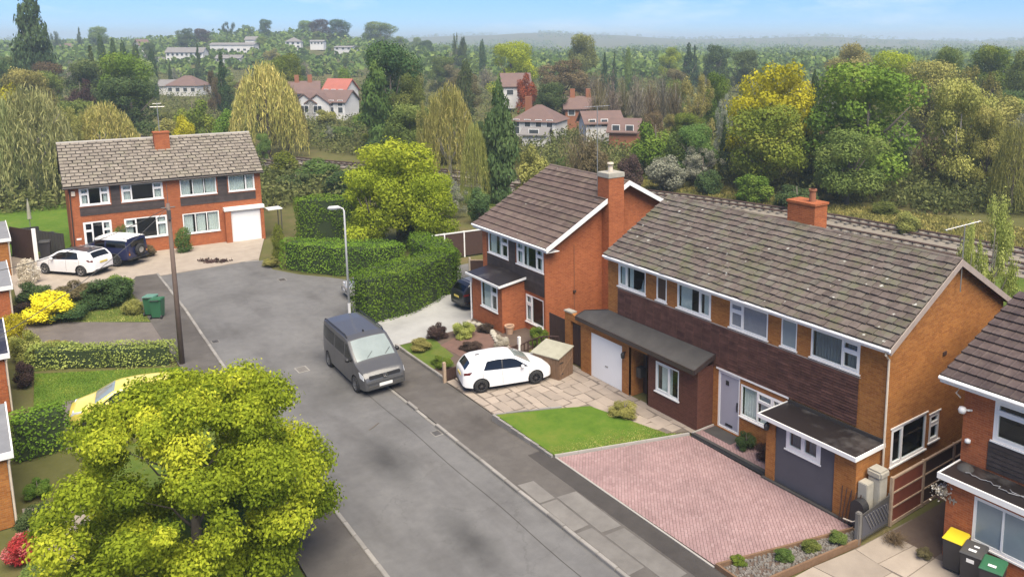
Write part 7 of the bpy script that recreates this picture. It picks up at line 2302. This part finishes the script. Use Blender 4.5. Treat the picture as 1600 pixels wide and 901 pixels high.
# brown panelled fence beside the long house gable
t = thing('fence', 'red brown panelled fence with pale rails running back along the long gable', 'fence', (17.6, 2, 0))
FX = 17.62
ys = [-1.85, 0.0, 1.9, 3.8, 5.7, 7.6]
for y in ys:
    mb = MB(); mb.box(FX - .05, FX + .05, y - .05, y + .05, 0, 1.72); mb.build('post', M['wood_pale'], t)
for i in range(len(ys) - 1):
    a, b = ys[i] + .051, ys[i + 1] - .051
    mb = MB(); mb.box(FX - .02, FX - .0, a, b, .12, 1.64); pn = mb.build('panel', M['wood_red' if i == 0 else 'wood_dark'], t)
    if i == 0: pn['label'] = 'brighter red brown fence panel nearest the gate'
    for z in (.6, 1.12):
        mb = MB(); mb.box(FX, FX + .035, a, b, z, z + .045); mb.build('batten', M['wood_pale'], pn)
    mb = MB(); mb.box(FX - .04, FX + .04, a, b, 1.645, 1.7); mb.build('rail', M['wood_pale'], t)
    mb = MB(); mb.box(FX - .03, FX + .03, a, b, 0, .115); mb.build('gravel_board', M['wood_pale'], t)
t = thing('stone_pillar', 'pale rendered pillar with rounded cap between porch wall and brown fence', 'pillar', (17.3, -2.05, 0))
mb = MB(); mb.box(17.05, 17.5, -2.35, -1.92, 0, 1.72); mb.build('shaft', M['stone'], t, bevel=.02)
mb = MB(); mb.box(17.0, 17.55, -2.4, -1.87, 1.722, 1.98); mb.build('cap', M['stone'], t, bevel=.06)
mb = MB(); mb.box(16.95, 17.3, -2.75, -2.36, 0, 1.6); mb.build('side_block', M['stone'], t, bevel=.02)
t = thing('garden_gate', 'dark metal gate with slanting bars at the corner of the pink drive', 'gate', (17.65, -2.7, 0))
mb = MB(); a, b = Vector((17.62, -3.42, 0)), Vector((17.62, -2.0, 0)); dv = (b - a)
for (z0, z1) in ((.12, .18), (.95, 1.0)): mb.extrude([a + UP * z0, b + UP * z0, b + UP * z1 + UP * (.15 if z0 > .5 else 0), a + UP * z1], (.03, 0, 0))
mb.tube([a + UP * .05, a + UP * 1.0], .03, 6); mb.tube([b + UP * .05, b + UP * 1.2], .03, 6); gf = mb.build('frame', M['bin_grey'], t)
mb = MB(); mb.extrude([a + UP * .19, b + UP * .19, b + UP * 1.0, a + UP * .9], (.008, 0, 0)); mb.build('mesh_panel', M['slate_render'], t)
for i in range(9):
    f = .1 + i * .1; p = a.lerp(b, f); q = a.lerp(b, min(1, f + .25)); mb = MB(); mb.tube([p + UP * .9 + Vector((.03, 0, 0)), q + UP * (.35 if f + .25 <= 1 else .5) + Vector((.03, 0, 0))], .016, 5); mb.build('bar', M['metal'], gf)
t = thing('gate_post', 'short pale concrete post at the front corner of the dark gate', 'post', (17.6, -3.55, 0))
mb = MB(); mb.box(17.5, 17.68, -3.65, -3.47, 0, 1.12); mb.build('shaft', M['patch'], t, bevel=.03)
t = thing('trellis', 'thin dark bent iron rods leaning on the porch side wall', 'trellis', (16.95, -2.75, 0))
for i in range(7):
    x0 = 16.45 + i * .12; mb = MB(); mb.tube([(x0, -2.98, .1), (x0 + .02, -2.92, .6), (x0 + .06 * (i % 3), -2.86, 1.25)], .018, 5); mb.build('rod', M['wood_dark'], t)
t = thing('hose_reel', 'black round topped box with a hose reel in front of the pale pillar', 'hose reel', (17.1, -3.0, 0))
mb = MB(); mb.extrude([(16.95, -3.1, .25)] + [(17.2 + .25 * math.cos(a), -3.1, .9 + .25 * math.sin(a)) for a in np.linspace(PI, 0, 10)] + [(17.45, -3.1, .25)], (0, .3, 0)); mb.build('case', M['black'], t)
mb = MB(); mb.tube([(16.75, -3.15, .34), (17.1, -3.18, .4), (17.25, -3.15, .5), (17.27, -3.15, .36)], .025, 6); mb.build('hose', M['cream'], t)
t = thing('hanging_basket', 'white flowered hanging basket on the corner of the right edge bay', 'hanging basket', (19.45, -2.1, 2.0))
put('flowers', leaf_mesh('basket_flowers', rng.normal(0, .12, (260, 3)) + np.array([0, 0, .18]), .07, LEAF['blossom'], None, .8, 0, None, .3), t)['kind'] = 'stuff'
mb = MB(); mb.lathe([(0, -.12), (.1, -.1), (.17, 0), (.18, .08)], 12); mb.tube([(0, 0, .08), (.05, .05, .45), (.12, .09, .5)], .012, 5); mb.build('basket', M['wood_dark'], t, False)
t = thing('drain_hopper', 'small white pipe outlet at the foot of the right edge house corner', 'pipe', (19.75, -2.15, .4))
mb = MB(); mb.tube([(19.72, -2.06, .15), (19.72, -2.06, .6)], .06, 8); mb.build('pipe', M['white'], t)

# fences and yard pieces round the far left house and behind the lamp
t = thing('boarded_fence', 'dark brown boarded fence with pale end post between far left house and ochre extension', 'fence', (-40, -21.9, 0))
P, Q = Vector((-41.6, -22.6, 0)), Vector((-38.9, -21.35, 0)); dv = (Q - P).normalized(); L = (Q - P).length
for i in range(16):
    a, b = P + dv * (L * i / 16 + .004), P + dv * (L * (i + 1) / 16 - .004); mb = MB(); mb.extrude([a + UP * .05, b + UP * .05, b + UP * 2.3, a + UP * 2.3], Vector((dv.y, -dv.x, 0)) * .03); mb.build('board', M['wood_dark'], t)
mb = MB(); mb.box(Q.x - .02, Q.x + .2, Q.y - .1, Q.y + .14, 0, 2.45); mb.build('post', M['white'], t)
bin_('dark grey bin beside the pale fence post near the far left house', -39.6, -20.7, R(-100), 'bin_black', 'bin_grey', 1.2)
t = thing('garden_screen', 'dark slatted garden screen between the bright lawn and the far red brick gable', 'fence', (-41, -20, 0))
P, Q = Vector((-43.5, -21.8, 0)), Vector((-39.5, -19.5, 0)); dv = (Q - P).normalized(); L = (Q - P).length
for i in range(14):
    a, b = P + dv * (L * i / 14 + .03), P + dv * (L * (i + 1) / 14 - .03); mb = MB(); mb.extrude([a, b, b + UP * 1.7, a + UP * 1.7], Vector((dv.y, -dv.x, 0)) * .04); mb.build('slat', M['bin_grey'], t)
t = thing('sun_parasol', 'closed pale parasol standing on the bright green back lawn', 'parasol', (-50, -21.0, 0))
mb = MB(); mb.tube([(-50, -21, 0), (-50, -21, 2.9)], .03, 6); mb.build('pole', M['metal'], t)
mb = MB(); mb.lathe([(.02, 2.85), (.1, 2.3), (.16, 1.2), (.12, 1.15)], 8, (-50, -21, 0)); mb.build('canopy', M['shed_top'], t)
for i, (x, y, lab) in enumerate(((-46.5, -21.6, 'dark covered garden seat nearest the fence on the bright back lawn'), (-45.2, -20.2, 'small dark planter box beside the covered garden seat on the back lawn'))):
    t = thing('patio_seat' if i == 0 else 'planter_box', lab, 'garden seat' if i == 0 else 'planter', (x, y, 0))
    mb = MB(); s_ = 1.0 if i == 0 else .5; mb.box(x - .4, x + .4, y - s_, y + s_, .1, .5 if i == 0 else .8); mb.build('base', M['bin_black'], t, bevel=.03)
    if i == 0:
        mb = MB(); mb.box(x - .4, x - .25, y - s_, y + s_, .501, 1.1); mb.build('backrest', M['bin_black'], t, bevel=.03)
        for k in (-1, 1): mb = MB(); mb.box(x - .24, x + .4, y + k * s_ - .1, y + k * s_ + .1, .51, .8); mb.build('armrest', M['bin_black'], t, bevel=.03)
t = thing('panel_fence', 'brown garden fence with thin white rail behind the tall hedge and orange house', 'fence', (-18.5, 2.5, 0))
P, Q = Vector((-21.6, .5, 0)), Vector((-21.0, 6.5, 0)); dv = (Q - P).normalized(); L = (Q - P).length; nn = Vector((dv.y, -dv.x, 0))
for i in range(4):
    a, b = P + dv * (L * i / 4 + .05), P + dv * (L * (i + 1) / 4 - .05)
    mb = MB(); mb.extrude([a + UP * .1, b + UP * .1, b + UP * 1.85, a + UP * 1.85], nn * .05); mb.build('panel', M['wood_dark'], t)
    mb = MB(); mb.extrude([a + UP * 1.86, b + UP * 1.86, b + UP * 1.94, a + UP * 1.94], nn * .07); mb.build('rail', M['upvc'], t)
for i in range(5):
    c0 = P + dv * (L * i / 4); mb = MB(); mb.box(c0.x - .05, c0.x + .05, c0.y - .05, c0.y + .05, 0, 1.95); mb.build('post', M['upvc'], t)
t = thing('panel_fence', 'dark brown fence behind the black car beside the orange house', 'fence', (-14, 3, 0))
P, Q = Vector((-14.5, -.6, 0)), Vector((-10.3, 5.6, 0)); P = Vector((-14.4, .2, 0)); dv = (Q - P).normalized(); L = (Q - P).length; nn = Vector((dv.y, -dv.x, 0))
for i in range(3):
    a, b = P + dv * (L * i / 3 + .05), P + dv * (L * (i + 1) / 3 - .05); mb = MB(); mb.extrude([a + UP * .1, b + UP * .1, b + UP * 1.75, a + UP * 1.75], nn * .05); mb.build('panel', M['wood_dark'], t)
    mb = MB(); mb.extrude([a + UP * 1.76, b + UP * 1.76, b + UP * 1.82, a + UP * 1.82], nn * .07); mb.build('rail', M['wood_pale'], t)
for i in range(4):
    c0 = P + dv * (L * i / 3); mb = MB(); mb.box(c0.x - .05, c0.x + .05, c0.y - .05, c0.y + .05, 0, 1.95); mb.build('post', M['cream'], t)
t = thing('carport', 'small white flat canopy on thin posts right of the white far garage', 'canopy', (-36.5, -5.2, 0))
mb = MB(); mb.box(-37.2, -36.1, -6.0, -4.9, 2.25, 2.32); mb.build('roof', M['white'], t)
for (x, y) in ((-36.2, -5.0), (-37.1, -5.0)): mb = MB(); mb.box(x - .03, x + .03, y - .03, y + .03, 0, 2.25); mb.build('post', M['bin_grey'], t)
lf = []
for i in range(5):
    p = at(318 + i * 9, 409 + (i % 2) * 2); lf.append((p.x, p.y, .12))
P = np.repeat(np.array(lf), 40, axis=0) + rng.normal(0, .18, (200, 3)) * np.array([1, 1, .3])
t = thing('fallen_branch', 'dark brown fallen branch lying on the pale drive before the far garage', 'branch', lf[2])
put('leaves', leaf_mesh('branch_leaves', P - np.array(lf[2]), .2, LEAF['purple'], None, .6, 0, None, .3), t)
mb = MB(); mb.tube([Vector(p) - Vector(lf[2]) for p in lf], [.05, .05, .04, .03, .015], 5); mb.build('stem', M['bark'], t, False)

# ------------------------------------------------------------------ houses far off among the trees
def far_house(label, px, ybase, d, wm, depth, wall_h, roof_h, rot, wallm, roofm, wins, hip=False, gables=0, chim=0, name='distant_house', sink=2.0, cat='house'):
    p = far(px, d, ybase)
    t = thing(name, label, cat, p, 0)
    ang = math.atan2(RGT.y, RGT.x) + rot
    t.rotation_euler = (0, 0, ang)
    x, y = wm / 2, depth / 2
    mb = MB(); mb.box(-x, x, -y, y, -sink, wall_h)
    if not hip:
        for s in (-x, x): mb.quad(*([(s, -y, wall_h), (s, y, wall_h), (s, 0, wall_h + roof_h)][::(1 if s > 0 else -1)]))
    mb.build('wall', M[wallm], t, False)
    mb = MB(); e = .4
    if hip:
        r = max(.3, x - y)
        v = [(-x - e, -y - e, wall_h), (x + e, -y - e, wall_h), (x + e, y + e, wall_h), (-x - e, y + e, wall_h), (-r, 0, wall_h + roof_h), (r, 0, wall_h + roof_h)]
        mb.faces(v, [(0, 1, 5, 4), (1, 2, 5), (2, 3, 4, 5), (3, 0, 4), (3, 2, 1, 0)])
    else:
        mb.extrude([(-x - e, -y - e, wall_h - .2), (-x - e, 0, wall_h + roof_h), (-x - e, y + e, wall_h - .2), (-x - e, y + e, wall_h - .35), (-x - e, 0, wall_h + roof_h - .25), (-x - e, -y - e, wall_h - .35)], (wm + 2 * e, 0, 0))
    rf = mb.build('roof', M[roofm], t, False)
    for g in range(gables):
        gx = -x + (g + .5) * wm / (gables + 1.4); gw = min(2.3, wm / (gables + 2))
        mb = MB(); mb.extrude([(gx - gw, -y - .9, -sink), (gx + gw, -y - .9, -sink), (gx + gw, -y - .9, wall_h - .4), (gx, -y - .9, wall_h + roof_h * .55), (gx - gw, -y - .9, wall_h - .4)], (0, y, 0)); mb.build('gable', M[wallm], t, False)
        for s in (1, -1):
            mb = MB(); mb.extrude([(gx + s * (gw + .3), -y - 1.15, wall_h - .6), (gx, -y - 1.15, wall_h + roof_h * .55 + .15), (gx, -y - 1.15, wall_h + roof_h * .55 + .4), (gx + s * (gw + .4), -y - 1.15, wall_h - .4)], (0, y + .6, 0)); mb.build('gable_roof', M[roofm], t, False)
        for zz in (1.0, wall_h - 2.0):
            mb = MB(); mb.box(gx - .9, gx + .9, -y - .96, -y - .901, zz, zz + 1.2); wf = mb.build('window', M['upvc'], t, False)
            for s in (-.43, .43): mb = MB(); mb.box(gx + s - .36, gx + s + .36, -y - .975, -y - .961, zz + .1, zz + 1.1); mb.build('pane', M['pane_dark'], wf, False)
    nx, rows = wins
    for j in range(rows):
        for i in range(nx):
            wx = -x + wm * (i + .5) / nx; zz = .9 + j * (wall_h - .6) / max(1, rows); ww = min(.8, wm / nx * .3)
            if gables and wx < x * .1: continue
            mb = MB(); mb.box(wx - ww, wx + ww, -y - .05, -y - .001, zz, zz + 1.25); wf = mb.build('window', M['upvc'], t, False)
            mb = MB(); mb.box(wx - ww + .1, wx + ww - .1, -y - .06, -y - .051, zz + .1, zz + 1.15); mb.build('pane', M['pane_dark'], wf, False)
    for k in range(chim):
        cx = -x * .5 + k * x * .9
        mb = MB(); mb.box(cx - .45, cx + .45, -.5, .5, wall_h + roof_h * .3, wall_h + roof_h + 1.3); ch = mb.build('chimney', M['brick_far'], rf, False)
    return t


far_house('large white school building with grey roof and rows of windows on the left hill', 300, 97, 380, 16, 7, 4.8, 2.0, .1, 'white_far', 'roof_far_grey', (8, 2), sink=2, name='school_building', cat='building')
far_house('low flat white wing below the left end of the white school', 262, 99, 382, 9, 6, 2.6, .5, .1, 'white_far', 'roof_far_grey', (3, 1), sink=2, name='school_wing', cat='building')
far_house('long low pale building with flat roof right of the white school on the hill', 374, 82, 420, 21, 8, 4.2, .8, .1, 'white_far', 'roof_far_grey', (7, 1), sink=2, name='hall_building', cat='building')
far_house('white building half hidden below the long pale one on the hill', 366, 99, 355, 10, 6, 2.6, 1.2, .1, 'white_far', 'roof_far_grey', (6, 1), sink=2)
far_house('pale roofed bungalow on the far left hillside beside the poplar', 116, 84, 480, 13, 9, 3.0, 3.0, .2, 'white_far', 'roof_far', (3, 1), hip=True, sink=2)
far_house('pale house at the far left edge below the skyline', 30, 84, 480, 12, 9, 3.2, 2.6, .1, 'white_far', 'roof_far_grey', (3, 1), sink=2)
far_house('small white gable among the clipped cypresses', 231, 83, 420, 5, 7, 4, 3, .9, 'white_far', 'roof_far', (1, 1), sink=2)
far_house('white house with brown hipped roof above the far semis chimney', 298, 146, 236, 9, 7, 2.6, 2.7, -.1, 'white_far', 'roof_far', (4, 1), hip=True)
far_house('lower white house with grey roof left of the brown hipped one', 264, 143, 240, 6.5, 6, 2.2, 1.5, .1, 'white_far', 'roof_far_grey', (2, 1))
far_house('white gabled house with brown roof left of the very tall dark tree', 516, 180, 166, 9.2, 7, 3.3, 2.0, -.1, 'white_far', 'roof_far', (5, 2), gables=2)
far_house('house with red roof and white gable above the white gabled house', 534, 152, 182, 5.2, 6, 1.8, 2.5, -.2, 'white_far', 'roof_far_red', (3, 1))
far_house('brown roofed cottage with chimneys left behind the white gabled house', 478, 160, 182, 6, 6, 2.6, 2.3, .3, 'white_far', 'roof_far', (2, 1), chim=2)
far_house('white house with grey hipped roof on the hilltop right of centre', 466, 77, 440, 7.6, 7, 4, 2.2, .2, 'white_far', 'roof_far_grey', (3, 2), hip=True, sink=2)
far_house('white house with balcony on the hilltop among dark trees', 503, 72, 450, 7, 6, 2.7, .6, .1, 'white_far', 'roof_far_grey', (4, 1), sink=2)
far_house('low white flat roofed house on the hilltop right of the balcony one', 546, 80, 440, 10, 7, 2.4, .5, -.2, 'white_far', 'roof_far_grey', (3, 1), sink=2)
far_house('small white house at the left shoulder of the hilltop', 402, 73, 460, 6, 6, 4, 1.6, .1, 'white_far', 'roof_far_grey', (3, 1), sink=2)
far_house('white house with brown red hipped roof right of the dark columnar conifer', 843, 214, 134, 7.4, 6.5, 2.9, 2.5, -.25, 'white_far', 'roof_far', (4, 2), hip=True, chim=1)
far_house('small grey roofed white outbuilding before the white hipped house', 838, 221, 124, 3.6, 3, 1.5, .8, -.2, 'white_far', 'roof_far_grey', (1, 1))
far_house('brown roof just showing left of the dark tree and white hipped house', 806, 152, 185, 6, 7, 3, 2.6, .2, 'white_far', 'roof_far', (2, 1))
far_house('red brick house with several chimneys among bare trees right of centre', 908, 184, 150, 6.4, 7, 2.3, 1.8, .15, 'brick_far', 'roof_far', (3, 1), chim=2)
far_house('cream gabled house with pale brown roof behind the orange house aerial', 938, 204, 126, 5.6, 5, 1.7, 1.5, .25, 'white_far', 'roof_far', (3, 1))
far_house('brown roofed bungalow at the left of the dense dark green tree', 978, 214, 120, 4, 5, 1.3, 1.6, -.2, 'brick_far', 'roof_far', (2, 1))

# ------------------------------------------------------------------ the air
hz = bpy.data.materials.new('valley_haze'); hz.use_nodes = True
n, l = hz.node_tree.nodes, hz.node_tree.links
n.remove(n['Principled BSDF'])
v = n.new('ShaderNodeVolumePrincipled')
v.inputs['Color'].default_value = (.72, .86, 1, 1)
v.inputs['Density'].default_value = .0005
v.inputs['Anisotropy'].default_value = .2
l.new(v.outputs[0], n['Material Output'].inputs['Volume'])
mb = MB(); mb.box(CAM.x - 4300, CAM.x + 4300, CAM.y - 4300, CAM.y + 4300, -1.1, 44)
hb_ = mb.build('haze', hz); hb_['kind'] = 'stuff'
